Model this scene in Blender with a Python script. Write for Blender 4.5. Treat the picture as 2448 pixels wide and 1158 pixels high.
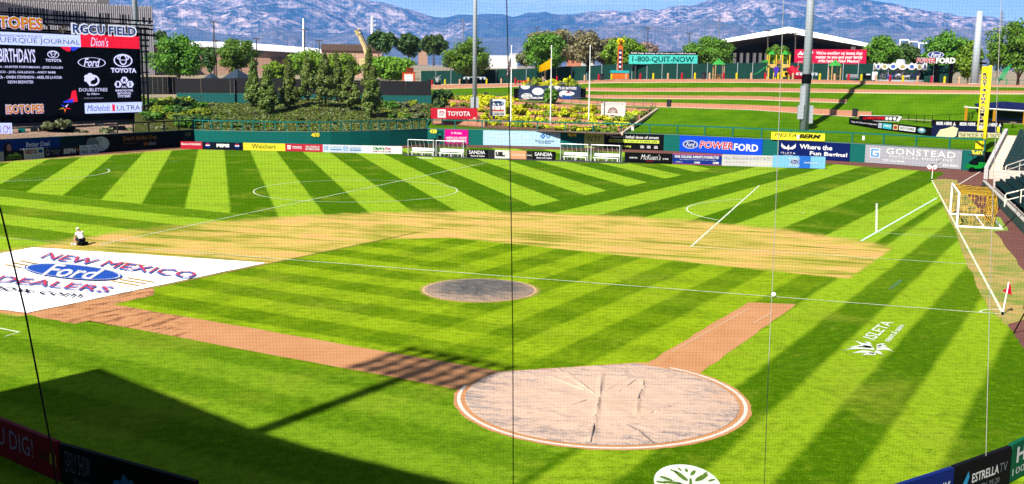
import bpy, math, random
import numpy as np
from mathutils import Vector, Matrix, noise as mnoise
random.seed(7); RNG=np.random.default_rng(7)
for o in list(bpy.data.objects): bpy.data.objects.remove(o)
SC=bpy.context.scene; COL=SC.collection
# ---------------------------------------------------------------- camera
CAM=np.array([-11.3114,-31.3318,10.4889]); YAW,PITCH,ROLL,FPX=.2568,.1584,.0108,2493.4
PW,PH=2448,1158
_f=np.array([math.sin(YAW)*math.cos(PITCH),math.cos(YAW)*math.cos(PITCH),-math.sin(PITCH)])
_r=np.array([math.cos(YAW),-math.sin(YAW),0.]); _u=np.cross(_r,_f)
CR=_r*math.cos(ROLL)+_u*math.sin(ROLL); CU=-_r*math.sin(ROLL)+_u*math.cos(ROLL); CF=_f
cd=bpy.data.cameras.new('camera'); cam=bpy.data.objects.new('camera',cd); COL.objects.link(cam)
cam.matrix_world=Matrix(((CR[0],CU[0],-CF[0],CAM[0]),(CR[1],CU[1],-CF[1],CAM[1]),(CR[2],CU[2],-CF[2],CAM[2]),(0,0,0,1)))
cd.sensor_fit='HORIZONTAL'; cd.sensor_width=36; cd.lens=36*FPX/PW; cd.clip_start=.1; cd.clip_end=60000
SC.camera=cam
# ---------------------------------------------------------------- world, sun, exposure
SUN_AZ=math.radians(47.5); SUN_EL=math.radians(42)      # azimuth the shadows point to (from +Y, clockwise)
wd=bpy.data.worlds.new('World'); SC.world=wd; wd.use_nodes=True
nt=wd.node_tree; bg=nt.nodes['Background']; sky=nt.nodes.new('ShaderNodeTexSky'); sky.sky_type='NISHITA'
sky.sun_disc=False; sky.sun_elevation=SUN_EL; sky.sun_rotation=SUN_AZ+math.pi; sky.altitude=1500; sky.air_density=.75; sky.dust_density=.7; sky.ozone_density=1.5
SKY_STRENGTH=.05
tcw=nt.nodes.new('ShaderNodeTexCoord'); mp=nt.nodes.new('ShaderNodeMapping'); mp.inputs['Scale'].default_value=(1.2,1.2,9)
ns=nt.nodes.new('ShaderNodeTexNoise'); ns.inputs['Scale'].default_value=3.2; ns.inputs['Detail'].default_value=9; ns.inputs['Roughness'].default_value=.62
rp=nt.nodes.new('ShaderNodeValToRGB'); rp.color_ramp.elements[0].position=.50; rp.color_ramp.elements[1].position=.72
rp.color_ramp.elements[1].color=(.75,.75,.75,1)
mx=nt.nodes.new('ShaderNodeMix'); mx.data_type='RGBA'; mx.inputs['B'].default_value=(10,10.5,11,1)
L=nt.links.new
L(tcw.outputs['Generated'],mp.inputs['Vector']); L(mp.outputs[0],ns.inputs['Vector']); L(ns.outputs[0],rp.inputs[0]); L(rp.outputs[0],mx.inputs['Factor'])
L(sky.outputs[0],mx.inputs['A']); L(mx.outputs['Result'],bg.inputs[0]); bg.inputs[1].default_value=SKY_STRENGTH
sl=bpy.data.lights.new('sun','SUN'); sl.energy=5.0; sl.angle=math.radians(.53); sl.color=(1,.95,.86)
sun=bpy.data.objects.new('sun',sl); COL.objects.link(sun)
SDIR=Vector((math.sin(SUN_AZ)*math.cos(SUN_EL),math.cos(SUN_AZ)*math.cos(SUN_EL),-math.sin(SUN_EL)))
sun.rotation_euler=SDIR.to_track_quat('-Z','Y').to_euler(); sun.location=(-40,-60,80)
SC.view_settings.view_transform='Standard'; SC.view_settings.look='None'; SC.view_settings.gamma=1
SC.view_settings.exposure=1.45; SC.view_settings.use_curve_mapping=False
SC.cycles.volume_bounces=0; SC.cycles.max_bounces=6; SC.cycles.transparent_max_bounces=8
# ---------------------------------------------------------------- pixel helpers
def ray(x,y): return CF+CR*((x-PW/2)/FPX)-CU*((y-PH/2)/FPX)
def G(x,y,z=0.):
    d=ray(x,y); return CAM+d*((z-CAM[2])/d[2])
def atd(x,y,dist):
    d=ray(x,y); return CAM+d*(dist/math.hypot(d[0],d[1]))
def on_plane(x,y,nx,ny,c):
    d=ray(x,y); t=(c-nx*CAM[0]-ny*CAM[1])/(nx*d[0]+ny*d[1]); return CAM+d*t
R2=math.sqrt(.5)
def w2(x,y,c): return on_plane(x,y,R2,R2,c)
def hd(P): return math.hypot(P[0]-CAM[0],P[1]-CAM[1])
def zat(x,y,P):
    d=ray(x,y); return CAM[2]+d[2]*hd(P)/math.hypot(d[0],d[1])
def mpp(P): return float(np.dot(np.asarray(P)-CAM,CF))/FPX          # metres per photo pixel at P
def itp(x,pts):
    xs=[a for a,b in pts]; ys=[b for a,b in pts]; return float(np.interp(x,xs,ys))
# ---------------------------------------------------------------- node expression helper
class X:
    def __init__(s,nt,k): s.nt=nt; s.k=k
    def _o(s,op,b=None,c=None):
        n=s.nt.nodes.new('ShaderNodeMath'); n.operation=op
        for i,v in enumerate((s,b,c)):
            if v is None: continue
            if isinstance(v,X): s.nt.links.new(v.k,n.inputs[i])
            else: n.inputs[i].default_value=v
        return X(s.nt,n.outputs[0])
    def __add__(s,b): return s._o('ADD',b)
    __radd__=__add__
    def __sub__(s,b): return s._o('SUBTRACT',b)
    def __rsub__(s,b): return (s*-1)+b
    def __mul__(s,b): return s._o('MULTIPLY',b)
    __rmul__=__mul__
    def __truediv__(s,b): return s._o('DIVIDE',b)
    def lt(s,b): return s._o('LESS_THAN',b)
    def gt(s,b): return s._o('GREATER_THAN',b)
    def frac(s): return s._o('FRACT')
    def abs(s): return s._o('ABSOLUTE')
    def sqrt(s): return s._o('SQRT')
    def mn(s,b): return s._o('MINIMUM',b)
    def mx(s,b): return s._o('MAXIMUM',b)
    def step(s,a,b):                       # smooth 0..1 between a and b
        n=s.nt.nodes.new('ShaderNodeMapRange'); n.interpolation_type='SMOOTHSTEP'
        s.nt.links.new(s.k,n.inputs[0]); n.inputs[1].default_value=min(a,b); n.inputs[2].default_value=max(a,b)
        o=X(s.nt,n.outputs[0]); return o if a<b else 1-o
    def pulse(s,soft=.03):                 # 1 for frac<.5, soft edges
        return ((s+.25).frac()-.5).abs().step(.25+soft,.25-soft)
def mixc(nt,f,a,b):
    n=nt.nodes.new('ShaderNodeMix'); n.data_type='RGBA'
    for nm,v in (('Factor',f),('A',a),('B',b)):
        if isinstance(v,X): nt.links.new(v.k,n.inputs[nm] if nm=='Factor' else n.inputs[6 if nm=='A' else 7])
        elif nm=='Factor': n.inputs[nm].default_value=v
        else: n.inputs[6 if nm=='A' else 7].default_value=(*v,1)
    return X(nt,n.outputs[2])
def noi(nt,vec,scale,detail=4,rough=.6):
    n=nt.nodes.new('ShaderNodeTexNoise'); n.inputs['Scale'].default_value=scale; n.inputs['Detail'].default_value=detail; n.inputs['Roughness'].default_value=rough
    if vec is not None: nt.links.new(vec.k if isinstance(vec,X) else vec,n.inputs['Vector'])
    return X(nt,n.outputs[0])
def mapv(nt,vec,scale=(1,1,1),rot=0):      # rotate, then stretch
    if rot:
        r=nt.nodes.new('ShaderNodeMapping'); r.inputs['Rotation'].default_value=(0,0,rot); nt.links.new(vec,r.inputs['Vector']); vec=r.outputs[0]
    n=nt.nodes.new('ShaderNodeMapping'); n.inputs['Scale'].default_value=scale; nt.links.new(vec,n.inputs['Vector']); return n.outputs[0]
MATS={}
def newmat(name):
    m=bpy.data.materials.new(name); m.use_nodes=True; b=m.node_tree.nodes['Principled BSDF']; return m,m.node_tree,b
def mat(name,rgb,rough=.65,var=.12,scale=6.,metal=0.,spec=.18,bump=0.):
    if name in MATS: return MATS[name]
    m,nt,b=newmat(name); tc=nt.nodes.new('ShaderNodeTexCoord')
    n=noi(nt,tc.outputs['Object'],scale,5)
    v=(n-.5)*(2*var)+1
    c=nt.nodes.new('ShaderNodeVectorMath'); c.operation='SCALE'; c.inputs[0].default_value=rgb; nt.links.new(v.k,c.inputs['Scale'])
    nt.links.new(c.outputs[0],b.inputs['Base Color']); b.inputs['Roughness'].default_value=rough; b.inputs['Metallic'].default_value=metal
    b.inputs['Specular IOR Level'].default_value=spec
    if bump:
        bp=nt.nodes.new('ShaderNodeBump'); bp.inputs['Strength'].default_value=bump; bp.inputs['Distance'].default_value=.05
        nt.links.new(n.k,bp.inputs['Height']); nt.links.new(bp.outputs[0],b.inputs['Normal'])
    MATS[name]=m; return m
def emat(name,rgb,st=1.):
    if name in MATS: return MATS[name]
    m,nt,b=newmat(name); b.inputs['Base Color'].default_value=(.003,.003,.004,1); b.inputs['Emission Color'].default_value=(*rgb,1); b.inputs['Emission Strength'].default_value=st
    b.inputs['Roughness'].default_value=.6; b.inputs['Specular IOR Level'].default_value=.03; MATS[name]=m; return m
def leafmat(name,c1,c2,trans=.25):
    if name in MATS: return MATS[name]
    m,nt,b=newmat(name); tc=nt.nodes.new('ShaderNodeTexCoord'); oi=nt.nodes.new('ShaderNodeObjectInfo')
    n=noi(nt,tc.outputs['Object'],1.3,6,.7).step(.3,.7); col=mixc(nt,n,c1,c2)
    h=nt.nodes.new('ShaderNodeHueSaturation'); nt.links.new(col.k,h.inputs['Color'])
    v=X(nt,oi.outputs['Random'])*.3+.85; nt.links.new(v.k,h.inputs['Value']); hh=X(nt,oi.outputs['Random'])*.03+.485; nt.links.new(hh.k,h.inputs['Hue'])
    nt.links.new(h.outputs[0],b.inputs['Base Color']); b.inputs['Roughness'].default_value=.55; b.inputs['Specular IOR Level'].default_value=.25
    tr=nt.nodes.new('ShaderNodeBsdfTranslucent'); nt.links.new(h.outputs[0],tr.inputs[0]); ms=nt.nodes.new('ShaderNodeMixShader'); ms.inputs[0].default_value=trans
    nt.links.new(b.outputs[0],ms.inputs[1]); nt.links.new(tr.outputs[0],ms.inputs[2]); nt.links.new(ms.outputs[0],nt.nodes['Material Output'].inputs[0])
    MATS[name]=m; return m
def C(h):                                   # sRGB hex -> linear
    v=[int(h[i:i+2],16)/255 for i in (0,2,4)]; return tuple(a/12.92 if a<.04045 else ((a+.055)/1.055)**2.4 for a in v)
def pm(h,rough=.6,var=.08,**k):             # matte print / paint; photo white is about .8 albedo at most
    c=C(h); return mat('paint_'+h+('_%g'%rough if rough!=.6 else ''),tuple(.46*a for a in c),rough,var,spec=.04,**k)
# ---------------------------------------------------------------- mesh builder
class MB:
    def __init__(s): s.v=[]; s.f=[]
    def add(s,vs,fs):
        k=len(s.v); s.v+=[tuple(map(float,a)) for a in vs]; s.f+=[tuple(i+k for i in f) for f in fs]; return s
    def quad(s,a,b,c,d): return s.add((a,b,c,d),[(0,1,2,3)])
    def obox(s,o,u,v,w):                    # o corner, three edge vectors
        o,u,v,w=[np.asarray(a,float) for a in (o,u,v,w)]
        if np.dot(np.cross(u,v),w)<0: u,v=v,u
        P=[o,o+u,o+u+v,o+v]; P+= [a+w for a in P]
        return s.add(P,[(3,2,1,0),(4,5,6,7),(0,1,5,4),(1,2,6,5),(2,3,7,6),(3,0,4,7)])
    def box(s,c,sx,sy,sz,rz=0):             # c = base centre
        ca,sa=math.cos(rz),math.sin(rz); u=np.array([ca*sx,sa*sx,0]); v=np.array([-sa*sy,ca*sy,0]); c=np.asarray(c,float)
        return s.obox(c-u/2-v/2,u,v,(0,0,sz))
    def tube(s,pts,r,n=6,cap=True):
        pts=[np.asarray(a,float) for a in pts]; rs=r if isinstance(r,(list,tuple)) else [r]*len(pts); rings=[]
        for i,a in enumerate(pts):
            d=pts[min(i+1,len(pts)-1)]-pts[max(i-1,0)]; d=d/(np.linalg.norm(d)+1e-9)
            h=np.array([0,0,1.]) if abs(d[2])<.9 else np.array([1.,0,0]); e=np.cross(d,h); e/=np.linalg.norm(e); g=np.cross(d,e)
            rings.append([a+rs[i]*(e*math.cos(2*math.pi*k/n)+g*math.sin(2*math.pi*k/n)) for k in range(n)])
        vs=[p for q in rings for p in q]; fs=[]
        for i in range(len(pts)-1):
            for k in range(n): fs.append((i*n+k,(i+1)*n+k,(i+1)*n+(k+1)%n,i*n+(k+1)%n))
        if cap: fs.append(tuple(range(n))); fs.append(tuple(range((len(pts)-1)*n+n-1,(len(pts)-1)*n-1,-1)))
        return s.add(vs,fs)
    def cyl(s,c,r,h,n=12,r2=None): c=np.asarray(c,float); return s.tube([c,c+[0,0,h]],[r,r if r2 is None else r2],n)
    def lathe(s,c,prof,n=16):
        c=np.asarray(c,float); vs=[c+[r*math.cos(2*math.pi*k/n),r*math.sin(2*math.pi*k/n),z] for r,z in prof for k in range(n)]; fs=[]
        for i in range(len(prof)-1):
            for k in range(n): fs.append((i*n+k,i*n+(k+1)%n,(i+1)*n+(k+1)%n,(i+1)*n+k))
        return s.add(vs,fs)
    def prism(s,poly,z0,z1):                # poly list of (x,y)
        n=len(poly); vs=[(x,y,z0) for x,y in poly]+[(x,y,z1) for x,y in poly]
        return s.add(vs,[tuple(range(n-1,-1,-1)),tuple(range(n,2*n))]+[(i,(i+1)%n,(i+1)%n+n,i+n) for i in range(n)])
    def sheet(s,poly,z): return s.add([(x,y,z) for x,y in poly],[tuple(range(len(poly)))])
    def sphere(s,c,r,n=10,m=6,sq=(1,1,1)):
        c=np.asarray(c,float); prof=[]
        vs=[c+np.array([r*sq[0]*math.sin(math.pi*j/m)*math.cos(2*math.pi*k/n),r*sq[1]*math.sin(math.pi*j/m)*math.sin(2*math.pi*k/n),r*sq[2]*math.cos(math.pi*j/m)]) for j in range(m+1) for k in range(n)]
        return s.add(vs,[(j*n+k,(j+1)*n+k,(j+1)*n+(k+1)%n,j*n+(k+1)%n) for j in range(m) for k in range(n)])
    def grid(s,rows):                       # rows of equal length point lists
        n=len(rows[0]); vs=[p for r in rows for p in r]
        return s.add(vs,[(i*n+k,i*n+k+1,(i+1)*n+k+1,(i+1)*n+k) for i in range(len(rows)-1) for k in range(n-1)])
    def mesh(s,name,off=(0,0,0)):
        me=bpy.data.meshes.new(name); me.from_pydata([(a[0]-off[0],a[1]-off[1],a[2]-off[2]) for a in s.v],[],s.f); me.update(); return me
def link(name,me,m,parent=None,loc=(0,0,0),smooth=False):
    o=bpy.data.objects.new(name,me); COL.objects.link(o); o.location=loc
    if parent: o.parent=parent
    if me is not None and m is not None and not me.materials: me.materials.append(m)
    if smooth and me is not None: me.polygons.foreach_set('use_smooth',[True]*len(me.polygons))
    return o
def tag(o,label,cat,group=None):
    o['label']=label; o['category']=cat
    if group: o['group']=group
    return o
class Thing:
    """an Empty at the thing's base; parts are given in world coordinates"""
    def __init__(s,name,label,cat,loc,group=None):
        s.loc=tuple(map(float,loc)); s.o=bpy.data.objects.new(name,None); COL.objects.link(s.o); s.o.location=s.loc; s.o.empty_display_size=.2; tag(s.o,label,cat,group)
    def part(s,name,mb,m,parent=None,smooth=False,label=None):
        o=link(name,mb.mesh(name,s.loc),m,parent or s.o,smooth=smooth)
        if label: o['label']=label
        return o
def solo(name,mb,m,label,cat,loc=(0,0,0),group=None,smooth=False):
    return tag(link(name,mb.mesh(name,loc),m,None,tuple(map(float,loc)),smooth),label,cat,group)
def struct(name,mb,m,smooth=False,kind='structure'):
    o=link(name,mb.mesh(name),m,smooth=smooth); o['kind']=kind; return o
def clone(root,loc,label=None,group=None,rz=None,scale=None):
    r=root.copy(); COL.objects.link(r); r.location=loc
    if label: r['label']=label
    if group: r['group']=group
    if rz is not None: r.rotation_euler=(0,0,rz)
    if scale: r.scale=(scale,)*3 if not isinstance(scale,tuple) else scale
    for ch in list(root.children):
        c=ch.copy(); COL.objects.link(c); c.parent=r
        for g in ch.children:
            d=g.copy(); COL.objects.link(d); d.parent=c
    return r
# ---------------------------------------------------------------- lettering
TC={}
def tmesh(s,bold=0.,shear=0.,space=1.):
    k=(s,bold,shear,space)
    if k in TC: return TC[k]
    cu=bpy.data.curves.new('lettering','FONT'); cu.body=s; cu.offset=bold; cu.shear=shear; cu.resolution_u=2; cu.space_character=space; cu.space_line=.9; cu.align_x='CENTER'
    ob=bpy.data.objects.new('lettering',cu); me=ob.to_mesh()
    v=np.zeros(len(me.vertices)*3); me.vertices.foreach_get('co',v); v=v.reshape(-1,3)[:,:2]
    f=[tuple(p.vertices) for p in me.polygons]; ob.to_mesh_clear(); bpy.data.objects.remove(ob); bpy.data.curves.remove(cu)
    lo,hi=v.min(0),v.max(0); asp=(hi[0]-lo[0])/(hi[1]-lo[1]); TC[k]=((v-lo)/(hi-lo),f,asp); return TC[k]
class Board:
    """flat panel standing on a line: o bottom-left corner (world), u unit vector to its right, n towards the viewer"""
    def __init__(s,name,label,cat,A,B,h,m,t=.06,group=None,root=None,up=(0,0,1),parent=None):
        A=np.asarray(A,float); B=np.asarray(B,float); s.o=A; s.w=float(np.linalg.norm(B-A)); s.u=(B-A)/s.w; s.h=h
        up=np.asarray(up,float); n=np.cross(s.u,up); s.n=n/np.linalg.norm(n); s.up=np.cross(s.n,s.u); s.loc=A; s.k=0
        mb=MB().obox(A,s.u*s.w,-s.n*t,s.up*h)
        if root is not None: s.loc=np.asarray(root.loc); s.root=root.o; s.p=root.part(name,mb,m,parent)
        else: s.p=link(name,mb.mesh(name,A),m,None,tuple(A)); tag(s.p,label,cat,group)
    def ax(s,x,y):                          # fraction along the board at photo column x
        n=s.n; c=float(np.dot(n,s.o)); d=ray(x,y); t=(c-np.dot(n,CAM))/np.dot(n,d); return float(np.dot(CAM+d*t-s.o,s.u)/s.w)
    def P(s,a,b,d=0.): return s.o+s.u*(a*s.w)+s.up*(b*s.h)+s.n*d
    def _lift(s): s.k+=1; return .006+.0045*s.k
    def put(s,name,vs,fs,m,d=None):
        d=s._lift() if d is None else d
        mb=MB().add([s.P(a,b,d) for a,b in vs],fs); return link(name,mb.mesh(name,s.loc),m,s.p)
    def text(s,t,a0,b0,a1,b1,m,bold=0.,shear=0.,name='lettering',space=1.,keep=False,d=None):
        v,f,asp=tmesh(t,bold,shear,space)
        if keep:                            # keep the letters' own aspect inside the box
            bw,bh=(a1-a0)*s.w,(b1-b0)*s.h; k=min(bw/asp,bh); cw,ch=k*asp/s.w,k/s.h; ca,cb=(a0+a1)/2,(b0+b1)/2; a0,a1,b0,b1=ca-cw/2,ca+cw/2,cb-ch/2,cb+ch/2
        return s.put(name,[(a0+x*(a1-a0),b0+y*(b1-b0)) for x,y in v],f,m,d)
    def rect(s,a0,b0,a1,b1,m,name='panel',d=None): return s.put(name,[(a0,b0),(a1,b0),(a1,b1),(a0,b1)],[(0,1,2,3)],m,d)
    def poly(s,pts,m,name='emblem',d=None): return s.put(name,pts,[tuple(range(len(pts)))],m,d)
    def oval(s,a,b,ra,rb,m,name='emblem',ring=None,n=28,d=None):
        c=[(math.cos(2*math.pi*k/n),math.sin(2*math.pi*k/n)) for k in range(n)]
        if ring is None: return s.put(name,[(a+ra*x,b+rb*y) for x,y in c],[tuple(range(n))],m,d)
        v=[(a+ra*x,b+rb*y) for x,y in c]+[(a+ra*(1-ring)*x,b+rb*(1-ring)*y) for x,y in c]
        return s.put(name,v,[(k,(k+1)%n,n+(k+1)%n,n+k) for k in range(n)],m,d)
# ================================================================ THE SETTING
# ---------------------------------------------------------------- land out to the horizon
def ground_material():
    m,nt,b=newmat('dry_ground'); tc=nt.nodes.new('ShaderNodeTexCoord'); p=tc.outputs['Object']
    n1=noi(nt,p,.02,6,.65).step(.35,.65); n2=noi(nt,p,.6,5,.7)
    c=mixc(nt,n1,(.20,.145,.085),(.10,.095,.05)); c=mixc(nt,n2.step(.3,.75)*.5,c,(.27,.20,.13))
    nt.links.new(c.k,b.inputs['Base Color']); b.inputs['Roughness'].default_value=.95; return m
M_GROUND=ground_material()
DZ=[(0,-.6),(150,-.6),(190,1.5),(232,7.6),(300,9.0),(400,10.6),(1000,17),(3000,32),(9000,90),(30000,260)]
def gz(d): return itp(d,DZ)
def land():
    mb=MB(); ds=[0.5,60,150,170,190,210,232,260,300,350,400,600,1000,1800,3000,5500,9000,15000,20000]; n=96; rows=[]
    for d in ds:
        rows.append([(CAM[0]+d*math.sin(2*math.pi*k/n),CAM[1]+d*math.cos(2*math.pi*k/n),gz(d)) for k in range(n+1)])
    mb.grid(rows); return struct('ground',mb,M_GROUND)
land()
# ---------------------------------------------------------------- mountains
def mountain_material(name,forest,rock,lo,hi,sc,cover):
    m,nt,b=newmat(name); tc=nt.nodes.new('ShaderNodeTexCoord'); p=tc.outputs['Object']
    sz=nt.nodes.new('ShaderNodeSeparateXYZ'); nt.links.new(p,sz.inputs[0]); alt=X(nt,sz.outputs[2]).step(200,1250)
    big=(noi(nt,p,sc*.16,4,.6)+alt*.10).step(lo,hi); streak=noi(nt,mapv(nt,p,(1,1,.30)),sc*2.2,9,.78); fine=noi(nt,p,sc*5,6,.8)
    f=(big*cover+.12)*(streak*.65+fine*.35).step(.44,.60)+big*streak.step(.55,.62)*.25
    c=mixc(nt,f.mn(1.),forest,rock); c=mixc(nt,(1-fine.step(.36,.5))*.5,c,tuple(.45*a for a in forest)); c=mixc(nt,noi(nt,p,sc*.4,4).step(.5,.7)*.3,c,(.03,.06,.06))
    nt.links.new(c.k,b.inputs['Base Color']); b.inputs['Roughness'].default_value=1; b.inputs['Specular IOR Level'].default_value=0; return m
RIDGE=[(-700,-15),(-200,-35),(370,-45),(600,-50),(780,-30),(880,0),(940,12),(1010,30),(1040,38),(1060,40),(1090,34),(1130,32),(1160,27),(1200,31),(1225,39),(1260,27),(1300,28),(1340,35),(1370,38),(1400,34),(1440,36),(1510,38),(1530,30),(1570,34),(1600,20),(1650,15),(1700,3),(1740,1),(1800,-6),(1880,5),(1984,5),(2020,5),(2061,12),(2105,19),(2139,25),(2170,33),(2217,34),(2250,38),(2287,48),(2333,49),(2388,61),(2448,74),(2600,95),(3200,120)]
FOOT=[(-700,110),(370,98),(440,62),(520,78),(600,90),(660,66),(760,90),(850,82),(960,102),(1100,92),(1250,92),(1350,78),(1430,68),(1530,50),(1600,64),(1680,46),(1760,58),(1800,78),(1900,95),(2000,72),(2080,62),(2150,74),(2250,64),(2350,76),(2448,92),(3200,120)]
def mountain(name,prof,dr,d0,d1,m,amp,fs,seed,nc,nr,exp):
    mb=MB(); rows=[]; cols=np.linspace(-650,3100,nc)
    for j in range(nr):
        t=j/(nr-1); row=[]
        d=d0+(d1-d0)*t; tr=(dr-d0)/(d1-d0)
        for x in cols:
            q=atd(x,190,d); e=atd(x,itp(x,prof),dr); H=e[2]
            g=min(t/tr,1); back=max(0,(t-tr)/(1-tr))
            h=gz(d0)-40+(H-gz(d0)+40)*(g**exp)*(1-.75*back)
            v=Vector((q[0]*fs,q[1]*fs,seed)); k=mnoise.ridged_multi_fractal(v,.9,2.1,6,1.0,2.0)-1.0; k2=mnoise.fractal(v*.31,1.0,2.0,4)
            env=math.sin(math.pi*min(1,g*.93))*(1-back)
            h+=amp*(k*.8*env+k2*.7*env)+amp*.10*(k*(1-env*.5))*g
            row.append((q[0],q[1],h))
        rows.append(row)
    mb.grid(rows); o=struct(name,mb,m,smooth=False); return o
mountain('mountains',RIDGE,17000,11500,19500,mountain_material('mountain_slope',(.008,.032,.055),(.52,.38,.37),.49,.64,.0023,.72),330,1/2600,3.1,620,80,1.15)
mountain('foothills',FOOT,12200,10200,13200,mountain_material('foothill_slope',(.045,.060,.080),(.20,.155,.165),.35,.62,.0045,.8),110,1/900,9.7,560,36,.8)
# ---------------------------------------------------------------- playing surface
PG=np.array([40.8258,35.8617]); PA=2.5526; PD=np.array([math.cos(PA),math.sin(PA)]); PN=np.array([PD[1],-PD[0]]); PL,PWD=100.626,67.564
def pitch(a,b): return PG+a*PD+b*PN                        # a from the right goal line, b from its centre (+ far side)
def turf_parts(nt):
    tc=nt.nodes.new('ShaderNodeTexCoord'); p=tc.outputs['Object']; s=nt.nodes.new('ShaderNodeSeparateXYZ'); nt.links.new(p,s.inputs[0])
    return p,X(nt,s.outputs[0]),X(nt,s.outputs[1])
def grain(nt,p):
    return noi(nt,p,15,5,.85)*.62+noi(nt,p,2.6,5,.75)*.38
def turf():
    m,nt,b=newmat('mown_turf'); p,x,y=turf_parts(nt)
    wob=(noi(nt,p,.35,4,.6)-.5)*.5
    w=(x-y)*R2+wob*.5; v=(x+y)*R2+wob*.5; x1=x+wob*.5
    rm=(x*x+(y-17.98)*(y-17.98)).sqrt()
    s1=((x1+(y-80)*.0175+33)/6.8).pulse(.022); s2=((w+27)/6.93).pulse(.022); sF=((w-3.4)/3.6).pulse(.05); s3=((26.5-v)/6.5).pulse(.03)
    sA=((w+7.8)/3.75).pulse(.05); sB=((v-5.3)/3.7).pulse(.05); sL=((v+3.4)/3.6).pulse(.07)
    hiV=v.step(26.45,26.75); L27=w.step(-26.85,-27.15); rf=w.step(1.1,1.4); lf=v.step(-1.8,-2.3)
    out1=hiV*L27; right=hiV*(1-L27)*(1-rf); left3=(1-hiV)*L27*(1-lf); infd=(1-hiV)*(1-L27)*(1-rf)*(1-lf); lff=lf*(1-rf)
    hR=(x+(noi(nt,p,.12,3)-.5)*9-(y-14)*.12).step(-6,2.5)
    dark=out1*s1+right*s2+rf*(sF*.85+(1-v.step(10,26))*.15)+left3*s3*.8+infd*((sA*(.25+.6*hR)+sB*(.85-.6*hR))*.68+.04)+lff*(sL*.30+.48)  # near foul ground darkened to paint in vignetting
    g=grain(nt,p); patch=noi(nt,p,.16,5,.65)
    # near turf is yellower than the outfield; its darker tone paints in vignetting
    c=mixc(nt,dark,(.180,.290,.014),(.034,.092,.0012))
    c2=mixc(nt,dark,(.178,.262,.007),(.040,.094,.0012))
    c=mixc(nt,infd.mx(rf*(1-v.step(30,45))*.6),c,c2)
    c=mixc(nt,patch.step(.50,.72)*.55,c,(.165,.195,.016)); c=mixc(nt,(1-noi(nt,p,.30,6,.7).step(.30,.50))*.40,c,(.040,.085,.004)); c=mixc(nt,noi(nt,p,.9,5,.75).step(.60,.75)*.5*(1-hiV*.6),c,(.20,.19,.025))
    c=mixc(nt,(1-g.step(.38,.53))*.70,c,(.016,.042,.001)); c=mixc(nt,g.step(.51,.64)*.55,c,(.21,.31,.012))
    # worn tan sod laid over the infield skin, combed along the pitch
    comb=noi(nt,mapv(nt,p,(.07,1.1,1),-PA),1.0,6,.75); comb2=noi(nt,mapv(nt,p,(.2,4,1),-PA),1.0,4,.7); blot=noi(nt,p,.22,5,.6)
    e=(noi(nt,p,.5,5,.7)-.5)*3
    arc=(rm+e*1.3+(comb-.5)*3).step(31.0,28.6)
    dia=(w+e*.05).step(-26.1,-26.5).mx((v+e*.05).step(25.8,26.1)).mx((v-w).step(48.8,49.6))
    tan=arc*dia*w.step(2.3,2.0)*(1-(v.step(23.6,23.4)*w.step(1.45,1.6)))*v.step(-3.5,-2.4)
    far=noi(nt,p,.08,3,.5)
    amt=tan*((comb-.5)*5.2+(blot-.5)*3.2+.70-w.step(-33,-41)*.18-w.step(-8,1)*.30*v.step(34,24)).mx(0.).mn(1.)
    tc_=mixc(nt,comb2.step(.3,.7),(.46,.305,.095),(.33,.245,.058)); tc_=mixc(nt,(blot*comb).step(.27,.34)*.6,tc_,(.42,.21,.085))
    c=mixc(nt,tan*.8,c,(.19,.180,.020)); c=mixc(nt,amt,c,tc_); c=mixc(nt,tan*comb.step(.47,.34)*.75,c,(.060,.095,.010)); c=mixc(nt,tan*comb2.step(.42,.30)*.5,c,(.075,.080,.014))
    # clean edge line of the infield cut
    edge=((w+26.3).abs().step(.22,.05)*arc*(1-hiV)*v.step(4,5)); c=mixc(nt,edge*.6,c,(.03,.045,.008))
    # thin dry grass along the far edge of the outfield and worn spots round the mound
    dry=(w.step(-95.2,-97.6)).mx(rm.step(3.15,2.75)*.9)*noi(nt,p,.8,4).step(.3,.6); c=mixc(nt,dry,c,(.26,.19,.06))
    nt.links.new(c.k,b.inputs['Base Color']); b.inputs['Roughness'].default_value=1; b.inputs['Specular IOR Level'].default_value=0.
    bp=nt.nodes.new('ShaderNodeBump'); bp.inputs['Strength'].default_value=.5; bp.inputs['Distance'].default_value=.05; nt.links.new(g.k,bp.inputs['Height']); nt.links.new(bp.outputs[0],b.inputs['Normal'])
    return m
struct('playing_field',MB().sheet([(-105,-45),(105,-45),(105,80),(25,138),(-25,138),(-105,80)],0),turf())
def dirt(name,c1,c2,c3,sc=1.):
    m,nt,b=newmat(name); p,x,y=turf_parts(nt)
    n=noi(nt,p,.45*sc,6,.7); f=noi(nt,p,14,3,.7); st=noi(nt,mapv(nt,p,(.25,3,1),-.785),1.,4,.6)
    c=mixc(nt,n.step(.3,.7),c1,c2); c=mixc(nt,st.step(.55,.75)*.45,c,c3); c=mixc(nt,(1-f.step(.3,.6))*.3,c,tuple(.6*a for a in c1))
    if sc==1.: c=mixc(nt,noi(nt,mapv(nt,p,(.5,1.6,1),-.785),1.3,6,.75).step(.50,.58)*x.step(-12.8,-14.2)*x.step(-21,-17.5)*.8,c,(.10,.035,.016))
    nt.links.new(c.k,b.inputs['Base Color']); b.inputs['Roughness'].default_value=.95; b.inputs['Specular IOR Level'].default_value=.1
    bp=nt.nodes.new('ShaderNodeBump'); bp.inputs['Strength'].default_value=.35; bp.inputs['Distance'].default_value=.03; nt.links.new(f.k,bp.inputs['Height']); nt.links.new(bp.outputs[0],b.inputs['Normal']); return m
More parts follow.
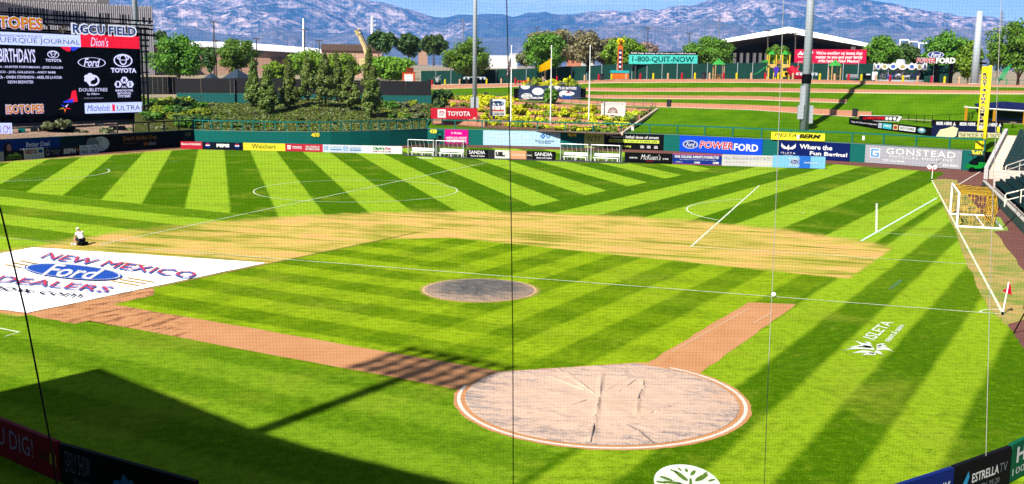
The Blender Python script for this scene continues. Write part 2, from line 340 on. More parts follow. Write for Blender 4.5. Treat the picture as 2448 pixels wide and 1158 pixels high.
M_CLAY=dirt('infield_clay',(.36,.178,.080),(.315,.145,.060),(.26,.108,.044)); M_TRACK=dirt('track_cinder',(.115,.047,.036),(.093,.038,.030),(.13,.06,.045),1.01)
M_CHALK=mat('chalk',(.42,.38,.33),.9,.45,4)
def ring(r0,r1,a0,a1,n,cx=0,cy=0):
    p=[(cx+r1*math.cos(a0+(a1-a0)*i/n),cy+r1*math.sin(a0+(a1-a0)*i/n)) for i in range(n+1)]+[(cx+r0*math.cos(a1-(a1-a0)*i/n),cy+r0*math.sin(a1-(a1-a0)*i/n)) for i in range(n+1)]
    mb=MB(); 
    for i in range(n): mb.add([(*p[i],0),(*p[i+1],0),(*p[2*n-i],0),(*p[2*n+1-i],0)],[(0,1,2,3)])
    return mb
def clipdisc(r,ytop,n=96): return [(r*math.cos(a),min(r*math.sin(a),ytop)) for a in np.linspace(0,2*math.pi,n,endpoint=False)]
rag=lambda pts,k=6,j=.05:[((1-i/k)*a[0]+i/k*b[0]+random.uniform(-j,j),(1-i/k)*a[1]+i/k*b[1]+random.uniform(-j,j)) for a,b in zip(pts,pts[1:]+pts[:1]) for i in range(k)]
struct('third_base_path',MB().sheet(rag([(-2.4,3.75),(-17.07,18.19),(-15.45,19.85),(-15.49,21.52),(-21.5,27),(-27,20),(-20.6,16.9),(-18.2,14.54),(-17.7,15.05),(-4.3,1.9),(-3,2.5)],14),.004),M_CLAY)
struct('first_base_path',MB().sheet(rag([(2.6,3.7),(3.01,3.55),(11.85,12.58),(13.87,11.69),(4.5,2.0),(3.5,2.2)],14),.005),M_CLAY)
struct('home_plate_dirt',MB().sheet(rag(clipdisc(4.86,3.78,64),2,.03),.008),M_CLAY)
def flat(name,poly_or_mb,z,m,kind='structure'):
    mb=poly_or_mb if isinstance(poly_or_mb,MB) else MB().sheet(poly_or_mb,0)
    mb.v=[(a,b_,z) for a,b_,_ in mb.v]; return struct(name,mb,m,kind=kind)
flat('home_plate_chalk_ring',ring(4.62,4.74,math.radians(150),math.radians(398),90),.012,M_CHALK)
# warning track and the tan sod laid across it
tk=[G(*q)[:2] for q in [(2262,412),(2236,427),(2300,470),(2330,560),(2400,700),(2412,778),(2448,836),(2560,960)]]
trk=[tuple(a) for a in tk]+[(12.5,-6.5),(6.9,-12.4),(2,-16.5),(-8,-17.5),(-14,-15),(-19,-8),(-24,0),(-34,-10),(-25,-35),(20,-35),(60,0),(100,40),(78,80)]
flat('warning_track',rag(trk,8,.06),.006,M_TRACK)
def wallpt(px): return G(px[0],px[1],2.35)[:2]
WALL_L=[wallpt(q) for q in [(-260,350),(0,334.5),(144,327.3),(202,324.5),(300,319.3),(463.7,311)]]
WALL_C=[wallpt(q) for q in [(463.7,311),(500,312.5),(543,313.6),(592,314.4),(640,315),(692,315.6),(744,315.8),(791,315.5),(838,314.6),(885,313.4),(932,311.9),(977,310.2),(1022,308.2)]]
WALL_R=[wallpt(q) for q in [(1022,308.2),(1119,310),(1230,312.2),(1340,314.8),(1462,318),(1585,321.6),(1700,326.8),(1823,332.6),(1930,338),(2033,343.3),(2150,350),(2302,359.3),(2352,362.4)]]
def inset(pl,k):
    pl=np.array(pl); n=[]; 
    for i in range(len(pl)):
        d=pl[min(i+1,len(pl)-1)]-pl[max(i-1,0)]; d/=np.linalg.norm(d); n.append([d[1],-d[0]])
    return pl+np.array(n)*k
for nm,pl,k in (('outfield_track',WALL_L+WALL_C[1:]+WALL_R[1:],0),):
    inn=np.vstack([inset(WALL_L,2.2),inset(WALL_C,4.5)[1:-1],inset(WALL_R,5.2)])
    mb=MB(); a=[tuple(q) for q in pl]; b_=[tuple(q) for q in inn]
    n=min(len(a),len(b_))
    a2=[a[int(round(i*(len(a)-1)/(n-1)))] for i in range(n)]; b2=[b_[int(round(i*(len(b_)-1)/(n-1)))] for i in range(n)]
    for i in range(n-1): mb.add([(*a2[i],.01),(*b2[i],.01),(*b2[i+1],.01),(*a2[i+1],.01)],[(0,1,2,3)])
    struct(nm,mb,M_TRACK)
def sodmat():
    m,nt,b=newmat('worn_sod'); p,x,y=turf_parts(nt); n=noi(nt,p,.5,5,.7); st=noi(nt,mapv(nt,p,(.5,2,1),-PA),1.,5,.7); g=noi(nt,p,9,3,.7)
    c=mixc(nt,(n*.6+st*.4).step(.40,.58),(.115,.165,.020),(.30,.205,.068)); c=mixc(nt,(1-g.step(.3,.6))*.3,c,(.09,.08,.02))
    nt.links.new(c.k,b.inputs['Base Color']); b.inputs['Roughness'].default_value=.95; b.inputs['Specular IOR Level'].default_value=.1; return m
sod=[tuple(G(*q)[:2]) for q in [(2229,430),(2258,428),(2287,431),(2302,452),(2345,508),(2376,554),(2448,648),(2520,745),(2408,778),(2360,735),(2316,640),(2262,505)]]
flat('sideline_sod',rag(sod,8,.08),.012,sodmat())
flat('goal_back_sod',rag([tuple(G(*q)[:2]) for q in [(2364,518),(2388,520),(2412,552),(2370,554)]],4,.06),.016,mat('green_sod',(.15,.22,.025),.95,.3,3))
# painted lines
def line(a,b,wd=.12):
    a=np.asarray(a,float); b=np.asarray(b,float); d=(b-a)/np.linalg.norm(b-a); n=np.array([-d[1],d[0]])*wd/2
    return MB().sheet([tuple(a-n),tuple(b-n),tuple(b+n),tuple(a+n)],0)

def linemat(name,rgb,lo,hi):
    m,nt,b=newmat(name); p,x,y=turf_parts(nt); n=noi(nt,p,7,5,.8)*.6+noi(nt,p,.8,4,.7)*.4; b.inputs['Base Color'].default_value=(*rgb,1); b.inputs['Roughness'].default_value=.9; b.inputs['Specular IOR Level'].default_value=.05
    nt.links.new(n.step(lo,hi).k,b.inputs['Alpha']); return m
M_LINE=linemat('line_paint',(.46,.50,.36),.32,.52); M_LINE2=linemat('faint_line_paint',(.36,.42,.22),.40,.66); M_TEAL=mat('old_foul_line_paint',(.42,.66,.50),.9,.2,2)
H=PWD/2
for nm,a,b_,wd,m in [('goal_line',(0,-H),(0,H),.12,M_LINE),('near_touch_line',(-.1,-H),(47,-H),.085,M_LINE),('near_touch_line_worn',(47,-H),(PL,-H),.12,M_LINE2),('far_touch_line',(0,H),(PL,H),.09,M_LINE2),
  ('halfway_line',(PL/2,-H),(PL/2,H),.10,M_LINE),('penalty_area_line',(16.46,-20.16),(16.46,20.16),.13,M_LINE),('penalty_area_side_line',(0,-20.16),(16.46,-20.16),.08,M_LINE),('penalty_area_far_side_line',(0,20.16),(16.46,20.16),.07,M_LINE2),
  ('goal_area_line',(5.49,-9.15),(5.49,9.15),.15,M_LINE),('goal_area_side_line',(0,-9.15),(5.49,-9.15),.07,M_LINE),('goal_area_far_side_line',(0,9.15),(5.49,9.15),.07,M_LINE2),
  ('left_penalty_area_line',(PL-16.46,-20.16),(PL-16.46,20.16),.10,M_LINE2),('left_penalty_area_side_line',(PL,20.16),(PL-16.46,20.16),.08,M_LINE2)]:
    flat(nm,line(pitch(*a),pitch(*b_),wd),.020,m)
c0=pitch(PL/2,0); flat('centre_circle_line',ring(9.10,9.20,0,2*math.pi,96,*c0),.024,M_LINE)
def arc_line(nm,a,b_,r,t0,t1,m,wd=.12,z=.024):
    pts=[pitch(a+r*math.cos(t),b_+r*math.sin(t)) for t in np.linspace(t0,t1,28)]; po=[pitch(a+(r-wd)*math.cos(t),b_+(r-wd)*math.sin(t)) for t in np.linspace(t0,t1,28)]
    mb=MB()
    for i in range(27): mb.add([(*pts[i],0),(*pts[i+1],0),(*po[i+1],0),(*po[i],0)],[(0,1,2,3)])
    flat(nm,mb,z,m)
arc_line('penalty_arc_line',10.97,0,9.15,-.927,.927,M_LINE); arc_line('left_penalty_arc_line',PL-10.97,0,9.15,math.pi-.927,math.pi+.927,M_LINE)
arc_line('corner_arc_line',0,-H,1.0,0,math.pi/2,M_LINE,.09)
flat('penalty_spot',ring(0,.14,0,6.283,12,*pitch(10.97,0)),.024,M_LINE)
flat('far_corner_mark',line(pitch(-.2,-24.5),pitch(-1.6,-24.5),.08),.024,M_LINE2)
flat('right_field_foul_line',line(G(2059,577)[:2],G(2239.5,474)[:2],.14),.022,M_TEAL); flat('foul_line_on_track',line(G(2290,443)[:2],(72.6,72.6),.14),.024,mat('track_line_paint',(.45,.38,.34),.9,.2,3))
flat('foul_line_on_clay',line(G(1606,842)[:2],G(1792,737)[:2],.06),.016,mat('clay_line_paint',(.38,.25,.15),.9,.4,5)); flat('running_lane_line',line(G(1803,772)[:2],G(1842,750)[:2],.07),.016,MATS['clay_line_paint'])
flat('green_paint_streak',line(G(2127,692)[:2],G(2155,670)[:2],.2),.016,mat('green_paint',(.045,.11,.03),.9,.2,3))
flat('coaching_box_line',line(G(-40,778)[:2],G(46,795)[:2],.10),.016,M_LINE); flat('coaching_box_side_line',line(G(46,795)[:2],G(10,806)[:2],.10),.018,M_LINE2)
# ---------------------------------------------------------------- painted emblems on the turf
def gmap(c,v): # bilinear: c = bl,br,tr,tl in photo pixels -> world ground
    P=[G(*q)[:2] for q in c]; a,b_=v; return (1-b_)*((1-a)*P[0]+a*P[1])+b_*((1-a)*P[3]+a*P[2])
def gput(name,c,vs,fs,z,m,parent=None,loc=(0,0,0)):
    mb=MB().add([(*gmap(c,v),z) for v in vs],fs); o=link(name,mb.mesh(name,loc),m,parent); return o
def gtext(name,s,c,z,m,parent=None,loc=(0,0,0),bold=0.,shear=0.):
    v,f,_=tmesh(s,bold,shear); return gput(name,c,[tuple(a) for a in v],f,z,m,parent,loc)
M_TP=mat('turf_paint',(.42,.45,.38),.9,.4,6)
c=[(2054,836),(2118,790),(2136,766),(2100,770)]
iq=[(2090,815),(2137,772),(2110,767),(2062,806)]
o=gtext('casino_turf_lettering','ISLETA',iq,.014,M_TP,bold=.01); o['kind']='structure'
o=gtext('casino_turf_small_lettering','resort & casino',[(2126,819),(2163,779),(2150,776),(2110,814)],.014,M_TP,bold=.02); o['kind']='structure'
def blade(a,b_,wd,bend):
    a=np.array(a,float);b_=np.array(b_,float);d=b_-a;n=np.array([-d[1],d[0]])/np.linalg.norm(d)
    L_=[];R_=[]
    for t in np.linspace(0,1,9):
        q=a+d*t+n*bend*math.sin(math.pi*t); k=wd*math.sin(math.pi*min(1,.25+.75*t))*(1-t**3); L_.append(q+n*k/2);R_.append(q-n*k/2)
    return L_+R_[::-1]
mb=MB()
for a,b_,wd,bd in [((2090,836),(2012,841),7,6),((2086,832),(2024,832),6,3),((2084,829),(2040,813),7,-3),((2082,824),(2066,818),6,0),((2090,846),(2030,848),6,5),((2093,848),(2058,852),6,3),((2095,836),(2138,843),8,-5),((2095,832),(2125,830),7,-3),((2096,828),(2118,822),6,0),((2092,842),(2112,851),7,-2)]:
    pl=blade(a,b_,wd,bd); mb.add([(*G(*q)[:2],0) for q in pl],[tuple(range(len(pl)))])
for i,v in enumerate(mb.v): pass
flat('casino_turf_bird_emblem',mb,.018,M_TP)
for o in [bpy.data.objects['casino_turf_bird_emblem']]: pass
tc0=np.array([-.24,-7.45]); tu=np.array([.955,-.30]); tv=np.array([.30,.955])
def te(a,b_): q=tc0+tu*a*.86+tv*b_*1.36; return (q[0],q[1])
flat('turf_tree_emblem',[te(math.cos(t),math.sin(t)) for t in np.linspace(0,6.283,48,endpoint=False)],.014,M_TP)
mb=MB()
leaf=lambda cx,cy,ang,L_,W_:[te(cx+math.cos(ang)*L_*math.cos(t)-math.sin(ang)*W_*math.sin(t),cy+math.sin(ang)*L_*math.cos(t)+math.cos(ang)*W_*math.sin(t)) for t in np.linspace(0,6.283,14,endpoint=False)]
for a in [(-.78,.02,2.9,.16,.05),(-.6,.22,2.6,.22,.06),(-.45,.02,3.0,.28,.07),(-.12,.38,2.1,.3,.085),(-.3,.62,2.4,.14,.04),(.1,.68,1.6,.10,.05),(.28,.55,1.0,.17,.06),(.5,.32,.7,.30,.09),(.78,.2,.5,.13,.04),(.66,.55,.7,.1,.03),(-.1,.72,2.0,.10,.035)]:
    l=leaf(*a); mb.add([(*q,0) for q in l],[tuple(range(14))])
mb.sheet([te(*q) for q in [(-.12,-1),(-.02,-.3),(-.3,.0),(-.28,.06),(.03,-.12),(.12,.25),(.18,.25),(.14,-.1),(.35,-.05),(.36,-.1),(.14,-.3),(.2,-1)]],0)
flat('turf_tree_emblem_leaves',mb,.019,mat('emblem_turf',(.055,.11,.006),.95,.3,4))
# ================================================================ WALLS, BANKS, STANDS
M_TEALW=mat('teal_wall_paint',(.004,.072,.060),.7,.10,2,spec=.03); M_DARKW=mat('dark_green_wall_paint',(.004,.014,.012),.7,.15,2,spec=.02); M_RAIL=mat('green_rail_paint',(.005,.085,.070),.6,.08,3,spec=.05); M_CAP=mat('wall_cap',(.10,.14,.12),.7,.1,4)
def on_poly(x,y,poly,off=0.):
    d=ray(x,y); dx,dy=d[0],d[1]; best=None
    for a,b_ in zip(poly[:-1],poly[1:]):
        ex,ey=b_[0]-a[0],b_[1]-a[1]; det=dx*(-ey)-(-ex)*dy
        if abs(det)<1e-9: continue
        rx,ry=a[0]-CAM[0],a[1]-CAM[1]; t=(rx*(-ey)+ex*ry)/det; s_=(dx*ry-dy*rx)/det
        if t>0 and -.02<=s_<=1.02 and (best is None or t<best): best=t
    P=CAM+d*best; h=d[:2]/np.linalg.norm(d[:2]); P=P.copy(); P[:2]-=h*off; return P
def wall(name,label,pl,m,rail_top,npost,rail_m,z1=2.35,rail_from=0.):
    T=Thing(name,label,'wall',(*pl[len(pl)//2],0)); pin=inset(pl,.0); pout=inset(pl,-.28)
    for i in range(len(pl)-1):
        a,b_,c,d=pin[i],pin[i+1],pout[i+1],pout[i]; e=(b_-a)*.0012
        T.part('wall_panel',MB().prism([tuple(a+e),tuple(b_-e),tuple(c-e),tuple(d+e)][::-1],0,z1),m)
        T.part('wall_cap',MB().prism([tuple(q) for q in (a+(a-d)*.1,b_+(b_-c)*.1,c,d)][::-1],z1+.002,z1+.06),M_CAP)
    # railing
    q=inset(pl,-.14); seg=np.linalg.norm(np.diff(q,axis=0),axis=1); cum=np.r_[0,np.cumsum(seg)]
    def at(s_): return np.array([np.interp(s_,cum,q[:,0]),np.interp(s_,cum,q[:,1])])
    s0=cum[-1]*rail_from; sp=(cum[-1]-s0)/npost; top=z1+rail_top
    for k in range(npost+1):
        c=at(s0+k*sp); d=at(min(cum[-1],s0+k*sp+.1))-at(max(0,s0+k*sp-.1)); T.part('railing_post',MB().box((*c,z1+.06),.16,.12,rail_top-.06,math.atan2(d[1],d[0])),rail_m)
    for k in range(npost):
        a,b_=at(s0+k*sp),at(s0+(k+1)*sp); d=(b_-a)/np.linalg.norm(b_-a); n=np.array([d[1],-d[0]])
        T.part('top_rail',MB().obox((*(a+n*.09),top-.02),(*(b_-a),0),(*(-n*.18),0),(0,0,.17)),rail_m)
    return T
M_BLKRAIL=mat('black_rail_paint',(.012,.02,.018),.5,.1,3)
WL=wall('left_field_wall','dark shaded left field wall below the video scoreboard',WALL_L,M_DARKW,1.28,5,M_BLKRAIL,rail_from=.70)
WC=wall('centre_field_wall','curved teal green centre field wall marked 400',WALL_C,M_TEALW,1.32,24,M_RAIL)
WR=wall('right_field_wall','long teal green right field wall hung with advertising banners',WALL_R,M_TEALW,1.28,19,M_RAIL)
M_YEL=mat('yellow_number_paint',(.62,.52,.02),.6,.1,4)
def wall_num(T,s,x0,x1,y0,y1,poly,m,off=.07):
    A=on_poly(x0,y1,poly,off); B_=on_poly(x1,y1,poly,off); B_[2]=A[2]=zat((x0+x1)/2,y1,(A+B_)/2); z1=zat((x0+x1)/2,y0,(A+B_)/2)
    v,f,_=tmesh(s,.03); mb=MB().add([A+(B_-A)*a+np.array([0,0,(z1-A[2])*b_]) for a,b_ in v],f); return T.part('distance_number',mb,m)
wall_num(WC,'400',744,764,317.5,328,WALL_C,M_YEL); wall_num(WR,'428',1027,1044,309.5,319,WALL_R,M_YEL); wall_num(WR,'404',1357,1378,318,327.5,WALL_R,M_YEL); wall_num(WR,'340',2322,2348,360.5,373,WALL_R,M_YEL,.12)
wall_num(WL,'428',442,457,316.5,326,WALL_L,mat('dull_number_paint',(.10,.08,.03),.7,.1,4))
# ---------------------------------------------------------------- grass berm in right field, terraced
def lawn(name,c1,c2,c3,sc=1.):
    m,nt,b=newmat(name); p,x,y=turf_parts(nt); n=noi(nt,p,.22*sc,6,.68); g=noi(nt,p,5,4,.75); st=noi(nt,mapv(nt,p,(.25,1.2,1),-.785),1.,5,.65)
    c=mixc(nt,n.step(.35,.68),c1,c2); c=mixc(nt,st.step(.5,.8)*.45,c,c3); c=mixc(nt,(1-g.step(.3,.6))*.5,c,tuple(.4*a for a in c1))
    nt.links.new(c.k,b.inputs['Base Color']); b.inputs['Roughness'].default_value=1; b.inputs['Specular IOR Level'].default_value=0.
    bp=nt.nodes.new('ShaderNodeBump'); bp.inputs['Strength'].default_value=.7; bp.inputs['Distance'].default_value=.12; nt.links.new(g.k,bp.inputs['Height']); nt.links.new(bp.outputs[0],b.inputs['Normal']); return m
M_BERM=lawn('berm_lawn',(.038,.105,.002),(.066,.140,.003),(.100,.160,.005)); M_PAVE=mat('concourse_paving',(.40,.30,.24),.9,.18,.7); M_BLOCK=mat('terrace_block',(.27,.125,.075),.9,.22,1.2,bump=.4); M_CURB=mat('pale_curb',(.36,.28,.20),.85,.15,2)
COLX=list(range(1022,2800,22))
YP=[(1022,236),(1230,239),(1400,249.5),(1500,254),(1800,263.6),(2000,277.7),(2100,284),(2300,292),(2448,297),(2800,306)]
YE=[(1022,229),(1230,231),(1400,242),(1500,244),(1800,252),(2000,264),(2090,270)]
YF=[(1022,224),(1230,222),(1400,234.5),(1500,235.7),(1780,237.5),(2020,246),(2100,249),(2448,256),(2800,262)]
YG=[(1400,227),(1500,228),(1780,230),(2030,239.5)]
YH=[(1022,219),(1230,215),(1400,217),(1480,218.6),(1800,218.8),(2100,222),(2448,224),(2800,228)]
YI=[(1400,210),(1480,211),(1800,210),(2100,215.5),(2448,217.5),(2800,221)]
YJ=[(1022,214),(1235,208),(1420,199),(1480,198),(1680,197),(1800,197.5),(2100,201.5),(2300,207),(2448,209),(2800,213)]
YK=[(1022,204),(1235,201),(1420,192.5),(1480,190.5),(1680,189.5),(1880,190),(2100,195),(2300,201.5),(2448,205),(2800,210)]
C1,C1b,C2,C3,C4=130.,133.,137.6,142.6,149.
def berm_rows():
    rows=[[] for _ in range(12)]
    for x in COLX:
        r0=on_poly(min(x,2350),330,WALL_R,-.3) if x<=2350 else None
        if r0 is None: r0=w2(x,360,103.)
        r0=np.array([r0[0],r0[1],2.28]); p1=w2(x,itp(x,YP),C1); k=lambda t,s_:np.array([*(r0[:2]+(p1[:2]-r0[:2])*t),r0[2]+(p1[2]-r0[2])*s_])
        p2=np.array([*w2(x,240,C1b)[:2],p1[2]]); stp=max(0,min(1,(2100-x)/40)); 
        p3=w2(x,itp(x,YE),C1b+.06); p3[2]=p2[2]+.02+(p3[2]-p2[2]-.02)*stp
        p4=w2(x,itp(x,YF),C2); s2_=(1 if 1390<x<2030 else 0); p5=w2(x,itp(x,YG),C2+.06); p5[2]=p5[2] if s2_ else p4[2]+.03
        p6=w2(x,itp(x,YH),C3); p7=w2(x,itp(x,YI),C3+.06); p7[2]=p7[2] if x>1390 else p6[2]+.03
        p8=w2(x,itp(x,YJ),C4); p9=w2(x,itp(x,YK),C4+.06); p10=np.array([*w2(x,200,172)[:2],p9[2]])
        for i,p in enumerate((r0,k(.33,.20),k(.66,.55),p1,p2,p3,p4,p5,p6,p7,p8)): rows[i].append(p)
        rows[11].append((p9,p10))
    return rows
BR=berm_rows()
mb=MB().grid([[tuple(p) for p in r] for r in BR[:4]]); mb.grid([[tuple(p) for p in r] for r in BR[4:11]]); struct('grass_berm',mb,M_BERM)
struct('berm_path',MB().grid([[tuple(p) for p in BR[3]],[tuple(p) for p in BR[4]]]),M_PAVE)
struct('concourse',MB().grid([[tuple(a) for a,b_ in BR[11]],[tuple(b_) for a,b_ in BR[11]],[(b_[0]+40,b_[1]+40,b_[2]-3) for a,b_ in BR[11]]]),M_PAVE)
def col_i(x): return (x-COLX[0])/22
def rowpt(r,x):
    i=min(len(COLX)-2,max(0,int(col_i(x)))); f=col_i(x)-i; P=[q[0] if isinstance(q,tuple) else q for q in (BR[r][i],BR[r][i+1])]; return P[0]*(1-f)+P[1]*f
def terrace(name,label,r_lo,r_hi,x0,x1,curb=True):
    n=max(4,int((x1-x0)/22)); xs=[x0+(x1-x0)*i/n for i in range(n+1)]; T=Thing(name,label,'wall',rowpt(r_lo,(x0+x1)/2))
    lo=[rowpt(r_lo,x) for x in xs]; hi=[rowpt(r_hi,x) for x in xs]; f=np.array([-R2,-R2,0])
    mb=MB(); mc=MB(); mk=MB()
    for i in range(n):
        # top of the blocks steps along instead of sloping
        a,b_=lo[i]+f*.12-[0,0,.3],lo[i+1]+f*.12-[0,0,.3]; ha=hi[i][2]+.04 if i%2==0 else hi[i-1][2]+.04
        mb.obox(a,(*(b_-a)[:2],0),-f*.42,(0,0,ha-a[2]))
        if curb: mk.obox(lo[i]+f*.36-[0,0,.25],(*(lo[i+1]-lo[i])[:2],(lo[i+1]-lo[i])[2]),-f*.23,(0,0,.30))
    T.part('block_course',mb,M_BLOCK)
    if curb: T.part('curb',mk,M_CURB)
    return T
terrace('terrace_wall','long reddish block wall edging the concourse above the lawn',10,11,1024,2790)
terrace('terrace_wall','upper reddish block terrace wall running across the whole lawn',8,9,1400,2790)
terrace('terrace_wall','middle reddish block terrace wall ending in the lawn right of the light pole',6,7,1400,2024)
terrace('terrace_wall','lower reddish block terrace wall behind the pale berm path',4,5,1030,2086,False)
# short low wall near the pole
mb=MB(); a=G(1902,297.5,3.75); b_=G(2031,299,3.75); d=(b_-a); f=np.array([-R2,-R2,0]); mb.obox(a-[0,0,.4],d,-f*.4,(0,0,.95)); solo('terrace_wall',mb,M_BLOCK,'short low reddish block wall in the lawn beside the light pole base','wall',a)
# ---------------------------------------------------------------- planted hill behind centre field
def hillmat(name,cs):
    m,nt,b=newmat(name); p,x,y=turf_parts(nt); n=noi(nt,p,.25,6,.7); g=noi(nt,p,2.6,5,.8); k=noi(nt,p,.12,4,.6)
    c=mixc(nt,n.step(.35,.65),cs[0],cs[1]); c=mixc(nt,k.step(.55,.68)*.7,c,cs[2]); c=mixc(nt,(1-g.step(.40,.56))*.75,c,tuple(.25*a for a in cs[0])); c=mixc(nt,noi(nt,p,.7,5,.7).step(.62,.72)*.6,c,cs[3])
    nt.links.new(c.k,b.inputs['Base Color']); b.inputs['Roughness'].default_value=.95; b.inputs['Specular IOR Level'].default_value=.1
    bp=nt.nodes.new('ShaderNodeBump'); bp.inputs['Strength'].default_value=1; bp.inputs['Distance'].default_value=.5; nt.links.new(g.k,bp.inputs['Height']); nt.links.new(bp.outputs[0],b.inputs['Normal']); return m
M_HILL=hillmat('ground_cover_slope',((.062,.072,.010),(.088,.098,.014),(.060,.062,.038),(.17,.085,.035)))
CREST=[(300,236),(420,238),(480,246),(560,247),(640,247),(700,243),(740,236),(800,238),(900,242),(960,247),(1040,249)]
def yline(x,y,c): return on_plane(x,y,0,1,c)
rows=[[] for _ in range(7)]
for x in range(322,1050,13):
    r0=on_poly(min(max(x,466),1020),330,WALL_C,-.35); 
    if x<466: r0=on_poly(x,330,WALL_L,-.35)
    r0=np.array([*r0[:2],2.26]); c=yline(x,itp(x,CREST),151.)
    for i,(t,s_) in enumerate(((0,0),(.15,.10),(.4,.42),(.65,.74),(.85,.93),(1,1),(1.25,.97))):
        q=r0+(c-r0)*t; q[2]=r0[2]+(c[2]-r0[2])*s_+(mnoise.noise(Vector((q[0]*.25,q[1]*.25,1)))*.28 if 0<i<5 else 0); rows[i].append(tuple(q))
struct('planted_hill',MB().grid(rows),M_HILL,smooth=True)
# left field bank (gravel) below the scoreboard
M_GRAV=hillmat('gravel_bank',((.34,.22,.15),(.42,.29,.21),(.16,.17,.05),(.45,.33,.25)))
mb=MB(); rows=[]
for w_,z in ((-100.9,2.2),(-104.5,2.22),(-108,2.35),(-114,2.7),(-120,3.5),(-130,4.8),(-165,7.0)):
    rows.append([((v+w_)*R2,(v-w_)*R2,z+mnoise.noise(Vector((v*.3,w_*.3,4)))*.25) for v in np.linspace(20,96 if w_>-115 else 84,30)])
struct('gravel_bank',MB().grid(rows[::-1]),M_GRAV,smooth=True)
# ---------------------------------------------------------------- batter's eye screen on the hill
M_SCR=mat('black_mesh_screen',(.010,.010,.011),.7,.2,.8); M_TSC=mat('teal_fence_panel',(.006,.072,.066),.6,.12,1)
T=Thing('batters_eye','tall black screen over a teal base behind the centre field trees','screen',yline(700,246,152.4)-[0,0,.4])
xs=[421,480,550,560,620,690,760,830,909,970,1031]
yt=[(421,188),(555,187.5),(560,186),(909,193.5),(1031,195)]; ym=[(421,222.5),(555,223),(909,228),(1031,229)]
for a,b_ in zip(xs[:-1],xs[1:]):
    c=152.4 if not a==550 else 152.0
    A=yline(a,200,c); B_=yline(b_,200,c); za,zb=zat((a+b_)/2,itp((a+b_)/2,ym),(A+B_)/2),zat((a+b_)/2,itp((a+b_)/2,yt),(A+B_)/2)
    A[2]=B_[2]=0; A2=A+[.015,0,za]; T.part('black_panel',MB().obox(A2,B_-A-[.03,0,0],(0,.12,0),(0,0,zb-za)),M_SCR); T.part('teal_panel',MB().obox(A+[.015,0,3.2],B_-A-[.03,0,0],(0,.10,0),(0,0,za-3.21)),M_TSC)
# ---------------------------------------------------------------- corner stand beyond first base
SA=G(2375,482); SB=G(2448,561); SE=(SB-SA)/np.linalg.norm(SB-SA); SO=np.array([SE[1],-SE[0],0]); SO=SO if SO[0]>0 else -SO      # along the wall towards home, and outwards
M_CONC=mat('stand_concrete',(.36,.31,.26),.9,.15,1.2); M_SEAT=mat('seat_plastic',(.003,.015,.017),.6,.15,4,spec=.05); M_WRAIL=mat('cream_rail_paint',(.55,.52,.42),.5,.05,3)
FS=SA-SE*11.2                                                        # far end of the low wall
T=Thing('stand_wall','low dark green wall along the first base side seats','wall',FS)
NB=18
for k in range(NB):
    q=FS+SE*(k*2.6); T.part('wall_panel',MB().obox(q,SE*2.585,SO*.22,(0,0,.78)),M_DARKW if k<0 else mat('stand_wall_paint',(.02,.065,.055),.6,.1,2)); T.part('wall_cap',MB().obox(q+[0,0,.782]-SO*.03,SE*2.59,SO*.3,(0,0,.07)),mat('stand_wall_cap',(.30,.28,.24),.8,.1,3))
T=Thing('lower_stand','concrete stepped terrace of the first base side seating','stand',FS+SO*1)
for r in range(9):
    q=FS+SO*(1.0+r*.86)+SE*1.0; T.part('step',MB().obox(q,SE*46,SO*.86,(0,0,.35+.28*r)),M_CONC)
T.part('end_wall',MB().obox(FS+SE*.25+SO*.9,SE*.5,SO*8,(0,0,1.1)),M_CONC)
# one seat, copied along the rows
def seat_mesh():
    mb=MB(); mb.obox((-.22,-.03,.40),(.44,0,0),(0,.40,0),(0,0,.05)); mb.add([(-.22,.33,.42),(.22,.33,.42),(.22,.45,.86),(-.22,.45,.86),(-.22,.38,.42),(.22,.38,.42),(.22,.5,.86),(-.22,.5,.86)],[(0,1,2,3),(7,6,5,4),(0,4,5,1),(1,5,6,2),(2,6,7,3),(3,7,4,0)])
    mb.obox((-.24,.05,0.0),(.04,0,0),(0,.34,0),(0,0,.58)); return mb
SM=seat_mesh().mesh('stadium_seat'); SM.materials.append(M_SEAT)
rzs=math.atan2(-SO[0],SO[1])                                           # seat local +y = away from the field
ordn=['first','second','third','fourth','fifth','sixth','seventh','eighth','ninth','tenth','eleventh','twelfth','thirteenth','fourteenth','fifteenth','sixteenth']
def visible(P,m=14):
    d=np.asarray(P)-CAM; z=d@CF; x=PW/2+FPX*(d@CR)/z; y=PH/2-FPX*(d@CU)/z; return -m<x<PW+m and -m<y<PH+m
for r in range(0,9):
    for k in range(84):
        q=FS+SO*(1.0+r*.86)+SE*(1.4+k*.52)+[0,0,.35+.28*r]
        if visible(q) and k%31!=30:
            o=link('stadium_seat',SM,M_SEAT,None,tuple(q)); o.rotation_euler=(0,0,rzs); tag(o,'dark green folding seat in the lower rows beside the low stand wall','seat','lower stand seats')
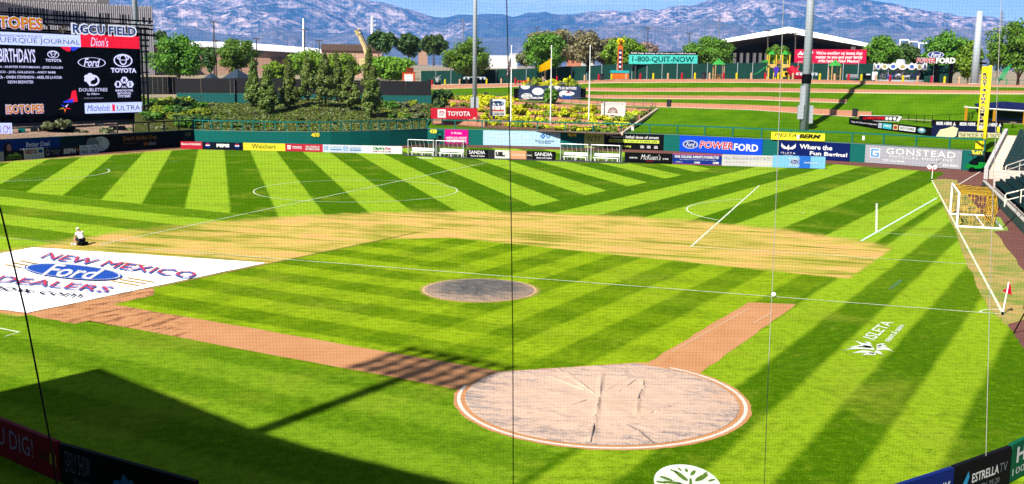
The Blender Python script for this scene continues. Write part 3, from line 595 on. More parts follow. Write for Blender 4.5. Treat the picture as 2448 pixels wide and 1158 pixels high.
# upper block beside the stairs
UO=np.array([66.0,64.0,0.]);  UD=np.array([math.sin(math.radians(46.5)),math.cos(math.radians(46.5)),0]); UR=np.array([UD[1],-UD[0],0])   # climbs away from the camera
def up(a,b_,z=0): return UO+UR*a+UD*b_+np.array([0,0,z])
T=Thing('upper_stand','sloping seating bank with concrete stairs in the right field corner','stand',up(2,0))
NS=14; RUN=.92; RISE=.235
for r in range(NS):
    T.part('step',MB().obox(up(1.62,1.2+r*RUN),UR*10,UD*RUN,(0,0,1.0+RISE*r)),M_CONC)
for r in range(NS*2):
    T.part('stair',MB().obox(up(.42,1.2+r*RUN/2),UR*1.18,UD*RUN/2,(0,0,.95+RISE/2*r)),mat('stair_concrete',(.43,.36,.29),.9,.12,1.5))
T.part('parapet',MB().add([up(0,.2,0),up(.40,.2,0),up(.40,14.2,0),up(0,14.2,0),up(0,.2,1.35),up(.40,.2,1.35),up(.40,14.2,4.9),up(0,14.2,4.9)],[(3,2,1,0),(4,5,6,7),(0,1,5,4),(1,2,6,5),(2,3,7,6),(3,0,4,7)]),mat('parapet_concrete',(.30,.29,.28),.9,.12,2))
T.part('front_wall',MB().obox(up(.42,.95),UR*11,UD*.23,(0,0,.98)),M_CONC)
rzu=math.atan2(-UD[0],UD[1])
for r in range(NS):
    for k in range(14):
        q=up(1.9+k*.52,1.25+r*RUN,1.0+RISE*r)
        if visible(q): o=link('stadium_seat',SM,M_SEAT,None,tuple(q)); o.rotation_euler=(0,0,rzu); tag(o,'dark green folding seat in the upper block beside the stairs','seat','upper block seats')
def handrail(label,p0,p1,h=.95,n=3,x2=None):
    p0=np.asarray(p0,float);p1=np.asarray(p1,float); T=Thing('handrail',label,'handrail',p0)
    T.part('top_bar',MB().tube([p0+[0,0,h-.12],p0+(p1-p0)*.03+[0,0,h],p1+[0,0,h]],.05,6),M_WRAIL); T.part('lower_bar',MB().tube([p0+[0,0,h*.5],p1+[0,0,h*.5]],.04,6),M_WRAIL)
    for i in range(n): q=p0+(p1-p0)*i/(n-1); T.part('post',MB().cyl(q,.045,h-.05,6),M_WRAIL)
handrail('cream handrail climbing between the upper seats',G(2405,397,2.25)-[0,0,.95],G(2470,375,2.75)-[0,0,.95])
handrail('cream handrail in front of the upper seats',G(2378,408,1.75)-[0,0,.75],G(2434,415,1.75)-[0,0,.75],.75,4)
handrail('cream handrail above the low seats near the right edge',G(2404,464,2.3)-[0,0,.95],G(2480,446,2.9)-[0,0,.95])
handrail('cream handrail at the right edge beside the middle walkway',G(2438,412,1.95)-[0,0,.8],G(2480,404,2.1)-[0,0,.8],.8,3)
# ---------------------------------------------------------------- grandstand behind the camera whose roof and lamp tower throw the near shadows
SH=1/math.tan(SUN_EL); sdx,sdy=math.sin(SUN_AZ)*SH,math.cos(SUN_AZ)*SH
def caster(q,z): return (q[0]-sdx*z,q[1]-sdy*z)
RZ=19.; edge=[caster(G(*q)[:2],RZ) for q in [(240,880),(620,1031),(760,1073),(960,1121),(1120,1160),(1500,1250)]]
far=caster(G(-250,995)[:2],RZ); e0=np.array(edge[0]); dl=np.array(far)-e0; dl/=np.linalg.norm(dl)
poly=[tuple(e0+dl*40)]+edge+[(20,-75),(-60,-75)]
T=Thing('grandstand','grandstand roof and seating behind home plate','grandstand',(-25,-45,0))
T.part('roof',MB().prism(poly,RZ-.5,RZ),mat('roof_sheet',(.3,.3,.3),.7,.1,1))
for q in [(-45,-30),(-30,-45),(-10,-60),(15,-65)]: T.part('roof_column',MB().cyl((*q,0),.35,RZ-.5,12),mat('steel_grey',(.25,.27,.28),.5,.1,3))

fe=[np.array(q) for q in poly[:1]+edge[:5]]; fe=[q+np.array([-.75,-.66])*1.2 for q in fe]  # unseen suite facade and bowl, added to block skylight from the near shade
for a,b_ in zip(fe[:-1],fe[1:]):
    L_=np.linalg.norm(b_-a); nb=max(1,int(L_/3.2)); e=(b_-a)/nb; nn_=np.array([-e[1],e[0]])/np.linalg.norm(e)
    for k in range(nb):
        q=a+e*k; T.part('added_suite_wall',MB().obox((*q,4.),(*(e*.985),0),(*(nn_*-.3),0),(0,0,RZ-4.6)),mat('added_suite_wall_paint',(.16,.13,.11),.9,.1,1))
    T.part('seating_bowl',MB().add([(*a,5.2),(*b_,5.2),(*(b_+np.array([.74,.67])*7),1.2),(*(a+np.array([.74,.67])*7),1.2),(*a,4.4),(*b_,4.4),(*(b_+np.array([.74,.67])*7),.2),(*(a+np.array([.74,.67])*7),.2)],[(0,1,2,3),(7,6,5,4),(0,4,5,1),(1,5,6,2),(2,6,7,3),(3,7,4,0)]),M_SEAT)
T.part('press_box',MB().prism([(-48,-30),(-33,-47),(-15,-58),(18,-62),(18,-72),(-55,-72)],6.0,12.0),M_CONC)
tw=caster(G(1042,874)[:2],36.9); T=Thing('light_tower','tall floodlight tower standing on the third base side','light tower',(*tw,0))
T.part('pole',MB().cyl((*tw,0),.42,38,14,.30),mat('galvanised_steel',(.27,.30,.33),.55,.08,2,metal=.1))
xr=np.array([math.cos(SUN_AZ),-math.sin(SUN_AZ),0])
for k,zz in enumerate((35.4,36.2,37.1,38.0)):
    T.part('crossarm',MB().obox(np.array([*tw,zz])-xr*2.5,xr*5.0,(.12,.12,0),(0,0,.12)),MATS['galvanised_steel'])
    for j in range(-3,4): T.part('floodlight',MB().cyl(np.array([*tw,zz-.25])+xr*(j*.76+.12*(k%2)),.26,.45,10),MATS['galvanised_steel'])
# ================================================================ SIGNS, BOARDS, SCOREBOARD
W_=pm('f4f4f4'); K_=pm('0c0c0e'); RED=pm('d02236'); NAVY=pm('0b1f63'); BLUE=pm('1550e6'); YELL=pm('f2ea3a'); LBLUE=pm('bfe3f7'); CREAM=pm('f3efe6'); ORNG=pm('f08a1e'); GREY=pm('8f939a'); GOLD=pm('f2b21c'); FBLUE=pm('14398f'); LIME=pm('dcf05a'); MAG=pm('e20a92'); SKYB=pm('5fb4e6')
def ford(B,a,b_,ra,rb,ring=True):
    B.oval(a,b_,ra,rb,W_); B.oval(a,b_,ra*.93,rb*.88,FBLUE); B.oval(a,b_,ra*.87,rb*.77,W_,ring=.05); B.text('Ford',a-ra*.55,b_-rb*.52,a+ra*.6,b_+rb*.55,W_,.01,.35)
def toyo(B,a,b_,ra,rb,m,k=.14):
    B.oval(a,b_,ra,rb,m,ring=k); B.oval(a,b_+rb*.12,ra*.40,rb*.86,m,ring=.26); B.oval(a,b_+rb*.42,ra*.66,rb*.42,m,ring=.24)
def wbanner(name,label,x0,x1,m,z0=.07,z1=2.30,poly=None,off=.14,cat='banner'):
    poly=poly or WALL_R; A=on_poly(x0,340,poly,off); B_=on_poly(x1,340,poly,off); A[2]=B_[2]=z0; return Board(name,label,cat,A,B_,z1-z0,m,.05)
B=wbanner('wall_banner','magenta phone network banner on the right field wall',1063,1119,MAG); B.text('U Mobile',.28,.70,.72,.84,W_,.02); B.text("AMERICA'S LARGEST",.05,.38,.95,.52,W_,.03); B.text('5G NETWORK',.10,.12,.95,.34,W_,.04)
B=wbanner('wall_banner','pale blue health insurance banner on the right field wall',1155,1339.5,LBLUE); B.text('Through it all.',.08,.45,.62,.75,pm('d7ecf6'),.01); x=.765
B.poly([(.745,.62),(.76,.62),(.76,.53),(.79,.53),(.79,.62),(.805,.62),(.805,.76),(.79,.76),(.79,.85),(.76,.85),(.76,.76),(.745,.76)],pm('1679c4')); B.oval(.775,.69,.008,.05,W_); B.poly([(.82,.86),(.865,.86),(.868,.68),(.843,.52),(.818,.68)],pm('3a93d2')); B.text('V',.83,.60,.857,.80,W_,.01)
B.text('BlueCross BlueShield',.68,.33,.92,.43,pm('1b4f8a'),.01); B.text('of New Mexico',.72,.20,.88,.30,pm('1b4f8a'),.01)
B=wbanner('wall_banner','small lime yellow WTF banner on the right field wall',1397,1444,pm('e3f083')); B.text('WTF',.10,.42,.82,.80,pm('23281e'),-.005)
B=wbanner('wall_banner','black banner warning about fake pills on the right field wall',1444.5,1586,K_); B.text("There's a lethal dose of street",.09,.70,.92,.90,W_,.015); B.rect(.08,.42,.93,.62,LIME); B.text('fentanyl in 7 out of 10 fake pills.',.10,.44,.91,.59,K_,.015); B.text('*',.035,.74,.075,.92,LIME,.02); B.text('www.alive.org',.10,.10,.46,.26,LIME,.02)
for a in (.62,.73,.85): B.rect(a,.10,a+.06,.15,W_); B.text('NM',a,.17,a+.055,.27,W_,.03)
B=wbanner('wall_banner','bright blue car dealer banner with red and white lettering',1625,1823,BLUE); ford(B,.135,.47,.095,.26); B.text('POWER',.245,.26,.665,.74,W_,.065,.18); B.text('POWER',.25,.28,.66,.72,RED,.02,.18); B.text('FORD',.67,.22,.955,.68,W_,.03)
B=wbanner('wall_banner','navy casino banner with white bird emblem on the right field wall',1863,2033,NAVY); B.text('Where the',.30,.56,.76,.84,W_,.03); B.text('Fun Begins!',.45,.16,.97,.46,W_,.03); B.text('ISLETA',.035,.22,.245,.32,W_,.005,space=1.3); B.text('RESORT & CASINO',.075,.12,.205,.155,W_,.01)
for s in (-1,1):
    for k,(dx,dy) in enumerate(((.10,.36),(.105,.24),(.09,.14),(.065,.06))): pl=blade((.14,.52),(.14+s*dx,.52+dy),.045,-s*.035); B.poly([tuple(q) for q in pl],W_)
B.poly([(.14,.78),(.155,.66),(.15,.48),(.14,.42),(.13,.48),(.125,.66)],W_)
B=wbanner('wall_banner','grey clinic banner with blue square emblem on the right field wall',2070,2302,pm('b4b4bc')); B.text('GONSTEAD',.23,.56,.94,.90,W_,.01,space=1.15); B.text('PHYSICAL MEDICINE',.27,.36,.92,.50,W_,.0,space=1.2); B.text('505-922-9444',.20,.14,.43,.26,W_,.02); B.text('505-884-8884',.75,.10,.97,.24,W_,.02)
c1=pm('4f9fe0'); B.rect(.055,.30,.165,.84,W_); B.rect(.065,.36,.085,.80,c1); B.rect(.085,.72,.155,.80,c1); B.rect(.085,.36,.155,.44,c1); B.rect(.138,.44,.155,.60,c1); B.rect(.11,.54,.138,.60,c1)
# yellow banner tied to the railing
A=on_poly(1843.5,330,WALL_R,.25); B_=on_poly(1972,330,WALL_R,.25); A[2]=zat(1843,334,A); B_[2]=zat(1972,338.5,B_); B=Board('rail_banner','yellow berm banner tied to the right field railing','banner',A,B_,1.02,YELL,.03); B.text('FIESTA',.06,.42,.48,.84,K_,.0,.3); B.text('BERM',.52,.30,.93,.84,K_,.05,.3)
B=None
for i,(x,y) in enumerate([(1512,308),(1908,329),(2064,331)]):
    A=on_poly(x-3,y+4,WALL_R,.32); b2=on_poly(x+3,y+4,WALL_R,.32); b2[2]=A[2]; Board('rail_notice','small white notice on the right field railing, '+('left of the blue car dealer banner','behind the yellow berm banner','right of the yellow berm banner')[i],'notice',A,b2,.55,W_,.02)
# left field wall
BW=lambda n,l,x0,x1,m,**k: wbanner(n,l,x0,x1,m,poly=WALL_L,**k)
B=BW('wall_banner','dark blue banner with a portrait on the left field wall',-45,144,pm('143a86')); B.text('Better Deal.',.545,.56,.865,.82,W_,.02,.15); B.text('Better Experience.',.46,.22,.955,.50,W_,.02,.15)
B.oval(.315,.50,.055,.40,pm('2a1a14'),name='portrait_hair'); B.oval(.33,.56,.028,.22,pm('c98f76'),name='portrait_face'); B.poly([(.25,.0),(.40,.0),(.385,.22),(.34,.32),(.29,.24)],pm('3c2620'),name='portrait_shoulders'); B.rect(.0,.0,.2,1,pm('204fa6'))
B=BW('wall_banner','black banner with a grey baseball and orange lettering on the left field wall',202,440,K_)
bp=[]; 
B.oval(.145,.50,.085,.42,mat('printed_leather',(.20,.24,.25),.7,.5,.5),name='baseball_print'); B.oval(.07,.45,.06,.45,mat('printed_leather_dark',(.07,.085,.09),.7,.5,.5),name='baseball_print')
for k in range(9): t=-.9+k*.2; B.rect(.12+.05*t*t,.52+.36*t,.135+.05*t*t,.54+.36*t,pm('3b3030'),name='baseball_stitch')
B.text("Don't Strike Out.",.365,.60,.71,.86,pm('a06a22'),.02); B.text('Designate a Driver.',.365,.38,.52,.48,pm('7a5a22'),.01); B.text('en',.565,.24,.615,.44,pm('a06a22'),.02); B.text('dwi',.618,.24,.69,.50,GREY,.02)
def gboard(name,label,p0,p1,h,m,cat='advertising board',t=.08):
    A=G(*p0); B_=G(*p1); A[2]=B_[2]=.03; b=Board(name,label,cat,A,B_,h,m,t)
    for f in (.08,.92): mb=MB().obox(b.P(f,0,-t)-b.u*.04,b.u*.08,-b.n*.55,(0,0,.06)); link('foot',mb.mesh('foot',b.loc),MATS['paint_0c0c0e'],b.p)
    return b
LB=[(-60,391.5),(10,387),(58,383.2),(106,379),(150,375.3),(191,371.6),(236,368)]
B=gboard('advertising_board','pale grey board at the left edge below the blue portrait banner',LB[0],LB[1],1.1,pm('8f9498'))
B=gboard('advertising_board','black board with a green hill emblem below the blue portrait banner',LB[1],LB[2],1.15,K_); B.poly([(.12,.45),(.3,.72),(.42,.6),(.6,.85),(.78,.6),(.92,.45)],pm('6f8f2f')); B.text('SUMMERLAND',.1,.15,.9,.38,pm('6f8f2f'),.01)
B=gboard('advertising_board','white board reading FIESTA in red on the left side',LB[2],LB[3],1.3,pm('b9bcc2')); B.text('FIESTA',.06,.45,.66,.86,pm('8e2a34'),.04,.15); B.oval(.83,.68,.11,.16,FBLUE); B.text('AUTO GROUP',.12,.15,.9,.30,GREY,.01)
B=gboard('advertising_board','dark navy board with a small ring emblem left of the ESPN board',LB[3],LB[4],1.2,pm('11151f')); B.oval(.2,.55,.09,.3,GREY,ring=.3); B.text('NEW MEXICO\nMUTUAL',.38,.3,.9,.75,GREY,.0)
B=gboard('advertising_board','black board reading ESPN in pale letters on the left side',LB[4],LB[5],1.2,K_); B.text('ESPN',.06,.25,.78,.78,pm('c2c4c8'),.06,.1); B.text('+',.82,.4,.97,.75,pm('a87a20'),.06)
B=gboard('advertising_board','white board with twin 100.3 radio logos on the left side',LB[5],LB[6],1.15,pm('b4c2cc'))
for a in (.05,.54): B.text('100.3',a+.03,.12,a+.38,.48,pm('2a4a66'),.03); B.poly([(a,.62),(a+.2,.92),(a+.4,.62),(a+.36,.62),(a+.2,.82),(a+.04,.62)],pm('2a4a66'))
# far touch line boards
def y1(x): return itp(x,[(432,356.4),(961,369.2)])
seg=[432,484,581.5,682,772,866,961.5]; FB=lambda n,i,m,l,h=1.02: gboard('advertising_board',l,(seg[i],y1(seg[i])),(seg[i+1],y1(seg[i+1])),h,m)
B=FB(0,0,pm('c8283c'),'red burger restaurant board, first in the long row'); B.text("Blake's LOTABURGER",.04,.52,.94,.80,W_,.03)
B=FB(0,1,pm('101625'),'dark cola board with two round emblems beside the yellow board'); B.text('PEPSI',.35,.32,.66,.78,W_,.07)
for a in (.135,.855): B.oval(a,.55,.075,.42,NAVY); B.oval(a,.55,.052,.30,W_); B.poly([(a+.052*math.cos(t),.55+.30*math.sin(t)) for t in np.linspace(.25,2.9,10)],pm('c8283c')); B.poly([(a+.052*math.cos(t),.55+.30*math.sin(t)) for t in np.linspace(3.4,6.03,10)],FBLUE)
B=FB(0,2,pm('efe03c'),'bright yellow board reading Weichert on the far touch line'); B.text('Weichert',.21,.26,.78,.88,pm('2a2a14'),.0)
B=FB(0,3,pm('c63042'),'red car maker board right of the yellow board'); B.rect(.06,.28,.15,.80,W_); B.oval(.105,.54,.03,.15,pm('c63042'),ring=.3); B.text('TOYOTA',.19,.36,.45,.70,W_,.04); B.text('PROUD SPONSOR OF\nNEW MEXICO UNITED',.54,.22,.92,.78,W_,.02)
B=FB(0,4,pm('d9e2ee'),'white board with repeated blue medical emblems')
for a in (.03,.52): B.rect(a,.28,a+.11,.82,pm('7fb0dc')); B.oval(a+.055,.55,.035,.18,W_,ring=.3); B.text('LOVELACE',a+.16,.58,a+.44,.80,pm('a9c3de'),.02); B.rect(a+.16,.30,a+.45,.46,pm('5f97cf'))
B=FB(0,5,W_,'white pet shop board at the right end of the long row'); B.text("Clark's",.27,.46,.56,.90,pm('0d3b12'),.05); B.text("Clark's",.275,.48,.555,.88,pm('24b03a'),.0); B.text('Pet',.58,.46,.72,.86,pm('c8283c'),.03); B.text('EMPORIUM',.27,.16,.72,.36,pm('8a3a1c'),.02,space=1.2)
# middle boards between the dugout shelters
def y2(x): return itp(x,[(1116,377.3),(1328,383.8)])
for x0,x1,m,l in [(1116,1167,K_,'black casino board beside the second dugout shelter'),(1167.5,1182,pm('2a2a2e'),'narrow charcoal board left of the white league board'),(1182.5,1218,pm('e6e2dc'),'white board with heavy black USL letters'),(1218.5,1258,pm('f0a878'),'orange championship board in the middle row'),(1258.5,1272,pm('2a2a2e'),'narrow charcoal board right of the orange board'),(1272.5,1328,K_,'black casino board beside the third dugout shelter')]:
    B=gboard('advertising_board',l,(x0,y2(x0)),(x1,y2(x1)),1.05,m)
    if m is K_: B.text('SANDIA',.10,.44,.86,.88,W_,.02); B.text('Resort & Casino',.18,.12,.84,.34,W_,.02,.2)
    elif 'USL' in l: B.text('USL.',.06,.24,.70,.80,K_,.09)
    elif 'orange' in l: B.text('Championship',.10,.36,.94,.60,CREAM,.02)
# right boards
def y3(x): return itp(x,[(1493,389.0),(1607,393.2),(1725,397),(1846,400.6),(1972,404.6)])
B=gboard('advertising_board','black board with white script right of the fourth dugout shelter',(1493,y3(1493)),(1607,y3(1607)),1.25,K_); B.text("McKuen's",.34,.34,.76,.86,W_,-.005,.35); B.text('CELEBRATING',.10,.42,.27,.56,W_,.02); B.text('10 YEARS',.80,.40,.92,.54,W_,.02); B.rect(.46,.2,.60,.235,RED)
B=gboard('advertising_board','navy college board with white capitals and pink trim',(1607.5,y3(1607)),(1725,y3(1725)),1.3,pm('17338c')); B.rect(0,.90,1,1,pm('c85a92')); B.rect(0,.0,1,.06,pm('b04a6a')); B.text('ONE COLLEGE, INFINITE POSSIBILITIES',.04,.56,.94,.84,W_,.03); B.text('Earn a degree or certificate in as little as one semester',.15,.42,.88,.52,W_,.0); B.text('CNM',.44,.12,.56,.30,W_,.05); B.text('CNM.EDU',.06,.18,.2,.28,W_,.0); B.text('CNM',.82,.12,.94,.34,W_,.05)
B=gboard('advertising_board','cream law firm board in the row on the right',(1725.5,y3(1726)),(1846,y3(1846)),1.35,pm('d9d6d2')); B.text('WILL FERGUSON & ASSOCIATES',.03,.56,.97,.86,pm('7a7c88'),-.008); B.text('INJURY ATTORNEYS',.06,.20,.5,.42,pm('b4aaa6'),-.005)
B=gboard('advertising_board','light blue car dealers board at the right end of the row',(1846.5,y3(1847)),(1972,y3(1972)),1.42,pm('86c8ee')); B.rect(.5,0,.72,1,pm('2a74d8')); ford(B,.42,.5,.09,.2); B.text('New Mexico',.30,.72,.52,.86,W_,.02); B.text('FORD DEALERS',.30,.14,.52,.28,W_,.02); B.text('fordnow.com',.6,.40,.86,.56,W_,.01,.2)
# boards close to the camera
B=gboard('advertising_board','red call before you dig board in the shaded lower left corner',(-420,905),(141,1154),1.06,pm('8c1626'),t=.12); ax=lambda x:B.ax(x,1080); B.text('BEFORE YOU DIG!',ax(-135),.32,ax(80),.82,pm('9a9cb0'),.0); B.rect(ax(84.5),0,ax(85.5),1,pm('5a0e18'),'panel_joint'); B.text('CALL',ax(94),.42,ax(118),.62,pm('4a3a18'),.03); B.text('811',ax(119),.36,ax(135),.66,pm('c8c02a'),.03)
B=gboard('advertising_board','black late show board in the shaded lower left corner',(146,1157),(470,1257),1.05,pm('0e0d10'),t=.12); ax=lambda x:B.ax(x,1130); B.text('EARLY SHOW',ax(158),.34,ax(217),.86,pm('8a8a92'),-.01); B.text('WITH SHOWS',ax(176),.04,ax(214),.22,pm('8a8a92'),-.01)
sx=ax(302); B.poly([(sx+.085*math.cos(t)*(1+.25*math.sin(5*t)),.30+.34*math.sin(t)*(1+.2*math.cos(7*t))) for t in np.linspace(0,6.28,40,endpoint=False)],pm('2a7fb0'),name='printed_splash')
B=gboard('advertising_board','blue board at the bottom edge left of the black television board',(2140,1262),(2274,1215),1.02,pm('1c3080'),t=.12); B.text('BANK',.5,.3,.95,.7,W_,.02)
B=gboard('advertising_board','black television channel board in the lower right corner',(2277,1214),(2411,1161),1.04,pm('15131a'),t=.12); B.text('ESTRELLA',.30,.42,.78,.66,W_,.02); B.text('TV',.79,.42,.93,.66,GREY,-.01); B.text('KQTV 39.20',.34,.15,.80,.32,GREY,.0); B.poly([(.18,.30),(.24,.62),(.22,.78),(.17,.62),(.12,.45)],pm('3aa8dc'))
B=gboard('advertising_board','green tea board in the lower right corner',(2413,1157),(2590,1062),1.04,pm('0b6a46'),t=.12); B.text('HOMEMADE',.06,.45,.98,.88,W_,.03); B.text('100% PURCHASED',.02,.15,.95,.34,W_,-.005)
# ---------------------------------------------------------------- video scoreboard
SBW=-114.
def sbp(x,y): return on_plane(x,y,R2,-R2,SBW)
A=sbp(-150,284); B_=sbp(341,284); A[2]=B_[2]=sbp(341,284.5)[2]; zt=sbp(335,92)[2]
T=Thing('video_scoreboard','huge video scoreboard behind the left field wall','scoreboard',(*((A+B_)/2)[:2],3.))
SCR=Board('screen_housing',None,None,A,B_,zt-A[2]+.35,mat('scoreboard_black',(.003,.003,.004),.7,.1,2,spec=.02),.9,root=T)
def fr(x,y): P=sbp(x,y); return float(np.dot(P-SCR.o,SCR.u)/SCR.w),float((P[2]-SCR.o[2])/SCR.h)
def stext(t,x0,y0,x1,y1_,m,bold=0.,shear=0.,**k):
    a0,_=fr(x0,y1_); a1,_=fr(x1,y1_); _,b0=fr((x0+x1)/2,y1_); _,b1=fr((x0+x1)/2,y0); return SCR.text(t,a0,b0,a1,b1,m,bold,shear,**k)
def srect(x0,y0,x1,y1_,m,name='panel',d=None):
    a0,_=fr(x0,y1_); a1,_=fr(x1,y1_); _,b0=fr((x0+x1)/2,y1_); _,b1=fr((x0+x1)/2,y0); return SCR.rect(a0,b0,a1,b1,m,name,d)
def spoly(pts,m,name='emblem',d=None): return SCR.poly([fr(*q) for q in pts],m,name,d)
def sov(x,y,rx,ry,m,ring=None,name='emblem',d=None): a,b_=fr(x,y); return SCR.oval(a,b_,fr(x+rx,y)[0]-a,fr(x,y-ry)[1]-b_,m,name,ring,d=d)
EL=emat('screen_lavender',(.26,.30,.52),1); ED=emat('screen_dark',(.0006,.0006,.001),1); ER=emat('screen_red',(.38,.006,.02),1); EW=emat('screen_white',(.30,.31,.48),1); EN=emat('screen_ink',(.004,.008,.03),1); EB=emat('screen_blue',(.01,.02,.30),1); EY=emat('screen_yellow',(.24,.14,.006),1); EO=emat('screen_orange',(.42,.08,.01),1); EGR=emat('screen_dim',(.10,.10,.14),1)
D0=.01
srect(-150,110,333,278,ED,'main_screen',.008); srect(-150,77,193,107.5,EL,'ribbon_screen',.012); srect(193.3,84.8,333.5,115,ER,'ribbon_screen',.012)
SCR.k=2
def S(f,*a,d=.03,**k): return f(*a,d=d,**k)
stext("NEW MEXICO'S LEADING NEWS SOURCE",-78,82,100,88,EN,.0,d=.03); stext('ALBUQUERQUE JOURNAL',-82,91,191,106.5,EN,-.005,d=.03); stext('Dion\'s',217,90,259,112,EW,.0,.25,d=.03)
stext('HAPPY BIRTHDAYS',-60,116,85,149,EW,.02,d=.02)
for i,(t,x0,x1,y) in enumerate([('CHRIS ANN - HUNTER FORTHMANN - JESSE GUILLEN',-40,150,158),('LUCY VELASCO - JOEL GALLEGOS - ANDY BABB',-48,133,170),('DAN MENDOZA - OWEN STEVENSON - ARIEL DE LA ROSA',-52,148,181.5),('KEVIN BREWSTER',19,80,193)]): stext(t,x0,y,x1,y+7,EW,.01,d=.02)
def toyo_s(x,y,rx,ry,m): sov(x,y,rx,ry,m,.14,d=.02); sov(x,y-ry*.12,rx*.40,ry*.86,m,.26,d=.024); sov(x,y-ry*.42,rx*.66,ry*.42,m,.24,d=.028)
toyo_s(127,130.5,14,9,EW); stext('TOYOTA',109,141.5,147,148.5,EW,.03,d=.02); toyo_s(294,145,22.5,15.5,EW); stext('TOYOTA',265,163,326,174.5,EW,.04,d=.02)
sov(219.5,150,33,12.2,EW,.07,d=.02); stext('Ford',200,140,240,160,EW,.02,.35,d=.02)
for dx,dy,r in ((-8,-5,6),(0,-8,7),(6,-4,6),(-3,0,7),(-10,2,4)): sov(215+dx,190+dy,r,r,EW,d=.02+.002*r)
srect(213,192,217,206,EW,'emblem',.036); sov(222,192.5,15.5,13.5,EW,.28,d=.03); stext('DOUBLETREE',189,211,257,219,EW,.0,d=.02); stext('by Hilton',208,222.5,237,228.5,EW,.01,d=.02); stext('ALBUQUERQUE',200,233,247,237.5,EGR,.0,d=.02)
for x,y,ch in ((282,202,'I'),(297,192,'M'),(311,202,'S')): spoly([(x+9*math.cos(t),y+9*math.sin(t)) for t in np.linspace(0,6.283,6,endpoint=False)],EW,d=.02); stext(ch,x-3,y-5,x+3,y+5,ED,.03,d=.03)
stext('INC',291,205,303,211,EW,.01,d=.02)
for i,t in enumerate(('INNOVATIVE','MOVING','SYSTEMS')): w_=(21,16,15)[i]; stext(t,297-w_,214+i*6.8,297+w_,219.5+i*6.8,EW,.02,d=.02)
srect(203,245.5,340,270,EL,'sponsor_panel',.02); stext('Michelob',208,251,262,266,emat('screen_navy',(.01,.02,.13),1),.0,.3,d=.03); srect(268.5,250,275,266,ER,'ribbon_emblem',.03); stext('ULTRA',280,252,335,264,EN,.0,d=.03)
def iso(f,x0,y0,x1,y1_,d):
    t='ISOTOPES'; f(t,x0-1,y0-1,x1+1,y1_+1,EW,.085,.0,d=d); f(t,x0,y0,x1,y1_,emat('screen_orange2',(.22,.025,.008),1),.045,d=d+.03); f(t,x0+1,y0,x1-1,y1_-(y1_-y0)*.12,EY,.0,d=d+.06)
iso(stext,15,250,105,272,.02)
for k in range(5): t=k*2*math.pi/5+.3; spoly([(155+16*math.cos(t),258+12*math.sin(t)),(155+4*math.cos(t+.6),258+3*math.sin(t+.6)),(155+4*math.cos(t-.6),258+3*math.sin(t-.6))],[ER,EO,EY,EB,EW][k],'star_emblem',.02)
spoly([(144,113),(172,112),(166,124),(158,122)],ER,'splash',.016); spoly([(168,112),(190,113),(178,122),(170,121)],EB,'splash',.02); spoly([(172,218),(181,216),(186,243),(160,246),(163,238),(168,236)],ER,'splash',.016); spoly([(150,243),(176,236),(174,246),(152,246)],EB,'splash',.02)
# lettering above the board
SKY=Board('sign_frame',None,None,sbp(-150,90)*[1,1,0]+[0,0,zt+.4],sbp(372,90)*[1,1,0]+[0,0,zt+.4],.25,mat('scoreboard_black',(.006,.006,.008)),.9,root=T)
for zz in (.9,1.5,2.1): T.part('frame_bar',MB().obox(SKY.o+[0,0,zz]-SKY.n*.5,SKY.u*SKY.w,-SKY.n*.12,(0,0,.22)),MATS['scoreboard_black'])
M_NV=pm('17347e')
stext('RGCU FIELD',169.5,58.5,327,86.5,emat('sign_glow_white',(.30,.31,.36),1),.09,d=.10); stext('RGCU FIELD',173,62,323,83,emat('sign_glow_navy',(.004,.016,.075),1),.03,d=.16)  # letters given emission so they stay bright on the shaded face
for k in range(7): t=-.2+k*.55; spoly([(149,79),(149+10*math.cos(t+2.9),70+11*math.sin(t+2.9)),(149+9*math.cos(t+3.3),70+10*math.sin(t+3.3))],[GOLD,FBLUE][k%2],'tree_emblem',.10+.004*k)
srect(147.7,68,150.3,81,CREAM,'tree_emblem',.14)
arch=[fr(x,78) for x in (118,)]
mb=MB(); pts=[sbp(x,y) for x,y in [(122,84),(120,64),(100,50),(70,42),(35,37),(0,35),(-40,36),(-90,42)]]; T.part('arch_frame',MB().tube([p_-SCR.n*.25 for p_ in pts],.14,6),MATS['scoreboard_black'])
for x,y in ((100,50),(70,42),(35,37),(0,35),(-40,36)): T.part('arch_post',MB().tube([sbp(x,y)-SCR.n*.25,sbp(x,84)-SCR.n*.25],.07,5),MATS['scoreboard_black'])
iso(lambda t,x0,y0,x1,y1_,m,b,sh=0.,d=0: stext(t,x0,y0,x1,y1_,m,b,sh,d=d),-62,39,101,69,.15)  # arch letters glow too, emission added against the shade
# side steelwork and supports
for x in (347,358,368): T.part('steel_column',MB().obox(sbp(x,285)-SCR.n*1.0-SCR.u*.12,SCR.u*.24,-SCR.n*.24,(0,0,sbp(x,66)[2]-sbp(x,285)[2])),mat('dark_steel',(.03,.03,.035),.6,.1,2))
for y in (70,84,98,112,126,150,175,200): T.part('steel_beam',MB().obox(sbp(338,y)-SCR.n*1.0,SCR.u*(hd(sbp(338,y))*.0136),-SCR.n*.2,(0,0,.18 if y>126 else .3)),MATS['dark_steel'])
for x0,x1 in ((-40,-28),(20,28),(88,97),(163,175),(236,250),(303,318)):
    a,b_=sbp(x0,300),sbp(x1,300); T.part('concrete_pillar',MB().obox(a*[1,1,0]+[0,0,2.5]-SCR.n*.2,(b_-a)*[1,1,0],-SCR.n*1.0,(0,0,SCR.o[2]-2.5)),mat('pillar_concrete',(.42,.38,.33),.9,.12,1.2))
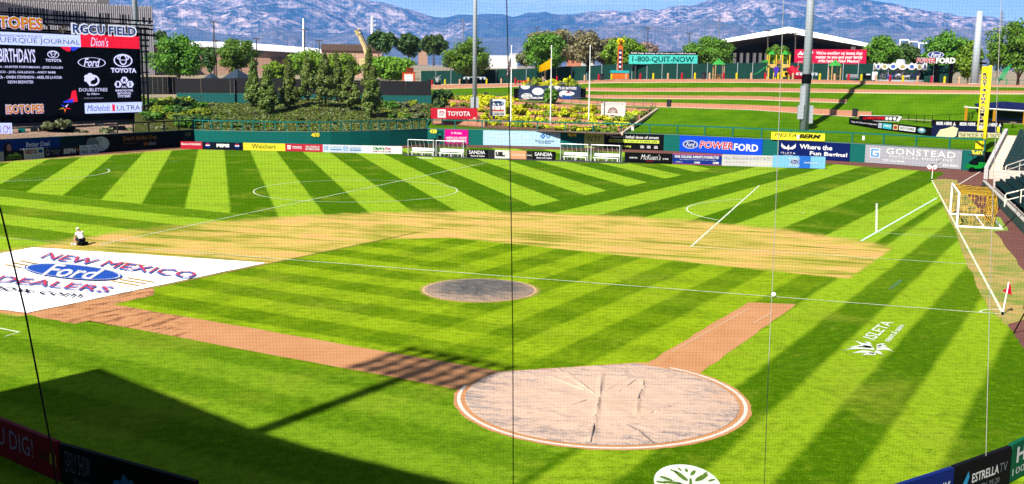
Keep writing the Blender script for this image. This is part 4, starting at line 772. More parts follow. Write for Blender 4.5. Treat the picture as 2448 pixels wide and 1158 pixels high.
T.part('base_beam',MB().obox(SCR.o-[0,0,.45]-SCR.n*.1,SCR.u*SCR.w,-SCR.n*.7,(0,0,.44)),MATS['dark_steel'])
# things standing on the bank below the board
def fbox(name,label,cat,x0,x1,yt,yb,d,depth,m):
    A=atd(x0,yb,d);B_=atd(x1,yb,d); A[2]=B_[2]=(A[2]+B_[2])/2; h=zat((x0+x1)/2,yt,(A+B_)/2)-A[2]; b=Board(name,label,cat,A,B_,h,m,depth); return b
fbox('equipment_cabinet','long black cabinet on the bank under the scoreboard','cabinet',94,182,303,329,153,1.2,K_); fbox('equipment_cabinet','small black cabinet beside the black railing under the scoreboard','cabinet',262,300,302,322,156,1.0,K_)
fbox('equipment_cabinet','teal cabinet on the bank near the left edge','cabinet',45,62,307,334,150,1.0,M_TEALW); fbox('equipment_cabinet','tall dark grey cabinet between the teal and long black cabinets','cabinet',74,92,306,330,151,1.0,pm('23282a'))
B=fbox('ribbon_sign','lit white sign with purple letters at the left edge','sign',-60,30,295,324,149,.5,EL); B.text('PRESBYTERIAN CM',-.2,.2,.95,.8,emat('screen_purple',(.10,.005,.12),1),.0)
# ---------------------------------------------------------------- signs beyond the right field wall
def fboard(name,label,cat,x0,x1,yt,yb,d,m,depth=.15,posts=0,drop=2.,pm_=None,d1=None):
    A=atd(x0,yb,d);B_=atd(x1,yb,d1 or d); zm=(A[2]+B_[2])/2; A[2]=B_[2]=zm; h=zat((x0+x1)/2,yt,(A+B_)/2)-zm; b=Board(name,label,cat,A,B_,h,m,depth)
    for k in range(posts):
        f=(k+.5)/posts; mb=MB().obox(b.P(f,0,-depth-.01)-b.u*.12-np.array([0,0,drop]),b.u*.24,-b.n*.24,(0,0,drop+h*.8)); link('post',mb.mesh('post',b.loc),pm_ or MATS['dark_steel'],b.p)
    return b
B=fboard('roadside_sign','red car maker sign standing above the right field wall garden','sign',1030,1141,259,285,164,pm('d8283c'),.5,2,2.2); B.rect(.145,.12,.32,.88,W_); toyo(B,.232,.52,.062,.22,pm('d8283c')); B.text('TOYOTA',.36,.28,.85,.72,W_,.03)
B=fboard('garden_sign','white sign with a stadium arch drawing in the shrub garden','sign',1171,1208,237.5,277,168,W_,.2,2,1.6); B.oval(.5,.74,.42,.16,pm('4b78b4'),ring=.25); B.oval(.5,.80,.3,.05,pm('6fb0e0')); B.rect(.10,.26,.92,.36,pm('c05a3a')); B.rect(.3,.36,.34,.52,pm('c05a3a')); B.rect(.66,.36,.70,.52,pm('c05a3a')); B.rect(.1,.06,.92,.19,pm('23252c')); B.text('NMAA EVENTS',.14,.08,.88,.17,W_,.03)
B=fboard('garden_sign','white casino sign with a dark red arch emblem in the shrub garden','sign',1436.5,1494.5,244.5,283.5,166,CREAM,.2,2,1.4); B.text("A PLACE YOU CAN'T MISS",.06,.82,.94,.94,pm('a08a8a'),-.005); 
for r in (1,.66,.34): B.put('arch_emblem',[(.48+.19*r*math.cos(t),.38+.30*r*math.sin(t)) for t in np.linspace(-.2,3.34,16)]+[(.48+.19*r*.78*math.cos(t),.38+.30*r*.78*math.sin(t)) for t in np.linspace(3.34,-.2,16)],[(i,i+1,30-i,31-i) for i in range(15)],pm('8e2a34'))
B.text('CASINO',.26,.32,.70,.42,pm('a87a4a'),-.005); B.poly([(.36,.2),(.6,.2),(.55,.14),(.41,.14)],pm('8e2a34'))
dm=hd(w2(1310,235,C1b+.5))
B=fboard('mural_board','dark blue mural with big white discs on the upper lawn','mural',1240,1388,205.5,238,dm-1.5,mat('mural_print',(.012,.020,.055),.6,.6,.35),.6)
wc=[(.105,.92,.075,.20),(.31,.58,.095,.27),(.57,.95,.085,.22),(.74,.40,.09,.26),(.13,.22,.09,.22)]
for a,b_,ra,rb in wc: B.put('white_disc',[(min(1,max(0,a+ra*math.cos(t))),min(1,max(0,b_+rb*math.sin(t)))) for t in np.linspace(0,6.283,28,endpoint=False)],[tuple(range(28))],W_)
B.text("LET'S GO ISOTOPES!",.60,.74,.93,.94,W_,.05); B.rect(.10,.04,.42,.16,W_); B.text('505',.71,.04,.80,.18,W_,.04); B.rect(.70,.0,.86,.34,pm('1c52a8')); B.oval(.80,.44,.10,.16,W_); B.poly([(.74,.44),(.8,.62),(.86,.44),(.8,.5)],pm('b0304a'))
for x0,x1,l in ((1228,1240,'left'),(1388,1400,'right')): fboard('mural_wing','black slanted end panel at the '+l+' end of the mural','panel',x0,x1,212,242,dm-1,K_,.3)
dq=hd(w2(1585,190,166))
B=fboard('billboard','quit smoking billboard with black strip over turquoise panel','billboard',1503,1667,124,154,dq,pm('52d6cb'),.35,5,4.5); B.rect(0,.74,1,1,K_); B.text('FREE Help Quitting all Nicotine and VAPE Products',.03,.78,.97,.93,W_,.02); B.text('1-800-QUIT-NOW',.05,.10,.95,.62,pm('0d4a44'),.02); 
dq=hd(w2(1985,190,168))
B=fboard('billboard','red billboard about family issues behind the playground','billboard',1898.5,2070,118.5,156,dq,pm('d81f4c'),.35,5,5.2); B.text("We're working on issues that\nmatter to you and your family\nright here in New Mexico!",.30,.10,.95,.88,W_,.03); B.text('AARP',.035,.62,.26,.88,W_,.06,.25); B.text('New Mexico',.05,.46,.22,.57,W_,.02); B.text('aarp.org/nm',.05,.14,.23,.24,W_,.02)
dq=hd(w2(2235,190,163))
T=Thing('dealer_sign','open car dealer sign with blue oval above red and white letters on black posts','sign',atd(2235,195,dq))
for x in (2199,2237,2274): P=atd(x,196,dq); T.part('post',MB().obox(P-[.2,0,.3],(.4,0,0),(0,.4,0),(0,0,zat(x,146,P)-P[2])),K_)
SB2=Board('letter_rail',None,None,atd(2190,152,dq),atd(2285,152,dq)*[1,1,0]+[0,0,atd(2190,152,dq)[2]],.12,K_,.2,root=T); hh=SB2.h
def s2(a,b_): return a,(b_/hh)
k=mpp(SB2.o)
SB2.text('POWER',.0,0.2*k/hh,.49,14*k/hh,W_,.07,.18,d=.06); SB2.text('POWER',.005,1*k/hh,.485,13*k/hh,RED,.02,.18,d=.09); SB2.text('FORD',.50,0,.99,14*k/hh,W_,.05,d=.09)
SB2.oval(.48,20.5*k/hh,.21,7.5*k/hh,FBLUE,d=.09); SB2.oval(.48,20.5*k/hh,.205,7.2*k/hh,W_,ring=.08,d=.11); SB2.text('Ford',.36,15.5*k/hh,.62,25*k/hh,W_,.02,.35,d=.12)
# beer garden walls
B=fboard('bar_sign','black sign with red letters and white social icons on the berm','sign',2053,2150,276.5,290.5,161,K_,.12,2,1.0); B.rect(0,.9,1,1,W_); B.rect(0,0,1,.08,W_); B.text('@ABQTOPES',.10,.22,.64,.78,pm('e0182c'),.04); 
for a in (.69,.78,.88): B.oval(a,.5,.04,.28,W_)
B.poly([(.92,.1),(.98,.9),(1.06,.9),(.99,.1)],W_,name='wedge')
A=atd(2029,300.5,158.5);B_=atd(2226,325,148.5); b=None
B=Board('bar_wall_banner','long black banner with coloured badges on the berm path wall','banner',A,B_,1.05,K_,.2); B.text('Copa de la Diversion Campeones!',.03,.42,.36,.70,W_,.01)
for a,w_,m in ((.375,.045,pm('b8c4d4')),(.43,.11,pm('3fc0cc')),(.555,.06,pm('e0c48a'))): B.rect(a,.18,a+w_,.86,m)
B.text('ABQ',.44,.4,.53,.7,W_,.03); B.oval(.585,.5,.02,.2,pm('a83a3a')); B.rect(.63,.22,.82,.80,W_); B.text('ISOTOPES',.645,.35,.805,.66,K_,.03); B.oval(.89,.52,.045,.33,pm('6fa8b4')); B.oval(.89,.6,.025,.16,W_)
B=fboard('bar_wall_banner','navy beer banner with cream lettering behind the foul pole','banner',2226,2393,301,337,148,pm('131c44'),.2); B.text('THE MODEL BEER SINCE',.40,.20,.98,.52,pm('1a1a1a'),.0,d=.05); B.rect(.39,.16,.99,.58,pm('e4dca8'),d=.03); B.poly([(.06,.2),(.12,.7),(.2,.78),(.3,.95),(.38,.8),(.36,.3),(.3,.16)],pm('e8e0b4'),name='printed_figure'); B.rect(.34,.03,.62,.13,pm('2a6ab4'))
B.rect(.93,.62,.97,.98,YELL)
B=fboard('bar_rail_banner','black banner repeating BEER HERE behind the foul pole','banner',2226,2398,289,304,151,K_,.15,0)
for a in (.07,.40,.70): B.text('BEER HERE',a,.22,a+.22,.72,W_,.04); B.poly([(a+.235,.2),(a+.255,.75),(a+.275,.2)],W_,name='arrow')
# ================================================================ TREES, SHRUBS, BACKGROUND
def leaf_mesh(name,cl,leaf,seed,flat=.35,n_scale=1.):
    """cl: list of (centre, (rx,ry,rz), count); many leaf-sized quads spread through the clumps"""
    rg=np.random.default_rng(seed); P=[];N=[]
    for c,r,n in cl:
        n=int(n*n_scale); u=rg.normal(size=(n,3)); u/=np.linalg.norm(u,axis=1)[:,None]; q=rg.random(n)**.45
        P.append(np.asarray(c)+u*q[:,None]*np.asarray(r)); N.append(u+rg.normal(size=(n,3))*.55+[0,0,.35])
    P=np.vstack(P);N=np.vstack(N);N/=np.linalg.norm(N,axis=1)[:,None]; n=len(P)
    t=np.cross(N,rg.normal(size=(n,3))); t/=np.linalg.norm(t,axis=1)[:,None]; b=np.cross(N,t); s=leaf*(.6+.8*rg.random(n))[:,None]
    V=np.stack([P-t*s-b*s*.55,P+t*s-b*s*.3,P+t*s*.9+b*s*.6,P-t*s*.7+b*s*.5],1).reshape(-1,3)
    me=bpy.data.meshes.new(name); me.vertices.add(4*n); me.vertices.foreach_set('co',V.astype(np.float32).ravel()); me.loops.add(4*n); me.loops.foreach_set('vertex_index',np.arange(4*n,dtype=np.int32))
    me.polygons.add(n); me.polygons.foreach_set('loop_start',np.arange(0,4*n,4,dtype=np.int32)); me.update(calc_edges=True); return me
M_BARK=mat('bark',(.11,.075,.05),.95,.25,3,bump=.5); M_BARKP=mat('pale_bark',(.30,.22,.15),.95,.2,3)
LM={'green':leafmat('leaf_green',(.042,.120,.007),(.100,.215,.012)),'bright':leafmat('leaf_bright',(.075,.165,.007),(.155,.26,.014)),'dark':leafmat('leaf_dark',(.028,.075,.014),(.058,.115,.022)),
 'olive':leafmat('leaf_olive',(.095,.085,.038),(.155,.125,.062),.1),'juniper':leafmat('leaf_juniper',(.052,.088,.012),(.112,.145,.022),.1),'yellow':leafmat('leaf_yellow',(.40,.42,.006),(.55,.54,.012)),'yg':leafmat('leaf_yellow_green',(.13,.20,.012),(.24,.29,.018)),
 'sage':leafmat('leaf_sage',(.10,.12,.05),(.17,.18,.08)),'pink':leafmat('leaf_pinkish',(.17,.12,.09),(.22,.16,.12),.1)}
def tree(name,label,x,yt,yb,wpx,d,col,group='trees beyond the concourse',kind='round',trunk=.22,leaf=.30,dens=1.,bark=None):
    B_=atd(x,yb,d); k=mpp(B_); Hh=(yb-yt)*k; Rw=wpx*k/2; T=Thing(name,label,'tree',B_,group); rg=np.random.default_rng(int(x*7+yt)); cl=[]
    if kind=='round':
        c0=B_+[0,0,Hh*(trunk+(1-trunk)*.5)]; rz=Hh*(1-trunk)*.5
        for i in range(58):
            u=rg.normal(size=3); u/=np.linalg.norm(u); q=rg.random()**.4*.86; r=(.24+.17*rg.random()); cl.append((c0+u*q*np.array([Rw,Rw,rz])*[1,1,1],np.array([Rw,Rw,rz*.9])*r,95*dens))
        mb=MB().tube([B_-[0,0,.5],B_+[.05,0,Hh*trunk*.7],B_+[0,0,Hh*(trunk+.25)]],[.05*Hh**.75,.036*Hh**.75,.02*Hh**.75],8)
        for i in range(5):
            a=rg.random()*6.28; e=c0+np.array([math.cos(a)*Rw*.6,math.sin(a)*Rw*.6,rz*(rg.random()*.8-.2)]); mb.tube([B_+[0,0,Hh*trunk*(.7+.1*i)],(B_+[0,0,Hh*trunk*1.2]+e)/2+[0,0,.2],e],[.022*Hh**.75,.014*Hh**.75,.006*Hh**.75],5)
    elif kind=='cone':                       # upright juniper
        for i in range(48):
            t=rg.random()**.85; rr=Rw*(1.08-.98*t**1.25)*(.6 if t<.06 else 1); a=rg.random()*6.28; q=rg.random()**.5*.72; cl.append((B_+[math.cos(a)*rr*q,math.sin(a)*rr*q,Hh*(.06+.88*t)],(rr*.36+.10,rr*.36+.10,Hh*.085+.12),95*dens))
        cl.append((B_+[0,0,Hh*.95],(Rw*.12,Rw*.12,Hh*.06),60)); mb=MB().tube([B_-[0,0,.5],B_+[0,0,Hh*.8]],[.2,.05],7)
    elif kind=='upright':                    # feathery, branches pointing up
        mb=MB().tube([B_-[0,0,.5],B_+[0,0,Hh*.9]],[.25,.04],7)
        for i in range(30):
            t=.25+.72*rg.random(); a=rg.random()*6.28; L_=Rw*(1.1-.75*t); o=B_+[0,0,Hh*t*.9]; e=o+np.array([math.cos(a)*L_,math.sin(a)*L_,L_*.75]); mb.tube([o,e],[.06,.015],4)
            for s_ in (.35,.65,.95): cl.append((o+(e-o)*s_,(L_*.22+.15,L_*.22+.15,L_*.26+.15),55*dens))
    T.part('trunk',mb,bark or M_BARK,smooth=True)
    o=link('crown',leaf_mesh('crown',[(np.asarray(c)-T.loc,r,n) for c,r,n in cl],leaf,int(x+yt)),LM[col],T.o); return T
dc=lambda x,c: hd(w2(x,195,c))
TREES=[('broadleaf_tree','large round bright green tree beside the scoreboard',428,87,190,128,212,'green','round',.2),('broadleaf_tree','round green tree in front of the long warehouse',568,93,172,88,238,'green','round',.18),
('young_tree','thin young tree between the two round trees on the left',503,112,172,26,232,'dark','round',.25),('broadleaf_tree','bright leafy tree behind the leftmost hill junipers',662,148,196,60,212,'bright','round',.2),('broadleaf_tree','bright green tree rising behind the middle junipers',738,120,192,92,222,'bright','round',.2),
('broadleaf_tree','yellowish green tree behind the rightmost junipers',812,126,192,86,226,'bright','round',.2),('broadleaf_tree','spreading green tree right of the crane boom',932,131,194,112,218,'bright','round',.22),
('ash_tree','feathery dark tree behind the spreading green tree',915,83,152,78,300,'dark','upright',.2),('ash_tree','middle of the three feathery dark trees',977,87,153,66,302,'dark','upright',.2),('ash_tree','feathery dark tree left of the round concourse tree',1037,89,153,68,298,'dark','upright',.2),
('concourse_tree','round bright green tree behind the left light pole',1118,92,198,110,None,'green','round',.26),('concourse_tree','green tree with a pale trunk behind the yellow flag',1302,80,192,94,None,'green','round',.30),
('olive_tree','large brownish crowned tree behind the flagpoles',1318,69,166,128,292,'olive','round',.12),('olive_tree','tall brownish crowned tree right of the yellow flag',1402,70,164,78,290,'olive','round',.12),('olive_tree','small brownish tree behind the striker tower',1452,93,162,62,300,'olive','round',.12),('olive_tree','low grey green tree left of the flagpoles',1258,118,162,44,290,'sage','round',.15),
('broadleaf_tree','bright green tree behind the striker tower',1490,92,176,96,None,'bright','round',.2),('broadleaf_tree','green tree between the turquoise billboard and the white pavilion',1692,88,180,118,None,'green','round',.2),('broadleaf_tree','small tree between the playground towers',1862,108,170,54,None,'green','round',.25),
('broadleaf_tree','round green tree left of the carousel top',2103,85,192,74,None,'green','round',.2),('broadleaf_tree','dark tree behind the carousel',2162,106,192,66,None,'dark','round',.2),('broadleaf_tree','broad green tree above the open dealer sign',2265,76,200,112,None,'green','round',.24),('broadleaf_tree','yellow green tree beside the right light pole',2312,102,202,58,None,'bright','round',.22),
('broadleaf_tree','big dark green tree at the right edge',2432,50,206,138,None,'green','round',.2),('shade_tree','distant dark tree behind the warehouse at left',384,74,112,34,400,'dark','round',.15),('bare_tree','distant pinkish bare tree behind the turquoise billboard',1545,102,134,48,360,'pink','round',.1)]
CC={1118:159,1302:160,1490:171,1692:181,1862:176,2103:172,2162:177,2265:171,2312:168,2432:166}
for n,l,x,yt,yb,w,d,c,kd,tr in TREES: tree(n,l,x,yt,yb,w*1.14,d or dc(x,CC[x]),c,kind=kd,trunk=(.02 if x<960 and kd=='round' else tr*.6),leaf=.22 if (d or 0)<280 else .32,dens=1.8 if w>80 else 1.1,bark=M_BARKP if x==1302 else None)
for i,x in enumerate((1958,1990,2024,2056)): tree('distant_tree',('first','second','third','fourth')[i]+' dark distant tree under the right slope of the pavilion roof',x,(113,110,106,104)[i],140,46,430,'dark','distant tree line','round',.1,.5,.5)
for l,x,yt,yb,w,d in [('leftmost upright juniper on the centre field hill',606,140,246,40,176),('leaning broad juniper, second from the left on the hill',640,163,263,50,168),('tall juniper, third from the left on the hill',692,140,257,50,171),('juniper with a bare pale base behind the hill row',736,133,238,42,178),('broad juniper in the middle of the hill',778,130,250,58,172),('tall juniper behind the middle of the hill',806,128,236,38,179),('juniper, second from the right on the hill',838,150,257,48,170),('rightmost juniper on the hill beside the black screen',888,170,271,52,165),('tall dark juniper behind the rightmost hill juniper',884,116,238,46,178)]:
    tree('juniper_tree',l,x,yt,yb,w*1.22,d,'juniper','junipers on the centre field hill','cone',.05,.16,2.2)
# ---------------------------------------------------------------- shrub garden behind the right field wall
def berm_z(x,c):
    r0,p1=BR[0],BR[3]; a=rowpt(0,x); b_=rowpt(3,x); c0=(a[0]+a[1])*R2; c1=(b_[0]+b_[1])*R2; t=(c-c0)/(c1-c0)
    return a[2]+(b_[2]-a[2])*itp(t,[(0,0),(.33,.2),(.66,.55),(1,1)])
def bpt(x,c): P=w2(x,300,c).copy(); P[2]=berm_z(x,c); return P
def shrub_proto(seed,n=60,leaf=.12):
    rg=np.random.default_rng(seed); cl=[((0,0,.35),(.45,.45,.38),n*2)]
    for i in range(9): a=rg.random()*6.28; q=.15+.4*rg.random(); cl.append(((math.cos(a)*q,math.sin(a)*q,.3+.4*rg.random()),(.25,.25,.26),n))
    return leaf_mesh('shrub',cl,leaf,seed)
SHR=[shrub_proto(s) for s in (1,2,3,4)]
def shrub(name,label,P,s,col,group,sz=1.):
    me=SHR[random.randrange(4)]; key=(me.name,col)
    if key not in TC: m2=me.copy(); m2.materials.append(LM[col]); TC[key]=m2
    o=link(name,TC[key],None,None,tuple(P-np.array([0,0,.06*s]))); o.rotation_euler=(0,0,random.random()*6.28); o.scale=(s,s,s*sz*(.85+.3*random.random())); tag(o,label,'shrub',group); return o

M_SOIL=hillmat('garden_soil',((.16,.085,.05),(.22,.12,.07),(.10,.08,.03),(.26,.15,.09)))
rr=[]
for c in (106.2,109,112,116,120,124,127,129):
    rr.append([tuple(bpt(x,c)+[0,0,.05]) for x in np.linspace(1032,itp(c,[(106,1474),(129,1560)]),28)])
struct('garden_bed',MB().grid(rr),M_SOIL)
rows_=[(109.5,1060,1478,.95,'lowest row right behind the railing'),(114.5,1150,1500,1.15,'second row above the railing'),(119.5,1140,1520,1.3,'middle row'),(124,1050,1548,1.35,'fourth row'),(127.8,1050,1235,1.45,'top row left of the mural')]
for c,x0,x1,s,l in rows_:
    x=x0+random.uniform(0,12)
    while x<x1:
        if not (c<112 and x<1150): shrub('garden_shrub','yellow green garden shrub, '+l,bpt(x,c+random.uniform(-.6,.6)),s*random.uniform(.75,1.35),random.choice(['yellow','yellow','yellow','yg']),'garden shrubs, '+l,.95)
        x+=random.uniform(11,22)
for x,c,s in [(1315,128.5,2.6),(1040,126,2.4),(1052,120,2.2),(1060,127,2.3),(1036,115,1.8)]: shrub('garden_shrub',('tall dark green shrub below the mural' if x==1315 else 'dark green shrub beside the teal fence at the left end of the garden'),bpt(x,c),s,'green' if x==1315 else 'dark','dark garden shrubs',1.2)
def stone(name,label,c,x0,x1,h,group):
    x=x0; 
    T=Thing(name,label,'wall',bpt((x0+x1)/2,c),group); 
    while x<x1:
        w=random.uniform(14,34); a,b_=bpt(x,c),bpt(min(x+w,x1)-.6,c); hh=h*random.uniform(.7,1.25); d=(b_-a)*[1,1,0]
        T.part('stone_block',MB().obox(a-[0,0,.3],d,np.array([R2,R2,0])*.8,(0,0,.3+hh)),M_BLOCK); x+=w
for c,x0,x1,h,l in [(107.6,1036,1160,.85,'lowest'),(112,1140,1490,.55,'second'),(117,1135,1505,.6,'middle'),(121.8,1130,1530,.6,'fourth'),(126.3,1040,1550,.55,'top')]: stone('garden_wall',l+' reddish stone row of the shrub garden',c,x0,x1,h,'stone rows in the shrub garden')
A=bpt(1482,109);B_=bpt(1566,128.6); solo('garden_curb',MB().obox(A-[0,0,.2],B_-A,(.35,-.35,0),(0,0,.38)),M_CURB,'pale slanting curb between the shrub garden and the lawn','curb',A)
# tufts above the mural
for x in range(1256,1384,13):
    P=w2(x,205,C1b+5.5).copy(); P[2]=zat(x,208,P); shrub('grass_tuft','dry yellow ornamental grass behind the top edge of the mural',P,random.uniform(1.0,1.6),random.choice(['yellow','yg','sage']),'grasses above the mural',1.1)
# ground cover bushes on the hill and the left bank
def hillpt(x,y,t):
    r0=on_poly(min(max(x,466),1020),330,WALL_C,-.35) if x>=466 else on_poly(x,330,WALL_L,-.35); r0=np.array([*r0[:2],2.26]); c=yline(x,itp(x,CREST),151.); q=r0+(c-r0)*t; q[2]=r0[2]+(c[2]-r0[2])*itp(t,[(0,0),(.15,.1),(.4,.42),(.65,.74),(.85,.93),(1,1)]); return q
for i in range(34):
    x=random.uniform(345,490); t=random.uniform(.1,.9); shrub('hill_bush','low green bush on the slope beside the scoreboard',hillpt(x,280,t),random.uniform(1.2,2.4),random.choice(['green','yg','dark']),'bushes on the left slope',.7)
for i in range(26):
    x=random.uniform(925,1030); t=random.uniform(.25,.92); shrub('hill_bush','low bush on the right shoulder of the centre field hill',hillpt(x,280,t),random.uniform(.9,1.7),random.choice(['green','yg','sage']),'bushes on the right shoulder of the hill',.7)
for i in range(70):
    x=random.uniform(500,930); t=random.uniform(.06,.55); shrub('ground_cover_clump','low dark green ground cover clump on the centre field hill',hillpt(x,280,t),random.uniform(.6,1.2),random.choice(['juniper','juniper','sage','dark']),'ground cover clumps on the hill',.45)

rg=np.random.default_rng(11); cl=[]
for i in range(5200):
    x=rg.uniform(470,1028); t=rg.uniform(.02,1.0); q=hillpt(x,280,t); cl.append((q+[0,0,.03],(.35,.35,.10),3))
for nm_,cc,sel in (('hill_ground_cover',LM['juniper'],cl[:3300]),('dry_hill_ground_cover',LM['sage'],cl[3300:4300]),('bright_hill_ground_cover',LM['green'],cl[4300:])):
    o=link(nm_,leaf_mesh(nm_,sel,.15,len(sel)),cc); o['kind']='stuff'
for x,y,s,l in [(118,303,1.5,'left of the long black cabinet top'),(150,300,1.6,'above the long black cabinet'),(192,322,1.5,'right of the long black cabinet'),(252,318,1.6,'left of the small black cabinet'),(318,316,1.7,'behind the black railing, left one'),(350,315,1.9,'behind the black railing, middle one'),(382,314,1.7,'behind the black railing, right one')]:
    P=atd(x,y,152 if x<300 else 157); shrub('bank_bush','grey green bush on the gravel bank '+l,P-[0,0,.3],s,'sage','bushes on the gravel bank',.8)
# ---------------------------------------------------------------- buildings far behind
M_FIN=mat('precast_fin',(.30,.28,.30),.9,.1,.6); M_SLOT=mat('dark_window_slot',(.012,.013,.018),.3,.2,1); M_TAN=mat('tan_block_wall',(.33,.20,.145),.9,.12,.3); M_WROOF=mat('white_metal_roof',(.72,.72,.72),.5,.06,.4); M_BRN=mat('brown_fascia',(.07,.045,.035),.8,.1,.5)
d=320; BA=atd(-260,175,d); BB=atd(371,175,d*1.02); BB[2]=BA[2]=gz(d)-1
T=Thing('office_building','large grey office block with vertical fins behind the scoreboard','building',(BA+BB)/2)
FB_=Board('wall',None,None,BA,BB,zat(371,17,BB)-BA[2],mat('precast_wall',(.20,.19,.21),.9,.1,.5),30,root=T)
def fb(x,y): P=atd(x,y,d*(1+.02*(x+260)/631)); return float(np.dot((P-FB_.o)[:2],FB_.u[:2])/FB_.w),float((P[2]-FB_.o[2])/FB_.h)
mb=MB(); n=118
for i in range(n):
    a=i/n; mb.obox(FB_.P(a,.0,0)+FB_.n*.002,FB_.u*(FB_.w/n*.52),FB_.n*.55,(0,0,FB_.h*(1.0 if i%2 else 1.012)))
o=T.part('fins',mb,M_FIN); o['kind']='stuff'
for x0,x1,y0,y1_ in [(20,40,20,52),(42,62,21,53),(64,84,22,54),(86,115,23,55),(126,146,27,56),(148,170,28,57),(172,205,29,58),(236,262,33,58),(264,268,33,58),(284,310,36,60),(340,352,42,62),(354,362,43,62),(-30,0,18,50)]:
    a0,b0=fb(x0,y1_);a1,b1=fb(x1,y0)
    if a0>-.02:
        m_=max(1,int((x1-x0)/6.5))
        for k in range(m_): q=a0+(a1-a0)*k/m_; T.part('window',MB().obox(FB_.P(q,b0)+FB_.n*.556,FB_.u*FB_.w*(a1-a0)/m_*.52,FB_.n*.02,(0,0,FB_.h*(b1-b0))),M_SLOT)
A2=atd(-260,20,d+4);B2=atd(262,20,d+4); A2[2]=B2[2]=BA[2]+FB_.h*.99; T.part('upper_storey',MB().obox(A2,B2-A2,FB_.n*-22,(0,0,9)),mat('upper_storey_wall',(.10,.095,.10),.8,.1,.5))
A3=atd(-260,20,d-1.4);B3=atd(236,20,d-1.4); A3[2]=B3[2]=BA[2]+FB_.h*1.0; mb=MB()
for i in range(60): mb.obox(A3+(B3-A3)*i/60+[0,0,.3],(B3-A3)/60*.5,-FB_.n*.5,(0,0,3.4 if i<54 else 2.0))
o=T.part('upper_fins',mb,M_FIN); o['kind']='stuff'
# warehouse
d=345; A=atd(360,152,d);B_=atd(805,152,d*1.05); A[2]=B_[2]=gz(d)-.5; z0=zat(500,112,A); T=Thing('warehouse','long low tan warehouse with a white roof','building',(A+B_)/2)
u=(B_-A)/np.linalg.norm(B_-A); nrm=np.array([u[1],-u[0],0]); L_=np.linalg.norm(B_-A); hA=zat(370,106,A)-A[2]; hB=zat(800,132,B_)-A[2]
def wp(f,dn,z): return A+u*(L_*f)-nrm*dn+np.array([0,0,z])
T.part('wall',MB().add([wp(0,0,0),wp(1,0,0),wp(1,0,hB),wp(0,0,hA),wp(0,40,0),wp(1,40,0),wp(1,40,hB),wp(0,40,hA)],[(0,1,2,3),(1,5,6,2),(5,4,7,6),(4,0,3,7)]),M_TAN)
T.part('roof',MB().add([wp(-.01,-1.2,hA),wp(1.01,-1.2,hB),wp(1.0,20,hB+2.6),wp(.55,20,(hA+hB)/2+2.9),wp(-.01,20,hA+1.6),wp(-.01,-1.2,hA+.7),wp(1.01,-1.2,hB+.5)],[(0,1,6,5),(5,6,2,3),(5,3,4)]),M_WROOF)
for x0,x1,y0,y1_ in [(590,598,118,130),(640,652,116,128),(690,700,135,148),(740,752,128,140),(480,490,118,132),(410,418,112,126)]:
    P=wp(0,0,0); a=np.dot(atd(x0,y1_,d)-A,u); b2=np.dot(atd(x1,y1_,d)-A,u); zb=zat(x0,y1_,atd(x0,y1_,d)); zt_=zat(x0,y0,atd(x0,y0,d)); T.part('window',MB().obox(A*[1,1,0]+u*a+nrm*.06+[0,0,zb],u*(b2-a),-nrm*.03,(0,0,zt_-zb)),pm('9a9aa6'))
T.part('awning',MB().obox(wp(.62,-4,hA*.62),u*L_*.36,-nrm*4,(0,0,.3)),pm('3a3838')); 
for f in (.62,.70,.78,.86,.96): T.part('awning_post',MB().cyl(wp(f,-3.8,0),.15,hA*.62,6),pm('3a3838'))
d=318; A=atd(768,150,d);B_=atd(912,150,d); A[2]=B_[2]=gz(d); T=Thing('brown_building','tan flat building with a dark brown fascia left of the crane','building',(A+B_)/2); bd=Board('wall',None,None,A,B_,zat(840,122,A)-A[2],M_TAN,18,root=T); bd2=Board('fascia',None,None,A+[0,0,bd.h+.01]-bd.n*-.6,B_+[0,0,bd.h+.01]-bd.n*-.6,(128-108)*mpp(A)*.75,M_BRN,19,root=T)
# small pale buildings and vehicles between the trees
for x0,x1,y0,y1_,d,m,l in [(1168,1236,133,158,330,W_,'white trailer between the concourse trees'),(1218,1262,128,142,420,pm('cfd3da'),'distant pale flat building above the white trailer'),(1000,1022,120,150,400,pm('c8a08a'),'distant pinkish building behind the feathery trees'),(1355,1390,140,158,330,pm('d08a6a'),'distant orange roofed shed behind the flagpoles'),(1380,1420,136,158,345,pm('e0e0e0'),'distant white shed right of the orange roofed shed')]:
    fboard('distant_building',l,'building',x0,x1,y0,y1_+6,d,m,8)
# pavilion
d=300; T=Thing('pavilion','huge open pavilion with a white gabled roof behind the playground','pavilion',atd(1890,160,d))
rg_=[atd(1690,104.5,d-12),atd(1885,70,d-12),atd(2092,110,d-12)]; rb=[atd(1718,116,d+28),atd(1890,88,d+28),atd(2066,121,d+28)]
up_=np.array([0,0,1.]); th=9*mpp(rg_[1])
T.part('roof_fascia',MB().add([rg_[0]-up_*th*.5,rg_[1]-up_*th,rg_[2]-up_*th*.6,rg_[2]+up_*.3,rg_[1]+up_*.6,rg_[0]+up_*.3],[(0,1,4,5),(1,2,3,4)]),M_WROOF)
und=[q+np.array([0,0,-th*.6]) for q in rg_]; 
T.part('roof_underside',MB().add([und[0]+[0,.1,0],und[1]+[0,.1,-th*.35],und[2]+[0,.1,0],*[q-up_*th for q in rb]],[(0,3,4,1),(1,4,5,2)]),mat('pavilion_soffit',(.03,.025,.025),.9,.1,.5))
T.part('roof_top',MB().add([rg_[0]+up_*.3,rg_[1]+up_*.6,rg_[2]+up_*.3,rb[0]+up_*.3,rb[1]+up_*.6,rb[2]+up_*.3],[(0,1,4,3),(1,2,5,4)]),M_WROOF)
